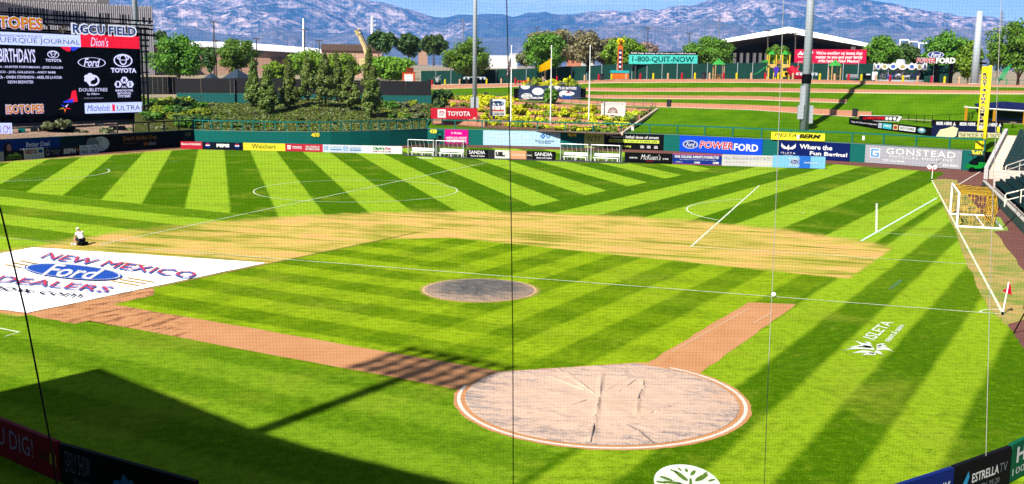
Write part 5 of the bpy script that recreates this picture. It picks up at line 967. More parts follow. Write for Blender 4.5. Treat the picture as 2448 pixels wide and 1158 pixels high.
bk=[atd(x,y,d+26) for x,y in ((1722,170),(2062,170),(2062,119),(1890,86),(1722,114))]; T.part('back_shade_sheet',MB().add(bk,[(0,1,2,3,4)]),mat('pavilion_shade',(.012,.012,.012),.9,.1,.5))  # near-black sheet painting the shade inside the open pavilion
for x in (1757,1773,1788,1804,1818,1832,1848): P=atd(x,160,d+2); T.part('column',MB().obox(P-[.5,0,0],(.75,0,0),(.25,.9,0),(0,0,zat(x,127,P)-P[2])),M_WROOF)
for x in (2040,1720): P=atd(x,160,d-8); T.part('column',MB().obox(P-[.5,0,0],(.8,0,0),(0,.9,0),(0,0,zat(x,112,P)-P[2])),M_WROOF)
# crane
d=285; T=Thing('crane','cream telescopic crane boom rising behind the hill trees','crane',atd(884,160,d)); M_CRN=pm('efd9a0')
bs=[atd(884,150,d),atd(872,112,d),atd(858,82,d),atd(851,74,d)]
T.part('boom',MB().tube([bs[0],bs[1],bs[2]],[.72,.66,.55],4),M_CRN); T.part('boom_head',MB().tube([bs[2],bs[3],bs[3]+[.9,0,.4]],[.75,.6,.3],4),M_CRN); T.part('cable',MB().tube([bs[3]+[.9,0,.4],atd(876,104,d),atd(890,128,d)],.10,4),K_); T.part('cab',MB().obox(atd(862,170,d),(5,0,0),(0,3,0),(0,0,3.4)),M_CRN)
# poles on the skyline
def pole(name,label,x,yt,yb,d,r,m,arm=0,cat='lamp post',xt=None):
    P=atd(x,yb,d); Q=atd(xt or x,yt,d); T=Thing(name,label,cat,P,'poles on the skyline'); T.part('shaft',MB().tube([P-[0,0,3],Q],[r*1.25,r*.8],8),m)
    if arm: T.part('arm',MB().obox(Q-[arm,0,.1],(arm*2,0,0),(0,.3,0),(0,0,.22)),m)
    return T
M_DP=mat('dark_pole',(.05,.04,.035),.7,.1,2); M_GP=mat('galvanised_steel',(.42,.45,.48)); M_WP=mat('white_pole',(.62,.62,.60),.5,.05,2)
for x,yt,yb,d,l in [(511,53,158,250,'tall dark lamp post in front of the warehouse left half'),(516,97,158,260,'short dark lamp post beside the tall one at the warehouse'),(613,93,150,270,'dark lamp post right of the round warehouse tree'),(727,72,140,270,'dark lamp post behind the hill junipers'),(763,98,150,275,'short dark lamp post near the brown fascia'),(905,70,120,300,'dark lamp post right of the crane boom'),(1284,67,150,310,'dark pole behind the olive brown trees'),(1549,68,128,300,'dark lamp post above the turquoise billboard'),(1648,80,130,300,'short dark lamp post right of the turquoise billboard'),(1836,74,130,262,'dark lamp post in front of the pavilion ridge'),(1902,80,125,262,'lamp post beside the light pole in front of the pavilion'),(2387,75,160,300,'thin dark mast left of the rightmost tree')]:
    pole('lamp_post',l,x,yt,yb,d,.16,M_DP,.9)
T=pole('transmission_pole','tall white transmission pole right of the crane',889,38,118,420,.45,M_WP,0,'utility pole')
for y in (50,60,70): Q=atd(889,y,420); T.part('insulator_arm',MB().obox(Q-[0,0,.1],(1.6,0,0),(0,.2,0),(0,0,.2)),M_WP)
pole('transmission_pole','slim pale pole above the warehouse roof',725,44,110,420,.35,M_WP,0,'utility pole')
for x,yt,l in [(1107,42,'distant transmission tower left of the left light pole'),(1720,35,'distant transmission tower left of the pavilion'),(2396,26,'distant antenna mast above the rightmost tree')]:
    T=pole('transmission_pole',l,x,yt,118,600,.35,pm('8a90a8'),0,'utility pole')
    for k in range(3): Q=atd(x,yt+8+9*k,600); T.part('cross_arm',MB().obox(Q-[1.8,0,.15],(3.6,0,0),(0,.3,0),(0,0,.3)),pm('8a90a8'))
for x,l in ((2152,'left'),(2174,'middle'),(2197,'right')): T=pole('roof_lamp',l+' pale lamp post on the hillside drive behind the carousel',x,(97,101,105)[(x-2152)//22],150,330,.22,M_WP,0); Q=atd(x,(97,101,105)[(x-2152)//22],330); T.part('arm',MB().obox(Q,(2.6,-.4,0),(0,.4,0),(0,0,.35)),M_WP)

# dark mesh fence left of the black screen
T=Thing('mesh_fence','dark mesh fence between the scoreboard and the black screen','fence',atd(385,222,186))
for x in range(330,424,12): A=atd(x,226,186);B_=atd(x+11.6,226,186); T.part('mesh_panel',MB().obox(A*[1,1,0]+[0,0,A[2]],(B_-A)*[1,1,0],(0,.05,0),(0,0,2.9)),M_SCR)
# ================================================================ COVERS, GOAL, PEOPLE, FURNITURE
# ---------------------------------------------------------------- tarpaulin with print
tp=[np.array(q) for q in ((-20.46,17.01),(-10.01,27.46),(-23.37,35.41),(-31.5,24.8))]
T=Thing('infield_tarp','large white tarpaulin printed with car dealer lettering over the left infield','tarp',(-21,26,0))
rows=[]; nn=26
for i in range(nn+1):
    r=[]
    for j in range(nn+1):
        a,b_=i/nn,j/nn; q=(1-b_)*((1-a)*tp[0]+a*tp[1])+b_*((1-a)*tp[3]+a*tp[2]); e=min(a,b_,1-a,1-b_)
        z=.03+.035*max(0,mnoise.noise(Vector((q[0]*.5,q[1]*.5,2))))*(1 if e>.02 else 0)+ .02*abs(mnoise.noise(Vector((q[0]*1.7,q[1]*.3,5))))
        r.append((q[0]+.06*mnoise.noise(Vector((q[0],q[1],7))),q[1]+.06*mnoise.noise(Vector((q[1],q[0],7))),z))
    rows.append(r)
T.part('sheet',MB().grid(rows[::-1]),mat('tarp_vinyl',(.80,.80,.79),.45,.03,1.5),smooth=True)
def tt(s,c,z,m,b=0.,sh=0.,nm='lettering'): return gtext(nm,s,c,z,m,T.o,T.loc,b,sh)
M_TR=pm('e8475a'); M_TB=pm('2a5cc4'); M_TL=pm('4a7ad8'); M_TG=pm('f0c050'); M_TK=pm('1a1a24')
nm=[(100,623),(462,672),(470,655),(118,607)]
tt('NEW MEXICO',[(93.5,622.3),(461,672.8),(470,657),(110,607.8)],.105,M_TL,.0,.25); tt('NEW MEXICO',[(96,620),(464,670),(471,655.5),(113,606.5)],.112,M_TR,-.006,.25)
tt('FORD DEALERS',[(-207,659),(263.5,706.8),(270.5,691.8),(-190,645)],.105,M_TL,.0,.25); tt('FORD DEALERS',[(-204,657),(266,704),(272,690),(-187,643)],.112,M_TR,-.006,.25)
tt('fordnow.com',[(-120,688),(192,717),(202,705),(-105,673)],.105,M_TK,.0,.25)
def govl(x,y,rx,ry,k,z,m,n=40,ring=None):
    pts=[(x+rx*math.cos(t),y+ry*math.sin(t)+k*rx*math.cos(t)) for t in np.linspace(0,6.283,n,endpoint=False)]; mb=MB()
    if ring: p2=[(x+ring*rx*math.cos(t),y+ring*ry*math.sin(t)+k*ring*rx*math.cos(t)) for t in np.linspace(0,6.283,n,endpoint=False)]; W2=[(*G(*q)[:2],z) for q in pts+p2]; mb.add(W2,[(i,(i+1)%n,n+(i+1)%n,n+i) for i in range(n)][::1])
    else: mb.add([(*G(*q)[:2],z) for q in pts],[tuple(range(n))])
    return T.part('oval_emblem',mb,m)
govl(175,654.5,117,17.5,.088,.105,M_TB); govl(175,654.5,113,16.2,.088,.112,W_,ring=.965); tt('Ford',[(98,664),(240,676),(252,650),(112,633)],.118,W_,.02,.5)
for k in range(3):
    for x0,y0,x1,y1_ in ((302+k*-18,667+k*4,368-k*-0-18*k,678+k*4),(38-22*k*0+8-18*k,626+k*4.5,92-20*k,634+k*4.5)): T.part('stripe',MB().add([(*G(*q)[:2],.106) for q in ((x0,y0+2.2),(x1,y1_+2.2),(x1,y1_),(x0,y0))],[(0,1,2,3)]),M_TG)
T.part('stripe',MB().add([(*G(*q)[:2],.106) for q in ((290,632),(345,640),(345,638),(290,630))],[(0,1,2,3)]),M_TG)
# ---------------------------------------------------------------- home plate and mound covers
def covmat(name,c1,c2,c3,R,edge):
    m,nt,b=newmat(name); p,x,y=turf_parts(nt); r=(x*x+y*y).sqrt()/R
    n=noi(nt,p,.9,7,.75); st=noi(nt,mapv(nt,p,(.6,3,1),.5),1.,6,.75); f=noi(nt,p,6,6,.8)
    c=mixc(nt,n.step(.35,.65),c1,c2); k=(st*.6+f*.4+r*edge).step(.58,.76); c=mixc(nt,k*.85,c,c3); c=mixc(nt,noi(nt,p,2.2,8,.85).step(.56,.70)*.55,c,tuple(1.6*a for a in c3)); c=mixc(nt,noi(nt,p,.35,4).step(.55,.75)*.4,c,(.36,.20,.10))
    nt.links.new(c.k,b.inputs['Base Color']); b.inputs['Roughness'].default_value=.7; b.inputs['Specular IOR Level'].default_value=.2
    bp=nt.nodes.new('ShaderNodeBump'); bp.inputs['Strength'].default_value=.5; bp.inputs['Distance'].default_value=.06; nt.links.new(f.k,bp.inputs['Height']); nt.links.new(bp.outputs[0],b.inputs['Normal']); return m
def ridge(q,segs):
    h=0.
    for (ax,ay,bx,by,hh,wd) in segs:
        d=np.array([bx-ax,by-ay]); L2=d@d; t=max(0,min(1,((q[0]-ax)*d[0]+(q[1]-ay)*d[1])/L2)); dx,dy=q[0]-ax-t*d[0],q[1]-ay-t*d[1]; r2=(dx*dx+dy*dy)/wd**2
        h=max(h,hh*math.exp(-r2)*min(1,4*min(t+.05,1.05-t)))
    return h
def gp(x,y): q=G(x,y); return q[0],q[1]
segs=[]
for pl,hh,wd in [([(1438,893),(1432,955),(1424,1000),(1412,1062)],.10,.06),([(1535,910),(1538,925),(1536,940),(1527,955),(1520,998)],.08,.05),([(1520,1010),(1560,990),(1600,977)],.06,.05),([(1500,1020),(1560,1060)],.06,.05),([(1500,1015),(1640,1052)],.05,.05),([(1490,890),(1495,910)],.06,.05),([(1290,895),(1410,940)],.05,.06),([(1340,885),(1425,950)],.05,.05),([(1330,990),(1400,965)],.05,.05),([(1440,945),(1510,900)],.05,.05)]:
    for a,b_ in zip(pl[:-1],pl[1:]): segs.append((*gp(*a),*gp(*b_),hh,wd))
def cover(name,label,R,ytop,c,m,dome,segs,nr,na,ctr):
    mb=MB(); rows=[]
    for i in range(nr+1):
        r=R*(i/nr)**.9; row=[]
        for k in range(na+1):
            t=2*math.pi*k/na; x,y=r*math.cos(t),min(r*math.sin(t),ytop); z=dome*(1-(r/R)**2)+.035+ridge((x+ctr[0],y+ctr[1]),segs)+.03*mnoise.fractal(Vector((x*1.1,y*1.1,3)),1,2,4)*(1-(i/nr)**8)
            if i==nr: z=.02
            row.append((x,y,max(z,.02)))
        rows.append(row)
    mb.grid(rows[::-1]); T=Thing(name,label,'cover',(ctr[0],ctr[1],0)); o=link('sheet',mb.mesh('sheet'),m,T.o,smooth=True); T.o.location=(*ctr,0); return T
cover('home_plate_cover','large round wrinkled pinkish cover over home plate',4.47,3.62,None,covmat('cover_vinyl',(.43,.298,.215),(.37,.262,.195),(.092,.095,.112),4.5,.15),.03,segs,90,190,(0,0))

HC=[o for o in bpy.data.objects if o.name=='home_plate_cover'][0]
M_CREASE=mat('crease_shade',(.10,.085,.08),.9,.4,6)  # dark strips painting shade into the folds of the cover
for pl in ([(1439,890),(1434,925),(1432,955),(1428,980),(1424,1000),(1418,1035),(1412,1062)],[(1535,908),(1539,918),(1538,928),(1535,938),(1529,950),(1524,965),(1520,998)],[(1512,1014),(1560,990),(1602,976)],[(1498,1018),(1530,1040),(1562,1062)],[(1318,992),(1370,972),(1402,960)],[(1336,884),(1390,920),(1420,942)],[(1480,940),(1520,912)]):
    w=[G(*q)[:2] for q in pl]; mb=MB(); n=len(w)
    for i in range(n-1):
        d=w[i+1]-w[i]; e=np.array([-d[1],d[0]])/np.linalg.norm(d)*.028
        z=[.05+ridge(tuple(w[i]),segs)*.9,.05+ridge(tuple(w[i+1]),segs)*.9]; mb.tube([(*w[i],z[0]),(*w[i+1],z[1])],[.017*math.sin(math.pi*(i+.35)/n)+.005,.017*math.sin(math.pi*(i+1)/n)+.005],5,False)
    link('crease_shade_line',mb.mesh('crease_shade_line'),M_CREASE,HC)
rg=np.random.default_rng(3); ms=[]
for i in range(9): a=rg.random()*6.28; q=rg.random()*1.8; x,y=q*math.cos(a),17.98+q*math.sin(a); b2=rg.random()*6.28; ms.append((x,y,x+math.cos(b2)*1.4,y+math.sin(b2)*1.4,.05,.06))
def moundmat():
    m,nt,b=newmat('mound_cover_vinyl'); p,x,y=turf_parts(nt); r=(x*x+y*y).sqrt(); n=noi(nt,p,1.6,7,.8); st=noi(nt,mapv(nt,p,(1,2.5,1),.8),1.5,6,.8)
    c=mixc(nt,n.step(.35,.65),(.046,.046,.046),(.095,.082,.072)); c=mixc(nt,(st*.8+r*.16).step(.62,.86)*.8,c,(.24,.17,.12)); nt.links.new(c.k,b.inputs['Base Color']); b.inputs['Roughness'].default_value=.75; b.inputs['Specular IOR Level'].default_value=.15; return m
cover('mound_cover','grey round cover over the pitching mound',2.70,99,None,moundmat(),.22,ms,40,110,(0,17.98))
flat('mound_dirt_ring',ring(2.5,2.84,0,6.283,80,0,17.98),.009,mat('mound_ring_clay',(.34,.22,.12),.95,.3,3))
# ---------------------------------------------------------------- goal
P3=lambda a,b_,z=0:np.array([*pitch(a,b_),z])
T=Thing('soccer_goal','white soccer goal with yellow and black net at the right','goal',P3(-1.2,0)); M_GW=mat('goal_paint',(.78,.78,.76),.4,.04,3)
hw=3.72; bk=-3.0
for s in (-1,1): T.part('post',MB().tube([P3(0,s*hw),P3(0,s*hw,2.5)],.075,10),M_GW); T.part('base_bar',MB().tube([P3(0,s*hw,.06),P3(bk,s*hw,.06)],.065,8),M_GW); 
T.part('crossbar',MB().tube([P3(-.0,-hw,2.46),P3(0,hw,2.46)],.075,10),M_GW); T.part('back_bar',MB().tube([P3(bk,-hw,.06),P3(bk,hw,.06)],.06,8),M_GW); T.part('cross_tie',MB().tube([P3(bk*.62,-hw,.05),P3(bk*.62,hw,.05)],.05,6),M_GW)
def nets():
    yl,bl=MB(),MB(); st=.0125
    def strand(p0,p1,k): (yl if k%2==0 else bl).tube([p0,p1],st,3,False)
    def panel(f,nu,nv,blk=4):
        for i in range(nu+1):
            for j in range(nv): strand(f(i/nu,j/nv),f(i/nu,(j+1)/nv),(i//2+j//blk))
        for j in range(nv+1):
            for i in range(nu): strand(f(i/nu,j/nv),f((i+1)/nu,j/nv),(i//blk+j))
    tb=-2.45
    sag=lambda u,v:.12*math.sin(math.pi*u)*math.sin(math.pi*v)
    panel(lambda u,v:P3(tb*v,-hw+2*hw*u,2.44-.10*v-sag(u,v)),30,9,5)
    panel(lambda u,v:P3(tb+(bk*.8-tb)*v-.15*math.sin(math.pi*v),-hw+2*hw*u,2.34*(1-v)+.06),30,9,5)
    for s in (-1,1): panel(lambda u,v,s=s:P3((tb)*u*(1-v)+(bk*.8)*u*v,s*hw,(2.44-.1*u)*(1-v)+.08*v),12,9,3)
    return yl,bl
yl,bl=nets(); o=T.part('yellow_net',yl,mat('yellow_net_twine',(.50,.30,.01),.8,.1,3)); o['kind']='stuff'; o=T.part('black_net',bl,mat('black_net_twine',(.012,.011,.010),.8,.1,3)); o['kind']='stuff'
for s in (-1,1): T.part('net_stay',MB().tube([P3(bk,s*hw,.1),P3(bk-.7,s*hw*.98,.9),P3(bk-1.0,s*hw*.96,1.9),P3(bk-.9,s*hw*.95,2.9)] if s<0 else [P3(bk,s*hw,.1),P3(bk-.5,s*hw,.7),P3(bk-.6,s*hw,1.3)],.035,6),K_)
# corner flags
def cflag(label,P,h,lean=(0,0)):
    T=Thing('corner_flag',label,'corner flag',P,'corner flags'); Q=np.asarray(P)+[lean[0],lean[1],h]; T.part('pole',MB().tube([P,Q],.028,7),M_GW); e=CR*.30*[1,1,0]
    T.part('flag',MB().add([Q-[0,0,.08],Q-[0,0,.08]-e*.2-[0,0,.18],Q-e*.9-[0,0,.40],Q-e*.1-[0,0,.52],Q+e*.35-[0,0,.42],Q+e*.3-[0,0,.1],Q+e*.62-[0,0,.60]],[(0,1,2,3),(0,3,6,5)]),pm('d01c3c')); T.part('spring_base',MB().cyl(P,.05,.16,8),K_)
cflag('leaning corner flag at the near right corner',P3(0.05,-H-.12),1.52,(.17,-.03)); cflag('upright corner flag at the far right corner',P3(0,H),1.5); P=G(343.5,357.5); cflag('distant corner flag in front of the dark left field wall',P,1.5)
solo('ball',MB().sphere((*G(1849,711)[:2],.13),.12,12,8),mat('ball_leather',(.75,.75,.72),.5,.1,9),'small white ball on the near touch line by first base','ball',G(1849,711),smooth=True)
# ---------------------------------------------------------------- dugout shelters
M_ALU=mat('aluminium_frame',(.55,.56,.56),.4,.06,3,metal=.3); M_SEATW=mat('white_bench',(.75,.75,.72),.5,.05,3)
def glassmat():
    m,nt,b=newmat('clear_panel'); tr=nt.nodes.new('ShaderNodeBsdfTransparent'); tr.inputs[0].default_value=(.62,.62,.60,1); ms=nt.nodes.new('ShaderNodeMixShader'); ms.inputs[0].default_value=.12; b.inputs['Roughness'].default_value=.15; b.inputs['Base Color'].default_value=(.1,.1,.1,1)
    nt.links.new(tr.outputs[0],ms.inputs[1]); nt.links.new(b.outputs[0],ms.inputs[2]); nt.links.new(ms.outputs[0],nt.nodes['Material Output'].inputs[0]); return m
M_CLR=glassmat()
def shelter(label,p0,p1):
    A=G(*p0);B_=G(*p1); u=(B_-A)/np.linalg.norm(B_-A); w=float(np.linalg.norm(B_-A)); n=np.array([u[1],-u[0],0]); T=Thing('dugout_shelter',label,'bench shelter',(A+B_)/2,'dugout shelters')
    prof=[(0.05,2.05),(-.45,2.02),(-.85,1.75),(-1.02,1.3),(-1.05,.7),(-1.05,.05)]
    for k in range(7):
        f=k/6; T.part('rib',MB().tube([A+u*w*f+n*a+[0,0,z] for a,z in prof],.035,5),M_ALU)
    for s in (0,1): T.part('side_frame',MB().tube([A+u*w*s+n*.05+[0,0,2.05],A+u*w*s+n*.05+[0,0,.04],A+u*w*s-n*1.05+[0,0,.04]],.04,6),M_ALU); T.part('side_panel',MB().add([A+u*w*s+n*a+[0,0,z] for a,z in [(.05,.05)]+prof],[tuple(range(7))]),M_CLR)
    T.part('front_beam',MB().tube([A+n*.05+[0,0,2.06],B_+n*.05+[0,0,2.06]],.05,6),M_ALU)
    mb=MB(); mb.grid([[A+u*(w*f)+n*a+[0,0,z] for a,z in prof] for f in (0,.25,.5,.75,1)]); T.part('clear_roof',mb,M_CLR)
    T.part('bench_seat',MB().obox(A+u*.25-n*.55+[0,0,.42],u*(w-.5),n*.36,(0,0,.06)),M_SEATW); T.part('bench_back',MB().obox(A+u*.25-n*.75+[0,0,.62],u*(w-.5),n*.06,(0,0,.36)),M_SEATW)
    for f in (.1,.5,.9): T.part('bench_leg',MB().obox(A+u*w*f-n*.5+[0,0,.04],u*.07,n*.25,(0,0,.38)),M_SEATW)
    T.part('wheel',MB().tube([A+u*.1-n*.2+[0,0,.14],A+u*.22-n*.2+[0,0,.14]],.14,10),K_); T.part('wheel',MB().tube([B_-u*.22-n*.2+[0,0,.14],B_-u*.1-n*.2+[0,0,.14]],.14,10),K_)
for a,b_,l in [((976,371.6),(1037,374.2),'leftmost clear bench shelter on the far touch line'),((1043,374.4),(1108,377.2),'clear bench shelter with team boards to its right'),((1340,383.2),(1405,385.8),'clear bench shelter in front of the lime WTF banner'),((1413,386),(1481,388.8),'clear bench shelter in front of the fake pills banner')]: shelter(l,a,b_)
for a,b_,l in [((1000,377.5),(1034,379.5),'white lettered mat on the turf before the leftmost shelter')]:
    flat('turf_lettering_mat',line(G(*a)[:2],G(*b_)[:2],.8),.02,M_TP)
struct('shelter_matting',MB().add([(*G(*q)[:2],.014) for q in ((962,372),(1115,379.5),(1340,386.5),(1485,391.5),(1500,391.5),(1500,388),(1340,382.5),(1115,375.5),(962,368))],[tuple(range(9))]),mat('dark_matting',(.03,.032,.03),.9,.2,2))
# tractor by the 428 mark
P=G(1052,346); T=Thing('utility_tractor','small dark tractor with orange bonnet behind the shelters','tractor',P); u=CR*[1,1,0]; n_=np.array([-u[1],u[0],0])
T.part('body',MB().obox(P-u*.9+[0,0,.5],u*2.6,n_*.9,(0,0,.35)),K_); T.part('bonnet',MB().obox(P+u*.7+[0,0,.86],u*1.0,n_*.8,(0,0,.35)),pm('e07a3a')); T.part('roll_bar',MB().tube([P-u*.7+[0,0,.8],P-u*.4+[0,0,2.0],P+u*.3+[0,0,2.0],P+u*.35+[0,0,.85]],.05,6),K_); T.part('boom_arm',MB().tube([P-u*1.1+[0,0,.9],P-u*1.7+[0,0,.7]],.07,5),K_); T.part('seat',MB().obox(P-u*.3+[0,0,.86],u*.5,n_*.5,(0,0,.5)),K_)
for a in (-.7,1.5): T.part('wheel',MB().tube([P+u*a-n_*.1+[0,0,.45],P+u*a+n_*.15+[0,0,.45]],.45,12),K_)
# ---------------------------------------------------------------- crouching groundsman
def skin_mesh(name,V,E_,R,mat_,parent,loc,sub=2):
    me=bpy.data.meshes.new(name); me.from_pydata([tuple(v) for v in V],E_,[]); o=link(name,me,mat_,parent); o.location=(0,0,0)
    me.materials.append(mat_) if not me.materials else None
    sk=o.modifiers.new('skin','SKIN'); lay=me.skin_vertices[0].data if me.skin_vertices else None
    if lay is None:
        bm=None
    for i,r in enumerate(R): me.skin_vertices[0].data[i].radius=(r,r); me.skin_vertices[0].data[i].use_root=(i==0)
    ss=o.modifiers.new('smooth','SUBSURF'); ss.levels=sub; ss.render_levels=sub; return o
pp=G(196,586.5); Fd=(-CR*.86+np.array([CF[0],CF[1],0])*.5)*[1,1,0]; Fd/=np.linalg.norm(Fd); Sd=np.array([Fd[1],-Fd[0],0])     # facing, his right side
def bp(f,s,z): return Fd*f+Sd*s+np.array([0,0,z])
T=Thing('person','person in a white shirt, dark shorts and pale cap crouching by the tarpaulin','person',pp)
def sk(name,pts,edges,rad,m):
    V=[bp(*q) for q in pts]; me=bpy.data.meshes.new(name); me.from_pydata([tuple(v) for v in V],edges,[]); me.materials.append(m); o=link(name,me,None,T.o)
    o.modifiers.new('skin','SKIN')
    import bmesh
    bm=bmesh.new(); bm.from_mesh(me); lay=bm.verts.layers.skin.verify()
    for i,v in enumerate(bm.verts): v[lay].radius=(rad[i],rad[i]); v[lay].use_root=(i==0)
    bm.to_mesh(me); bm.free(); s=o.modifiers.new('smooth','SUBSURF'); s.levels=2; s.render_levels=2; return o
M_SKIN=mat('skin',(.42,.22,.15),.6,.08,8); M_SHIRT=mat('white_cotton',(.72,.72,.76),.85,.05,8); M_SHORT=mat('black_shorts',(.010,.010,.014),.8,.1,8)
# body: pelvis, spine, neck, head, arms with fingers, legs
pts=[(0,0,.30),(.07,0,.50),(.15,0,.68),(.20,0,.78),(.25,0,.85),(.29,0,.92),(.31,0,.99)]
rad=[.13,.13,.145,.10,.055,.085,.075]; ed=[(i,i+1) for i in range(6)]
for s in (-1,1):
    k=len(pts); pts+=[(.19,s*.18,.74),(.30,s*.23,.55),(.46,s*.17,.36),(.52,s*.14,.27)]; rad+=[.065,.048,.036,.03]; ed+=[(3,k),(k,k+1),(k+1,k+2),(k+2,k+3)]
    for j,(df,ds,dz) in enumerate(((.07,.045,-.03),(.095,.02,-.055),(.10,0,-.06),(.09,-.02,-.055),(.07,-.04,-.045))):
        q=len(pts); pts.append((.52+df*.6,s*.14+ds,.27+dz*.6)); pts.append((.52+df,s*.14+ds*1.1,.27+dz*1.35)); rad+=[.010,.008]; ed+=[(k+3,q),(q,q+1)]
    k=len(pts); pts+=[(.06,s*.11,.28),(.42,s*.20,.46),(.36,s*.18,.24),(.30,s*.17,.07),(.46,s*.19,.04)]; rad+=[.10,.068,.055,.042,.035]; ed+=[(0,k),(k,k+1),(k+1,k+2),(k+2,k+3),(k+3,k+4)]
sk('body',pts,ed,rad,M_SKIN)
sk('shirt',[(-.02,0,.36),(.06,0,.50),(.15,0,.68),(.19,0,.77),(.19,.18,.75),(.27,.22,.61),(.19,-.18,.75),(.27,-.22,.61)],[(0,1),(1,2),(2,3),(3,4),(4,5),(3,6),(6,7)],[.175,.165,.175,.12,.095,.075,.095,.075],M_SHIRT)
sk('shorts',[(-.02,0,.30),(.06,.12,.29),(.33,.185,.43),(.06,-.12,.29),(.33,-.185,.43)],[(0,1),(1,2),(0,3),(3,4)],[.16,.125,.098,.125,.098],M_SHORT)
for s in (-1,1): sk('shoe',[(.27,s*.17,.05),(.38,s*.18,.05),(.50,s*.19,.04)],[(0,1),(1,2)],[.055,.055,.045],M_SHIRT)
mb=MB().lathe(pp+bp(.315,0,.955),[(.098,0),(.10,.03),(.085,.075),(.045,.10),(.001,.108)],14); b0=pp+bp(.39,0,.955); mb.add([b0-Sd*.07,b0+Sd*.07,b0+Sd*.05+Fd*.09-[0,0,.03],b0-Sd*.05+Fd*.09-[0,0,.03]],[(0,1,2,3)]); T.part('cap',mb,mat('pale_cap',(.62,.58,.50),.8,.05,8),smooth=True)
T.part('hair',MB().sphere(pp+bp(.275,0,.935),.085,12,8,(.9,.95,.85)),pm('1c1512'),smooth=True)
# face: eyes, nose, mouth and ears
fc=pp+bp(.385,0,.945)
for s in (-1,1): T.part('eye',MB().sphere(fc+Sd*s*.03+[0,0,.012]-Fd*.012,.010,8,5),K_); T.part('ear',MB().sphere(pp+bp(.30,s*.088,.945),.022,8,5,(.6,.5,1)),M_SKIN)
T.part('nose',MB().sphere(fc-[0,0,.012],.014,8,5,(1,1,1.4)),M_SKIN); T.part('mouth',MB().obox(fc-Sd*.02-[0,0,.045]-Fd*.012,Sd*.04,Fd*.008,(0,0,.008)),pm('8a3a34'))
T2=Thing('equipment_box','low black box the crouching person sits on','box',pp-Fd*.10); T2.part('case',MB().obox(pp-Fd*.30-Sd*.22,Fd*.44,Sd*.44,(0,0,.17)),K_); T2.part('lid',MB().obox(pp-Fd*.31-Sd*.23+[0,0,.172],Fd*.46,Sd*.46,(0,0,.04)),pm('1c1e22'))
P=G(173,586); T=Thing('paint_cup','two small white cups beside the crouching person','cup',P); T.part('cup',MB().cyl(P,.07,.13,10,.08),W_); T.part('cup',MB().cyl(P+CR*[.14,.14,0],.06,.11,10,.07),W_)
# ---------------------------------------------------------------- light poles
M_GAL=MATS['galvanised_steel']
def lightpole(label,P,h,r,r1,boxes=(),lamps=(),arms=()):
    T=Thing('light_pole',label,'light pole',P); T.part('shaft',MB().tube([np.asarray(P)-[0,0,.5],np.asarray(P)+[0,0,h]],[r,r1],16),M_GAL,smooth=True); u=CR*[1,1,0]; f_=-np.array([CF[0],CF[1],0])
    T.part('base_plate',MB().cyl(np.asarray(P)-[0,0,.1],r*1.5,.25,16),M_CONC)
    for (du,z0,z1,w) in boxes: T.part('control_cabinet',MB().obox(np.asarray(P)+u*(du-w/2)+f_*(r*.6)+[0,0,z0],u*w,f_*.35,(0,0,z1-z0)),mat('cabinet_grey',(.24,.26,.28),.7,.08,2))
    for z,hw_ in lamps:
        T.part('lamp_arm',MB().obox(np.asarray(P)-u*hw_+[0,0,z],u*2*hw_,f_*.12,(0,0,.12)),M_GAL)
        for s in (-1,-.6,.6,1): T.part('lamp_head',MB().cyl(np.asarray(P)+u*hw_*s+f_*.1+[0,0,z-.25],.22,.35,10,.14),M_GAL)
    return T
P=atd(1134.5,283,164.5); lightpole('left grey light pole rising from the shrub garden',P,36,.38,.26,[(-.35,1.6,3.3,.55),(.45,1.6,3.3,.4)],[(zat(1134,186,P)-P[2],1.6)])
P=np.array([66.19,101.8,2.85]); T=lightpole('thick grey light pole on the berm behind the yellow berm banner',P,37.5,.64,.42,[(-.55,3.9,6.6,.7),(-.75,2.0,3.9,.8),(.75,1.4,3.9,.45)],[(zat(1926,176,P)-P[2],1.35)])
T.part('collar',MB().cyl(P+[0,0,zat(1926,200,P)-P[2]],.66,1.3,16),K_); T.part('lamp_arm',MB().obox(P-CR*[2.2,2.2,0]+[0,0,29.5],CR*[4.4,4.4,0],(.2,.2,0),(0,0,.25)),M_GAL)
P=w2(2329,200,153.).copy(); P[2]=rowpt(11,2329)[2]; P3p=P; T=lightpole('grey light pole beside the foul pole top on the concourse',P,zat(2341,27,P)-P[2],.66,.46); T.part('bracket',MB().obox(P+[.3,-.6,3.2],(1.2,0,0),(0,.3,0),(0,0,.3)),K_)
P=atd(325,75,182); T=lightpole('grey light pole with lamp heads behind the scoreboard',P-[0,0,9],42,.42,.36); u=CR*[1,1,0]
for k,du in enumerate((-1.2,-.5,.5,1.1,1.8)): q=atd(325,62,182)+u*du; T.part('lamp_head',MB().cyl(q,.32,.5,10,.2),pm('9fb0b4'))
T.part('lamp_arm',MB().obox(atd(325,60,182)-u*1.8,u*4.2,(0,.15,0),(0,0,.15)),M_GAL)
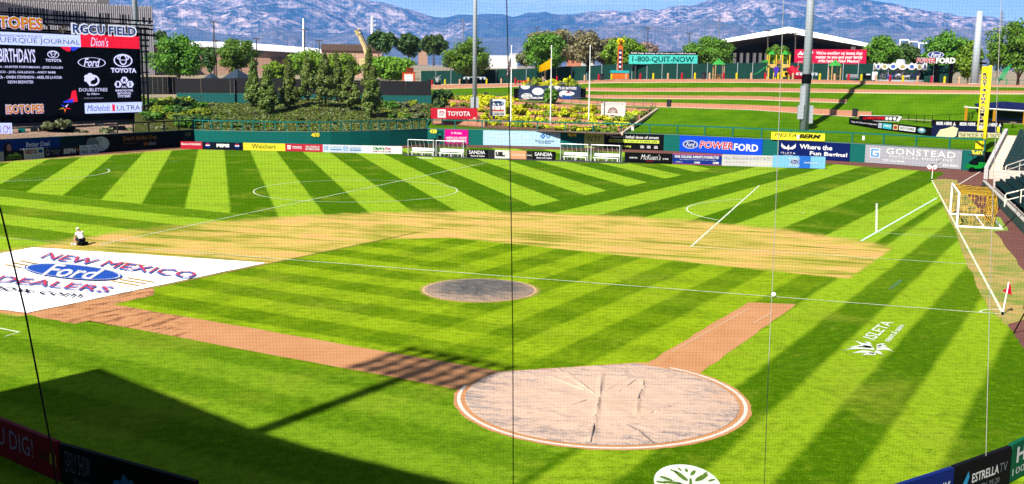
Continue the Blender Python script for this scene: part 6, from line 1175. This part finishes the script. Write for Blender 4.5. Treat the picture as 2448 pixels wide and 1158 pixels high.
# ---------------------------------------------------------------- flags
def flagpole(label,x,yt,yb,d):
    P=atd(x,yb,d); T=Thing('flagpole',label,'flagpole',P,'flagpoles in the garden'); h=zat(x,yt,P)-P[2]; T.part('shaft',MB().tube([P-[0,0,.6],P+[0,0,h]],[.10,.06],8),M_WP); T.part('finial',MB().sphere(P+[0,0,h+.08],.13,8,6),M_WP); return P,h
d=161.5
P,h=flagpole('leftmost white flagpole carrying a striped flag',1221,112,302,d); u=CR*[1,1,0]
def cloth(T,name,f,m,nu=10,nv=8): T.part(name,MB().grid([[f(i/nu,j/nv) for j in range(nv+1)] for i in range(nu+1)]),m,smooth=True)
Q=P+[0,0,h-1.5]; T=Thing('flag','drooping red and white striped flag on the leftmost flagpole','flag',Q,'flags')
fu=lambda a,b_:Q+u*(-.05-.5*a-.25*a*b_)+np.array([CF[0],CF[1],0])*(.12*math.sin(9*a)*(.4+b_))-[0,0,2.0*b_+1.25*a]
for k in range(7): T.part('stripe',MB().grid([[fu(i/10,(k+j/2)/7) for j in range(3)] for i in range(11)]),pm('8c2434') if k%2==0 else pm('d8d4d4'),smooth=True)
T.part('canton',MB().grid([[fu(i/10,j/6*.55)-np.array([CF[0],CF[1],0])*.03 for j in range(7)] for i in range(5)]),pm('1c2450'))
P,h=flagpole('middle white flagpole carrying a yellow flag',1315.5,112,306,d); Q=P+[0,0,h-1.75]; T=Thing('flag','yellow flag blowing left on the middle flagpole','flag',Q,'flags')
cloth(T,'cloth',lambda a,b_:Q+u*(-1.85*a)+np.array([CF[0],CF[1],0])*(.25*math.sin(5*a+2*b_)*a)-[0,0,(1.5-.35*a)*b_+1.15*a*(1-.15*b_)],pm('f2b400'))
P,h=flagpole('rightmost white flagpole carrying a furled black flag',1407,112,302,d); Q=P+[0,0,h-1.4]; T=Thing('flag','furled black flag on the rightmost flagpole','flag',Q,'flags')
cloth(T,'cloth',lambda a,b_:Q+u*(-.05-.35*a-.25*b_*a)+np.array([CF[0],CF[1],0])*(.1*math.sin(9*a))-[0,0,2.0*b_+.8*a],K_)
# ---------------------------------------------------------------- foul pole
P=np.array([73.25,73.25,0.]); hF=zat(2360,157,P); T=Thing('foul_pole','tall yellow foul pole with lettered screen in the right field corner','foul pole',P); M_FY=mat('foul_pole_yellow',(.62,.47,.008),.5,.06,2); u=CR*[1,1,0]; f_=-np.array([CF[0],CF[1],0])
T.part('pole',MB().cyl(P,.20,hF,14),M_FY,smooth=True)
SBf=Board('lettered_screen',None,None,P-u*.95+[0,0,zat(2350,312,P)],P-u*.16+[0,0,zat(2350,312,P)],hF-zat(2350,312,P)-.1,M_FY,.06,root=T); Board('lower_screen',None,None,P-u*1.0+[0,0,zat(2345,356,P)],P-u*.21+[0,0,zat(2345,356,P)],.9,M_FY,.06,root=T)
tx='ROOT 4 THA CHIKIN'; y=.905
for ch in tx:
    if ch!=' ': SBf.text(ch,.16,y-.052,.86,y-.004,W_,.10,d=.02); SBf.text(ch,.2,y-.05,.82,y-.006,K_,.03,d=.03)
    y-=.0525 if ch!=' ' else .034
SBf.oval(.5,.045,.34,.032,pm('e8e0e4'),d=.02)
# ---------------------------------------------------------------- cart and line marker
P=G(2336,412); T=Thing('utility_cart','green utility cart with roof parked by the 340 mark','cart',P); u=CR*[1,1,0]; n_=np.array([-u[1],u[0],0]); M_JD=pm('16a03a')
T.part('body',MB().obox(P-u*.95+[0,0,.42],u*1.9,n_*1.1,(0,0,.38)),M_JD); T.part('bed',MB().obox(P+u*.1+[0,0,.82],u*.8,n_*1.1,(0,0,.28)),M_JD); T.part('seat',MB().obox(P-u*.35+[0,0,.82],u*.4,n_*1.0,(0,0,.45)),K_); T.part('roof',MB().obox(P-u*.75+[0,0,1.92],u*1.55,n_*1.15,(0,0,.08)),pm('4a4a4c'))
for a in (-.65,.7): T.part('roof_post',MB().tube([P+u*a+[0,0,.8],P+u*a*.95+[0,0,1.92]],.035,5),K_); T.part('wheel',MB().tube([P+u*a-n_*.06+[0,0,.3],P+u*a+n_*.2+[0,0,.3]],.3,12),K_)
P=G(2318,407); T=Thing('tow_roller','small black roller with white wheels beside the green cart','roller',P)
for a in (-.45,.35): T.part('wheel',MB().tube([P+u*a-n_*.05+[0,0,.26],P+u*a+n_*.12+[0,0,.26]],.26,12),M_GW)
T.part('frame',MB().obox(P-u*.1+[0,0,.25],u*.35,n_*.3,(0,0,.9)),K_)
P=G(2231,405); T=Thing('line_marker','two wheeled line marking barrow with a raised handle on the far track','barrow',P)
for a in (-.45,.15): T.part('wheel',MB().tube([P+u*a-n_*.05+[0,0,.26],P+u*a+n_*.1+[0,0,.26]],.26,12),M_GW); T.part('hub',MB().tube([P+u*a-n_*.07+[0,0,.26],P+u*a-n_*.06+[0,0,.26]],.09,8),K_)
T.part('handle',MB().tube([P+u*.1+[0,0,.3],P+u*.85+[0,0,1.15]],.035,5),K_); T.part('handle',MB().tube([P+u*.2+[0,0,.3],P+u*.95+[0,0,.55]],.035,5),K_); T.part('tank',MB().obox(P-u*.3+[0,0,.3],u*.5,n_*.3,(0,0,.25)),K_)
# tripod near the right edge
P=G(2448,802); T=Thing('camera_tripod','black tripod at the right edge below the corner flag','tripod',P)
for a in (0,2.1,4.2): T.part('leg',MB().tube([P+[.42*math.cos(a),.42*math.sin(a),0],P+[0,0,1.1]],.03,5),K_)
T.part('head',MB().obox(P+[-.08,-.08,1.1],(.16,0,0),(0,.16,0),(0,0,.2)),K_)
# ---------------------------------------------------------------- beer garden pergola
M_PY=pm('e0a020'); dp=160
T=Thing('pergola','yellow posted pergola with navy canopies at the right edge','pergola',atd(2400,300,dp))
for x,yt,yb in ((2307,257,303),(2374,261,312),(2446,266,318),(2520,270,324)): P=atd(x,yb,dp); T.part('post',MB().obox(P-[.13,.13,1],(.26,0,0),(0,.26,0),(0,0,zat(x,yt,P)-P[2]+1)),M_PY)
T.part('beam',MB().tube([atd(2305,257,dp),atd(2520,271,dp)],.12,4),CREAM); T.part('beam',MB().tube([atd(2307,255,dp+9),atd(2520,262,dp+9)],.12,4),CREAM)
cp=[atd(2345,262,dp+.5),atd(2520,272,dp+.5),atd(2520,256,dp+8),atd(2400,247,dp+8),atd(2330,252,dp+8)]; T.part('canopy',MB().add(cp+[q+np.array([0,0,.25]) for q in cp],[(0,1,2,3,4),(9,8,7,6,5)]+[(i,(i+1)%5,5+(i+1)%5,5+i) for i in range(5)]),pm('16215a'))
T.part('back_screen',MB().obox(atd(2310,300,dp+9.5),atd(2520,300,dp+9.5)-atd(2310,300,dp+9.5),(0,.2,0),(0,0,2.1)),pm('101522')); T.part('counter',MB().obox(atd(2352,303,dp+2),atd(2520,306,dp+2)-atd(2352,303,dp+2),(0,.7,0),(0,0,1.05)),pm('1a1a20'))
T.part('counter_top',MB().obox(atd(2350,303,dp+1.9)+[0,0,1.06],atd(2520,306,dp+1.9)-atd(2350,303,dp+1.9),(0,.8,0),(0,0,.07)),pm('2a5aa8'))
for k,x in enumerate((2330,2390,2420)):
    P=atd(x,312,dp-3); T=Thing('bar_table',('round bar table under the left pergola bay','round bar table in the middle pergola bay','round bar table in the right pergola bay')[k],'table',P,'bar tables'); T.part('top',MB().cyl(P+[0,0,1.05],.42,.05,14),pm('c8b090')); T.part('column',MB().cyl(P,.05,1.05,8),K_); T.part('foot',MB().cyl(P,.28,.04,12),K_)
def fence(name,label,pts,h,npost,m,rails=2,pick=0,cat='fence'):
    pts=[np.asarray(q,float) for q in pts]; T=Thing(name,label,cat,pts[0]); seg=[np.linalg.norm(b_-a) for a,b_ in zip(pts[:-1],pts[1:])]; tot=sum(seg)
    def at(s):
        for a,b_,l in zip(pts[:-1],pts[1:],seg):
            if s<=l+1e-6: return a+(b_-a)*s/l
            s-=l
        return pts[-1]
    for k in range(npost+1): T.part('post',MB().cyl(at(tot*k/npost)-[0,0,.3],.045,h+.3,6),m)
    for k in range(rails): z=h*(1-k*.85/max(1,rails-1)) if rails>1 else h; T.part('rail',MB().tube([at(tot*i/24)+[0,0,z] for i in range(25)],.03,5),m)
    if pick: mb=MB(); [mb.tube([at(tot*i/pick)+[0,0,.12],at(tot*i/pick)+[0,0,h]],.012,3) for i in range(pick)]; o=T.part('pickets',mb,m); o['kind']='stuff'
    return T
fence('picket_fence','black picket fence right of the red lettered bar sign',[atd(2030,300,160),atd(2150,293,163),atd(2228,296,158)],1.15,9,K_,2,90)
fence('picket_fence','black picket fence left of the pergola',[atd(2228,296,158),atd(2306,292,160),atd(2340,283,170)],1.15,6,K_,2,60)
fence('path_railing','dark railing along the berm path above the shrub garden',[rowpt(3,x)+[0,0,0] for x in range(1040,1570,40)],1.05,26,mat('thin_dark_rail',(.05,.055,.05),.6,.1,2),3)
fence('hill_railing','dark railing down the slope at the right end of the shrub garden',[bpt(1566,128.5),bpt(1482,109.2)],1.0,8,MATS['thin_dark_rail'],3)
fence('hill_fence','green chain fence down the slope left of the hill',[hillpt(484,250,.96),hillpt(440,262,.75),hillpt(380,275,.62),hillpt(340,285,.5)],1.1,10,MATS['thin_dark_rail'],2)
# ---------------------------------------------------------------- concourse furniture
def conc(x,c,dz=0.): P=w2(x,195,c).copy(); P[2]=rowpt(11,x)[2]+dz; return P
MC={'red':pm('c81e34'),'yellow':pm('e8d020'),'tan':pm('d8b08c')}
bm_=MB().lathe((0,0,0),[(.17,0),(.17,.82),(.14,.92),(.06,.98),(.001,1.0)],10).mesh('bollard'); BM={k:bm_.copy() for k in MC}
for k in MC: BM[k].materials.append(MC[k])
i=0
for k in range(13):
    for j,cn in enumerate(('red','yellow','tan')):
        x=1033+99*k*(1.005)+j*(31 if j<2 else 33)
        if x>2330: continue
        o=link('bollard',BM[cn],None,None,tuple(conc(x,150.4))); tag(o,cn+' bollard along the concourse edge, '+(ordn[k] if k<13 else '')+' of its colour from the left','bollard','concourse bollards'); o.scale=(1.1,1.1,1.15)
T=Thing('screen_fence','dark green windscreen fence along the back of the concourse','fence',conc(1700,165)); M_GS=mat('green_windscreen',(.006,.027,.022),.9,.35,.5,spec=.02)
xs=list(range(1006,2300,36))
for a,b_ in zip(xs[:-1],xs[1:]):
    A=conc(a,165);B_=conc(b_,165); T.part('windscreen_panel',MB().obox(A,(B_-A)*.985,(.04,.04,0),(0,0,3.0+random.uniform(-.06,.06))),M_GS); T.part('post',MB().cyl(A,.05,3.15,6),M_GAL)
for x,c,l in [(1025,146,'black litter bin at the left end of the concourse'),(1438,152,'dark litter bin beside the striker tower'),(1682,152,'dark litter bin left of the left gazebo'),(1600,131.5,'grey litter bin on the berm path below the upper terraces'),(2046,131.5,'grey litter bin above the red lettered bar sign'),(1162,131.5,'grey litter bin on the path left of the striped flag')]:
    P=conc(x,c) if c>140 else bpt(x,129.) if False else rowpt(4,x); T=Thing('litter_bin',l,'bin',P); T.part('drum',MB().lathe(P,[(.36,0),(.42,.1),(.42,.95)],12),pm('3a3a40')); T.part('lid',MB().lathe(P+[0,0,.952],[(.45,0),(.42,.15),(.2,.24),(.001,.25)],12),pm('2a2a2e'))
# high striker
P=conc(1482,155); k=mpp(P); T=Thing('striker_tower','orange striker tower with white discs and a yellow bell top','game tower',P); u=CR*[1,1,0]; n_=np.array([-u[1],u[0],0]); OR=pm('e8742a'); TQ=pm('2ab4c0')
T.part('base',MB().obox(P-u*21*k+[0,0,.1],u*42*k,n_*2,(0,0,14*k)),OR); T.part('base_band',MB().obox(P-u*22*k+[0,0,.1+14*k]-n_*.1,u*44*k,n_*2.2,(0,0,6*k)),TQ); T.part('tower',MB().obox(P-u*6*k+n_*.6+[0,0,20*k],u*12*k,n_*.6,(0,0,60*k)),OR); T.part('dial_panel',MB().obox(P-u*3.6*k+n_*.55+[0,0,23*k],u*7.2*k,n_*.1,(0,0,47*k)),NAVY)
for i in range(4): q=P+n_*.5+[0,0,(30+i*11)*k]; T.part('white_disc',MB().tube([q,q+n_*.06],2.9*k,12),W_)
T.part('bell_neck',MB().obox(P-u*4.5*k+n_*.6+[0,0,79*k],u*9*k,n_*.6,(0,0,6*k)),OR)
for a in range(6): q=P+n_*.7+[0,0,89*k]+u*7*k*math.cos(a*1.047)+np.array([0,0,5*k*math.sin(a*1.047)]); T.part('petal',MB().sphere(q,3.6*k,8,6),pm('f2d81c'),smooth=True)
T.part('bell',MB().sphere(P+n_*.3+[0,0,89*k],4*k,10,7),pm('a8741c'),smooth=True)
# gazebos
def gazebo(label,x,c):
    P=conc(x,c); k=mpp(P); T=Thing('gazebo',label,'gazebo',P,'playground gazebos'); r=17.5*k; z=34*k
    T.part('roof',MB().lathe(P+[0,0,z],[(r*1.05,0),(r*.55,8*k),(r*.22,10.5*k),(r*.2,12.5*k),(.001,15*k)],6),pm('46ae4a')); T.part('roof_soffit',MB().lathe(P+[0,0,z-.12],[(.001,.1),(r,.1)],6),pm('2c7a30'))
    for i in range(4): a=.6+i*math.pi/2; T.part('post',MB().cyl(P+[r*.85*math.cos(a),r*.85*math.sin(a),0],.1,z,6),pm('d0a870'))
    T.part('table',MB().obox(P+[-.9,-.4,.68],(1.8,0,0),(0,.8,0),(0,0,.08)),pm('b89060')); T.part('table_leg',MB().obox(P+[-.3,-.2,0],(.6,0,0),(0,.4,0),(0,0,.68)),pm('a88050'))
gazebo('green roofed gazebo left of the playground',1717,156); gazebo('green roofed gazebo in front of the red billboard',1994,156)
# playground
P0=conc(1858,157); k=mpp(P0); T=Thing('playground','playground with two green roofed towers, slides and climbing panel','playground',P0); YL=pm('f0d040'); GN=pm('38a83c'); u=CR*[1,1,0]; n_=np.array([-u[1],u[0],0])
def pq(x,y): q=conc(x,157); q[2]=zat(x,y,q); return q
for x0 in (1845,1877):
    r=10*k; c=conc(x0,157)+n_*.8; T.part('tower_roof',MB().lathe(np.array([*c[:2],zat(x0,131,c)]),[(r*1.15,0),(r*.35,7.5*k),(.001,11*k)],4),GN)
    for sx in (-1,1):
        for sy in (0,1): q=conc(x0+sx*8.5,157)+n_*sy*1.4; T.part('post',MB().cyl(q,.11,zat(x0,131,q)-q[2],6),YL)
    z=pq(x0,163)[2]; T.part('deck',MB().obox(np.array([*conc(x0-9,157)[:2],z-.1]),u*18*k,n_*1.5,(0,0,.15)),pm('8a6a4a')); T.part('guard_panel',MB().obox(np.array([*conc(x0-8,157)[:2],z+.06])-n_*.06,u*16*k,n_*.05,(0,0,8*k)),pm('f2c878'))
T.part('lower_panel',MB().obox(pq(1870,184)-n_*.1,u*17*k,n_*.08,(0,0,13*k)),pm('f0d040')); T.part('porthole',MB().tube([pq(1878,177)-n_*.12,pq(1878,177)-n_*.14],4*k,12),K_)
for i in range(6): T.part('bridge_slat',MB().obox(pq(1852+i*3,160)-n_*.0,u*2.4*k,n_*1.2,(0,0,.1)),pm('c89a5a'))
T.part('climbing_net',MB().obox(pq(1853,160)+[0,0,.5],u*16*k,n_*.08,(0,0,10*k)),pm('b07a3a'))
T.part('slide',MB().grid([[pq(x,y)+n_*s+[0,0,.35*abs(s)] for s in (-.5,-.25,0,.25,.5)] for x,y in ((1838,158),(1829,162),(1820,169),(1812,176),(1803,180),(1796,181.5))]),pm('2a9a50'),smooth=True)
for i in range(9): a=i*.75; q=pq(1893+2.6*i,163+2.3*i); T.part('spiral_slide_segment',MB().grid([[q+u*(1.1*math.cos(t))*1.1+n_*1.0*math.sin(t)+[0,0,.3*math.cos(2*t)+.3*(r)] for t in np.linspace(a,a+2.2,6)] for r in (-.6,0,.6)]),pm('d0243c'),smooth=True)
T.part('slide_tube',MB().tube([pq(1886,163),pq(1893,170),pq(1900,178),pq(1912,182),pq(1919,182)],[.7,.8,.85,.7,.55],10),pm('d0243c'),smooth=True)
T.part('climbing_figure_panel',MB().add([pq(*q)-n_*.3 for q in ((1848,184),(1850,172),(1846,166),(1850,160),(1855,159),(1860,163),(1858,172),(1861,184),(1857,184),(1854.5,176),(1852,184))],[tuple(range(11))]),pm('5038b4')); T.part('side_awning',MB().obox(pq(1822,150),u*14*k,n_*1.2,(0,0,5*k)),GN)
P=conc(2038,153); T=Thing('park_bench','grey bench in front of the red billboard','bench',P); u=CR*[1,1,0]
T.part('seat',MB().obox(P-u*1.0+[0,0,.42],u*2.1,n_*.5,(0,0,.06)),pm('9c9ca4')); T.part('backrest',MB().obox(P-u*1.0+[0,0,.55]+n_*.5,u*2.1,n_*.05,(0,0,.55)),pm('9c9ca4')); [T.part('leg',MB().obox(P+u*a+[0,0,0],u*.08,n_*.5,(0,0,.42)),K_) for a in (-.8,.8)]
P=conc(2072,153); fboard('ticket_kiosk','black ticket kiosk with white notice left of the carousel','kiosk',2063,2081,176,190,hd(P),K_,1.0).rect(.4,.72,.95,.95,W_)
# carousel
P=conc(2150,158); k=mpp(P); T=Thing('carousel','white and blue carousel with scalloped crown','carousel',P); R_=58*k
T.part('platform',MB().lathe(P,[(.001,.35),(R_*.92,.35),(R_*.95,.3),(R_*.95,0)],24),pm('b8bcc4')); T.part('centre_drum',MB().lathe(P+[0,0,.36],[(R_*.28,0),(R_*.30,1.0),(R_*.18,1.6),(R_*.22,2.4),(R_*.16,3.4)],12),pm('d8dce8')); z=33*k
T.part('canopy',MB().lathe(P+[0,0,z],[(R_*1.02,0),(R_*.6,5*k),(R_*.15,9*k),(.06,11*k)],24),pm('eceef4')); T.part('mast',MB().cyl(P+[0,0,z+10*k],.08,10*k,6),W_)
for i in range(18):
    a=i*math.pi/9; e=np.array([math.cos(a),math.sin(a),0]); t_=np.array([-e[1],e[0],0]); q=P+e*R_*1.03+[0,0,z-2*k]; wd=R_*.165; pl=[(-wd,2*k),(-wd*.6,-1.5*k),(0,-3*k),(wd*.6,-1.5*k),(wd,2*k),(wd*.8,9*k),(0,14*k if i%2 else 11*k),(-wd*.8,9*k)]
    o=T.part('crown_panel',MB().add([q+t_*a_+[0,0,b_] for a_,b_ in pl]+[q-e*.15+t_*a_+[0,0,b_] for a_,b_ in pl],[tuple(range(8)),tuple(range(15,7,-1))]+[(j,8+j,8+(j+1)%8,(j+1)%8) for j in range(8)]),W_); 
    v=[q+e*.03+t_*wd*.55*math.cos(s)+[0,0,4.5*k+4.2*k*math.sin(s)] for s in np.linspace(0,6.283,12,endpoint=False)]; T.part('medallion',MB().add(v,[tuple(range(12))]),pm('4a6ac8') if i%2 else pm('b8a860'),o)
hm=None
for i in range(14):
    a=i*2*math.pi/14; e=np.array([math.cos(a),math.sin(a),0]); t_=np.array([-e[1],e[0],0]); q=P+e*R_*.74+[0,0,.95+.25*(i%2)]; mb=MB().tube([q-t_*.55,q-t_*.2,q+t_*.3,q+t_*.5],[.16,.24,.24,.16],8).tube([q+t_*.45+[0,0,.05],q+t_*.75+[0,0,.55],q+t_*1.0+[0,0,.45]],[.16,.11,.07],6).tube([q-t_*.55,q-t_*.75-[0,0,.3]],[.05,.03],4)
    for s in (-.45,.35): mb.tube([q+t_*s-[0,0,.1],q+t_*(s+.15)-[0,0,.6]],[.07,.04],5)
    o=T.part('horse',mb,[pm('dfe3ee'),pm('c8ccd8'),pm('5a78c8')][i%3],smooth=True); T.part('horse_pole',MB().cyl(q-[0,0,.6],.035,z-.9,5),pm('c8b060'),o)
fboard('ticket_kiosk','small white and blue kiosk at the left side of the carousel','kiosk',2084,2097,172,191,hd(conc(2090,152)),W_,.8).rect(.5,.1,.95,.6,pm('3a5ab4'))
# big green chair
P=conc(2398,152); u=CR*[1,1,0]; n_=np.array([-u[1],u[0],0]); T=Thing('giant_chair','oversized green slatted lawn chair at the right of the concourse','chair',P); GC=pm('1fa060')
for i in range(4): T.part('back_slat',MB().tube([P+u*(-.6+.25*i)+[0,0,.8]+n_*.3,P+u*(.5+.3*i)+[0,0,2.6+.2*i]+n_*.8],.10,4),GC)
for i in range(3): T.part('seat_slat',MB().obox(P+u*(-1.2+.35*i)+[0,0,.9+.05*i]-n_*.4,u*.3,n_*1.3,(0,0,.08)),GC)
for s in (-.9,.6): T.part('leg',MB().tube([P+u*s,P+u*(s*.6+.2)+[0,0,1.0]],.10,4),GC)
# kiosk, tents, white sculpture behind centre
dk=196; T=Thing('snack_kiosk','red framed kiosk with a white panel above the black screen','kiosk',atd(977,200,dk)); bb=Board('frame',None,None,atd(962,200,dk),atd(992,200,dk)*[1,1,0]+[0,0,atd(962,200,dk)[2]],2.0,pm('e0562a'),1.5,root=T); bb.rect(.15,.08,.85,.86,W_,'panel'); T.part('roof_sign',MB().obox(bb.P(.3,1.0),bb.u*bb.w*.6,-bb.n*.3,(0,0,.9)),pm('8a3a24'))
for x0,x1,yt,yb,d,l in [(484,527,175,193,190,'small dark blue tent roof above the black screen'),(532,604,165,193,192,'large dark blue tent roof above the black screen left of the junipers')]:
    A=atd(x0,yb,d);B_=atd(x1,yb,d); w=np.linalg.norm(B_-A); cc=(A+B_)/2; T=Thing('tent',l,'tent',cc-[0,0,3],'tents behind the screen'); zz=zat((x0+x1)/2,yt,cc)-cc[2]
    T.part('canopy',MB().lathe(cc,[(w*.62,0),(w*.3,zz*.55),(.05,zz)],4),pm('3c4a5c')); [T.part('leg',MB().cyl(cc+[sx*w*.4,sy*w*.4,-3],.05,3,5),M_GAL) for sx in (-1,1) for sy in (-1,1)]
P=conc(1046,152); T=Thing('white_sculpture','white wiry sculpture on a dark plinth at the left end of the concourse','sculpture',P); T.part('plinth',MB().box(P,1.3,.9,.5),K_)
for i in range(7): a=i*.9; T.part('branch',MB().tube([P+[0,0,.5],P+[.4*math.cos(a),.4*math.sin(a),1.0+.1*i],P+[.75*math.cos(a+.5),.5*math.sin(a+.5),1.3+.12*i]],[.09,.07,.03],5),W_)
for x,l in ((1255,'red ride on toys by the concourse tree'),(1290,'white and black ride on toys by the concourse tree')):
    P=conc(x,153); T=Thing('ride_on_car',l,'toy car',P); cm=pm('d8442c') if x==1255 else pm('d8d8d8'); T.part('body',MB().obox(P-u*1.6+[0,0,.15],u*3.2,n_*.8,(0,0,.35)),cm); T.part('cowl',MB().sphere(P+u*.6+[0,0,.55],.4,8,6,(1.5,.8,.6)),cm,smooth=True); [T.part('wheel',MB().tube([P+u*s-n_*.05+[0,0,.2],P+u*s+n_*.85+[0,0,.2]],.2,8),K_) for s in (-1.1,1.1)]
# ---------------------------------------------------------------- protective net in front of the seats
ND=13.4; NC=CAM+np.array([CF[0],CF[1],0])/math.hypot(CF[0],CF[1])*ND; nu_=CR*[1,1,0]; nu_/=np.linalg.norm(nu_); nf=np.array([-nu_[1],nu_[0],0])
T=Thing('protective_net','fine black protective netting hung across the view behind home plate','net',(NC[0],NC[1],1.0)); SP=.0445; X0,X1,Z0,Z1=-11.5,11.5,1.2,13.8; HW=.00055
def npos(x,z):
    k=mnoise.noise(Vector((x*.35,z*.3,1.7))); c=.10*math.exp(-((x-.02)/.55)**2)
    return NC*[1,1,0]+nu_*(x+.05*k)+nf*(.10*mnoise.noise(Vector((x*.25,z*.25,8)))) + np.array([0,0,z-.06*k-c*.8*(1 if x<0 else .6)])
nx=int((X1-X0)/SP); nz=int((Z1-Z0)/SP); cx=np.linspace(X0,X1,nx+1); cz=np.linspace(Z0,Z1,nz+1); gx=np.linspace(X0,X1,60); gz_=np.linspace(Z0,Z1,46)
gridp=np.array([[npos(x,z) for x in gx] for z in gz_])            # coarse sheet, strands interpolate it
def sample(x,z):
    fx=(x-X0)/(X1-X0)*(len(gx)-1); fz=(z-Z0)/(Z1-Z0)*(len(gz_)-1); i=min(len(gx)-2,int(fx)); j=min(len(gz_)-2,int(fz)); a,b_=fx-i,fz-j
    return (1-b_)*((1-a)*gridp[j,i]+a*gridp[j,i+1])+b_*((1-a)*gridp[j+1,i]+a*gridp[j+1,i+1])
V=[];F=[]
def strand(pts,off):
    k=len(V)
    for p in pts: V.append(p-off); V.append(p+off)
    for i in range(len(pts)-1): F.append((k+2*i,k+2*i+1,k+2*i+3,k+2*i+2))
for x in cx: strand([sample(x,z) for z in gz_],nu_*HW)
for z in cz: strand([sample(x,z) for x in gx],np.array([0,0,HW]))
me=bpy.data.meshes.new('netting'); L0=np.array(T.loc); me.from_pydata([tuple(v-L0) for v in V],[],F); o=link('netting',me,mat('net_twine',(.006,.006,.006),.9,.05,3),T.o); o['kind']='stuff'
def npx(x,y): # photo pixel -> point on the net plane
    d=ray(x,y); t=ND/(d@ (nf)); return CAM+d*t
M_ROPE=mat('black_rope',(.008,.008,.008),.9,.1,9); M_WIRE=mat('pale_wire',(.30,.28,.26),.6,.1,9)
T.part('seam_rope',MB().tube([npx(1210,-40),npx(1216,200),npx(1222,520),npx(1226,800),npx(1227,1200)],.0066,6),M_ROPE); T.part('seam_rope',MB().tube([npx(-30,400),npx(2,505),npx(60,745),npx(121,1060),npx(142,1200)],.0125,6),M_ROPE)
T.part('guy_wire',MB().tube([npx(1874,-20),npx(1852,560),npx(1836,900),npx(1826,1200)],.0042,5),M_WIRE); T.part('guy_wire',MB().tube([npx(2394,-20),npx(2370,560),npx(2357,1090)],.0042,5),M_WIRE)
T.part('top_cable',MB().tube([sample(X0,Z1),sample(0,Z1),sample(X1,Z1)],.012,6),M_ROPE)
for x in (X0,X1): q=sample(x,Z0); T.part('net_post',MB().cyl((q[0],q[1],0),.10,Z1+.3,10),M_GAL)
# ---------------------------------------------------------------- haze
def haze():
    mb=MB().obox((-20600,-20600,-12),(41200,0,0),(0,41200,0),(0,0,1900)); o=struct('haze',mb,None,kind='stuff')
    m=bpy.data.materials.new('haze'); m.use_nodes=True; nt=m.node_tree; nt.nodes.remove(nt.nodes['Principled BSDF'])
    v=nt.nodes.new('ShaderNodeVolumePrincipled'); v.inputs['Color'].default_value=(.12,.37,1.0,1); v.inputs['Density'].default_value=3.8e-5; v.inputs['Anisotropy'].default_value=0.
    nt.links.new(v.outputs[0],nt.nodes['Material Output'].inputs['Volume']); o.data.materials.clear(); o.data.materials.append(m)
haze()
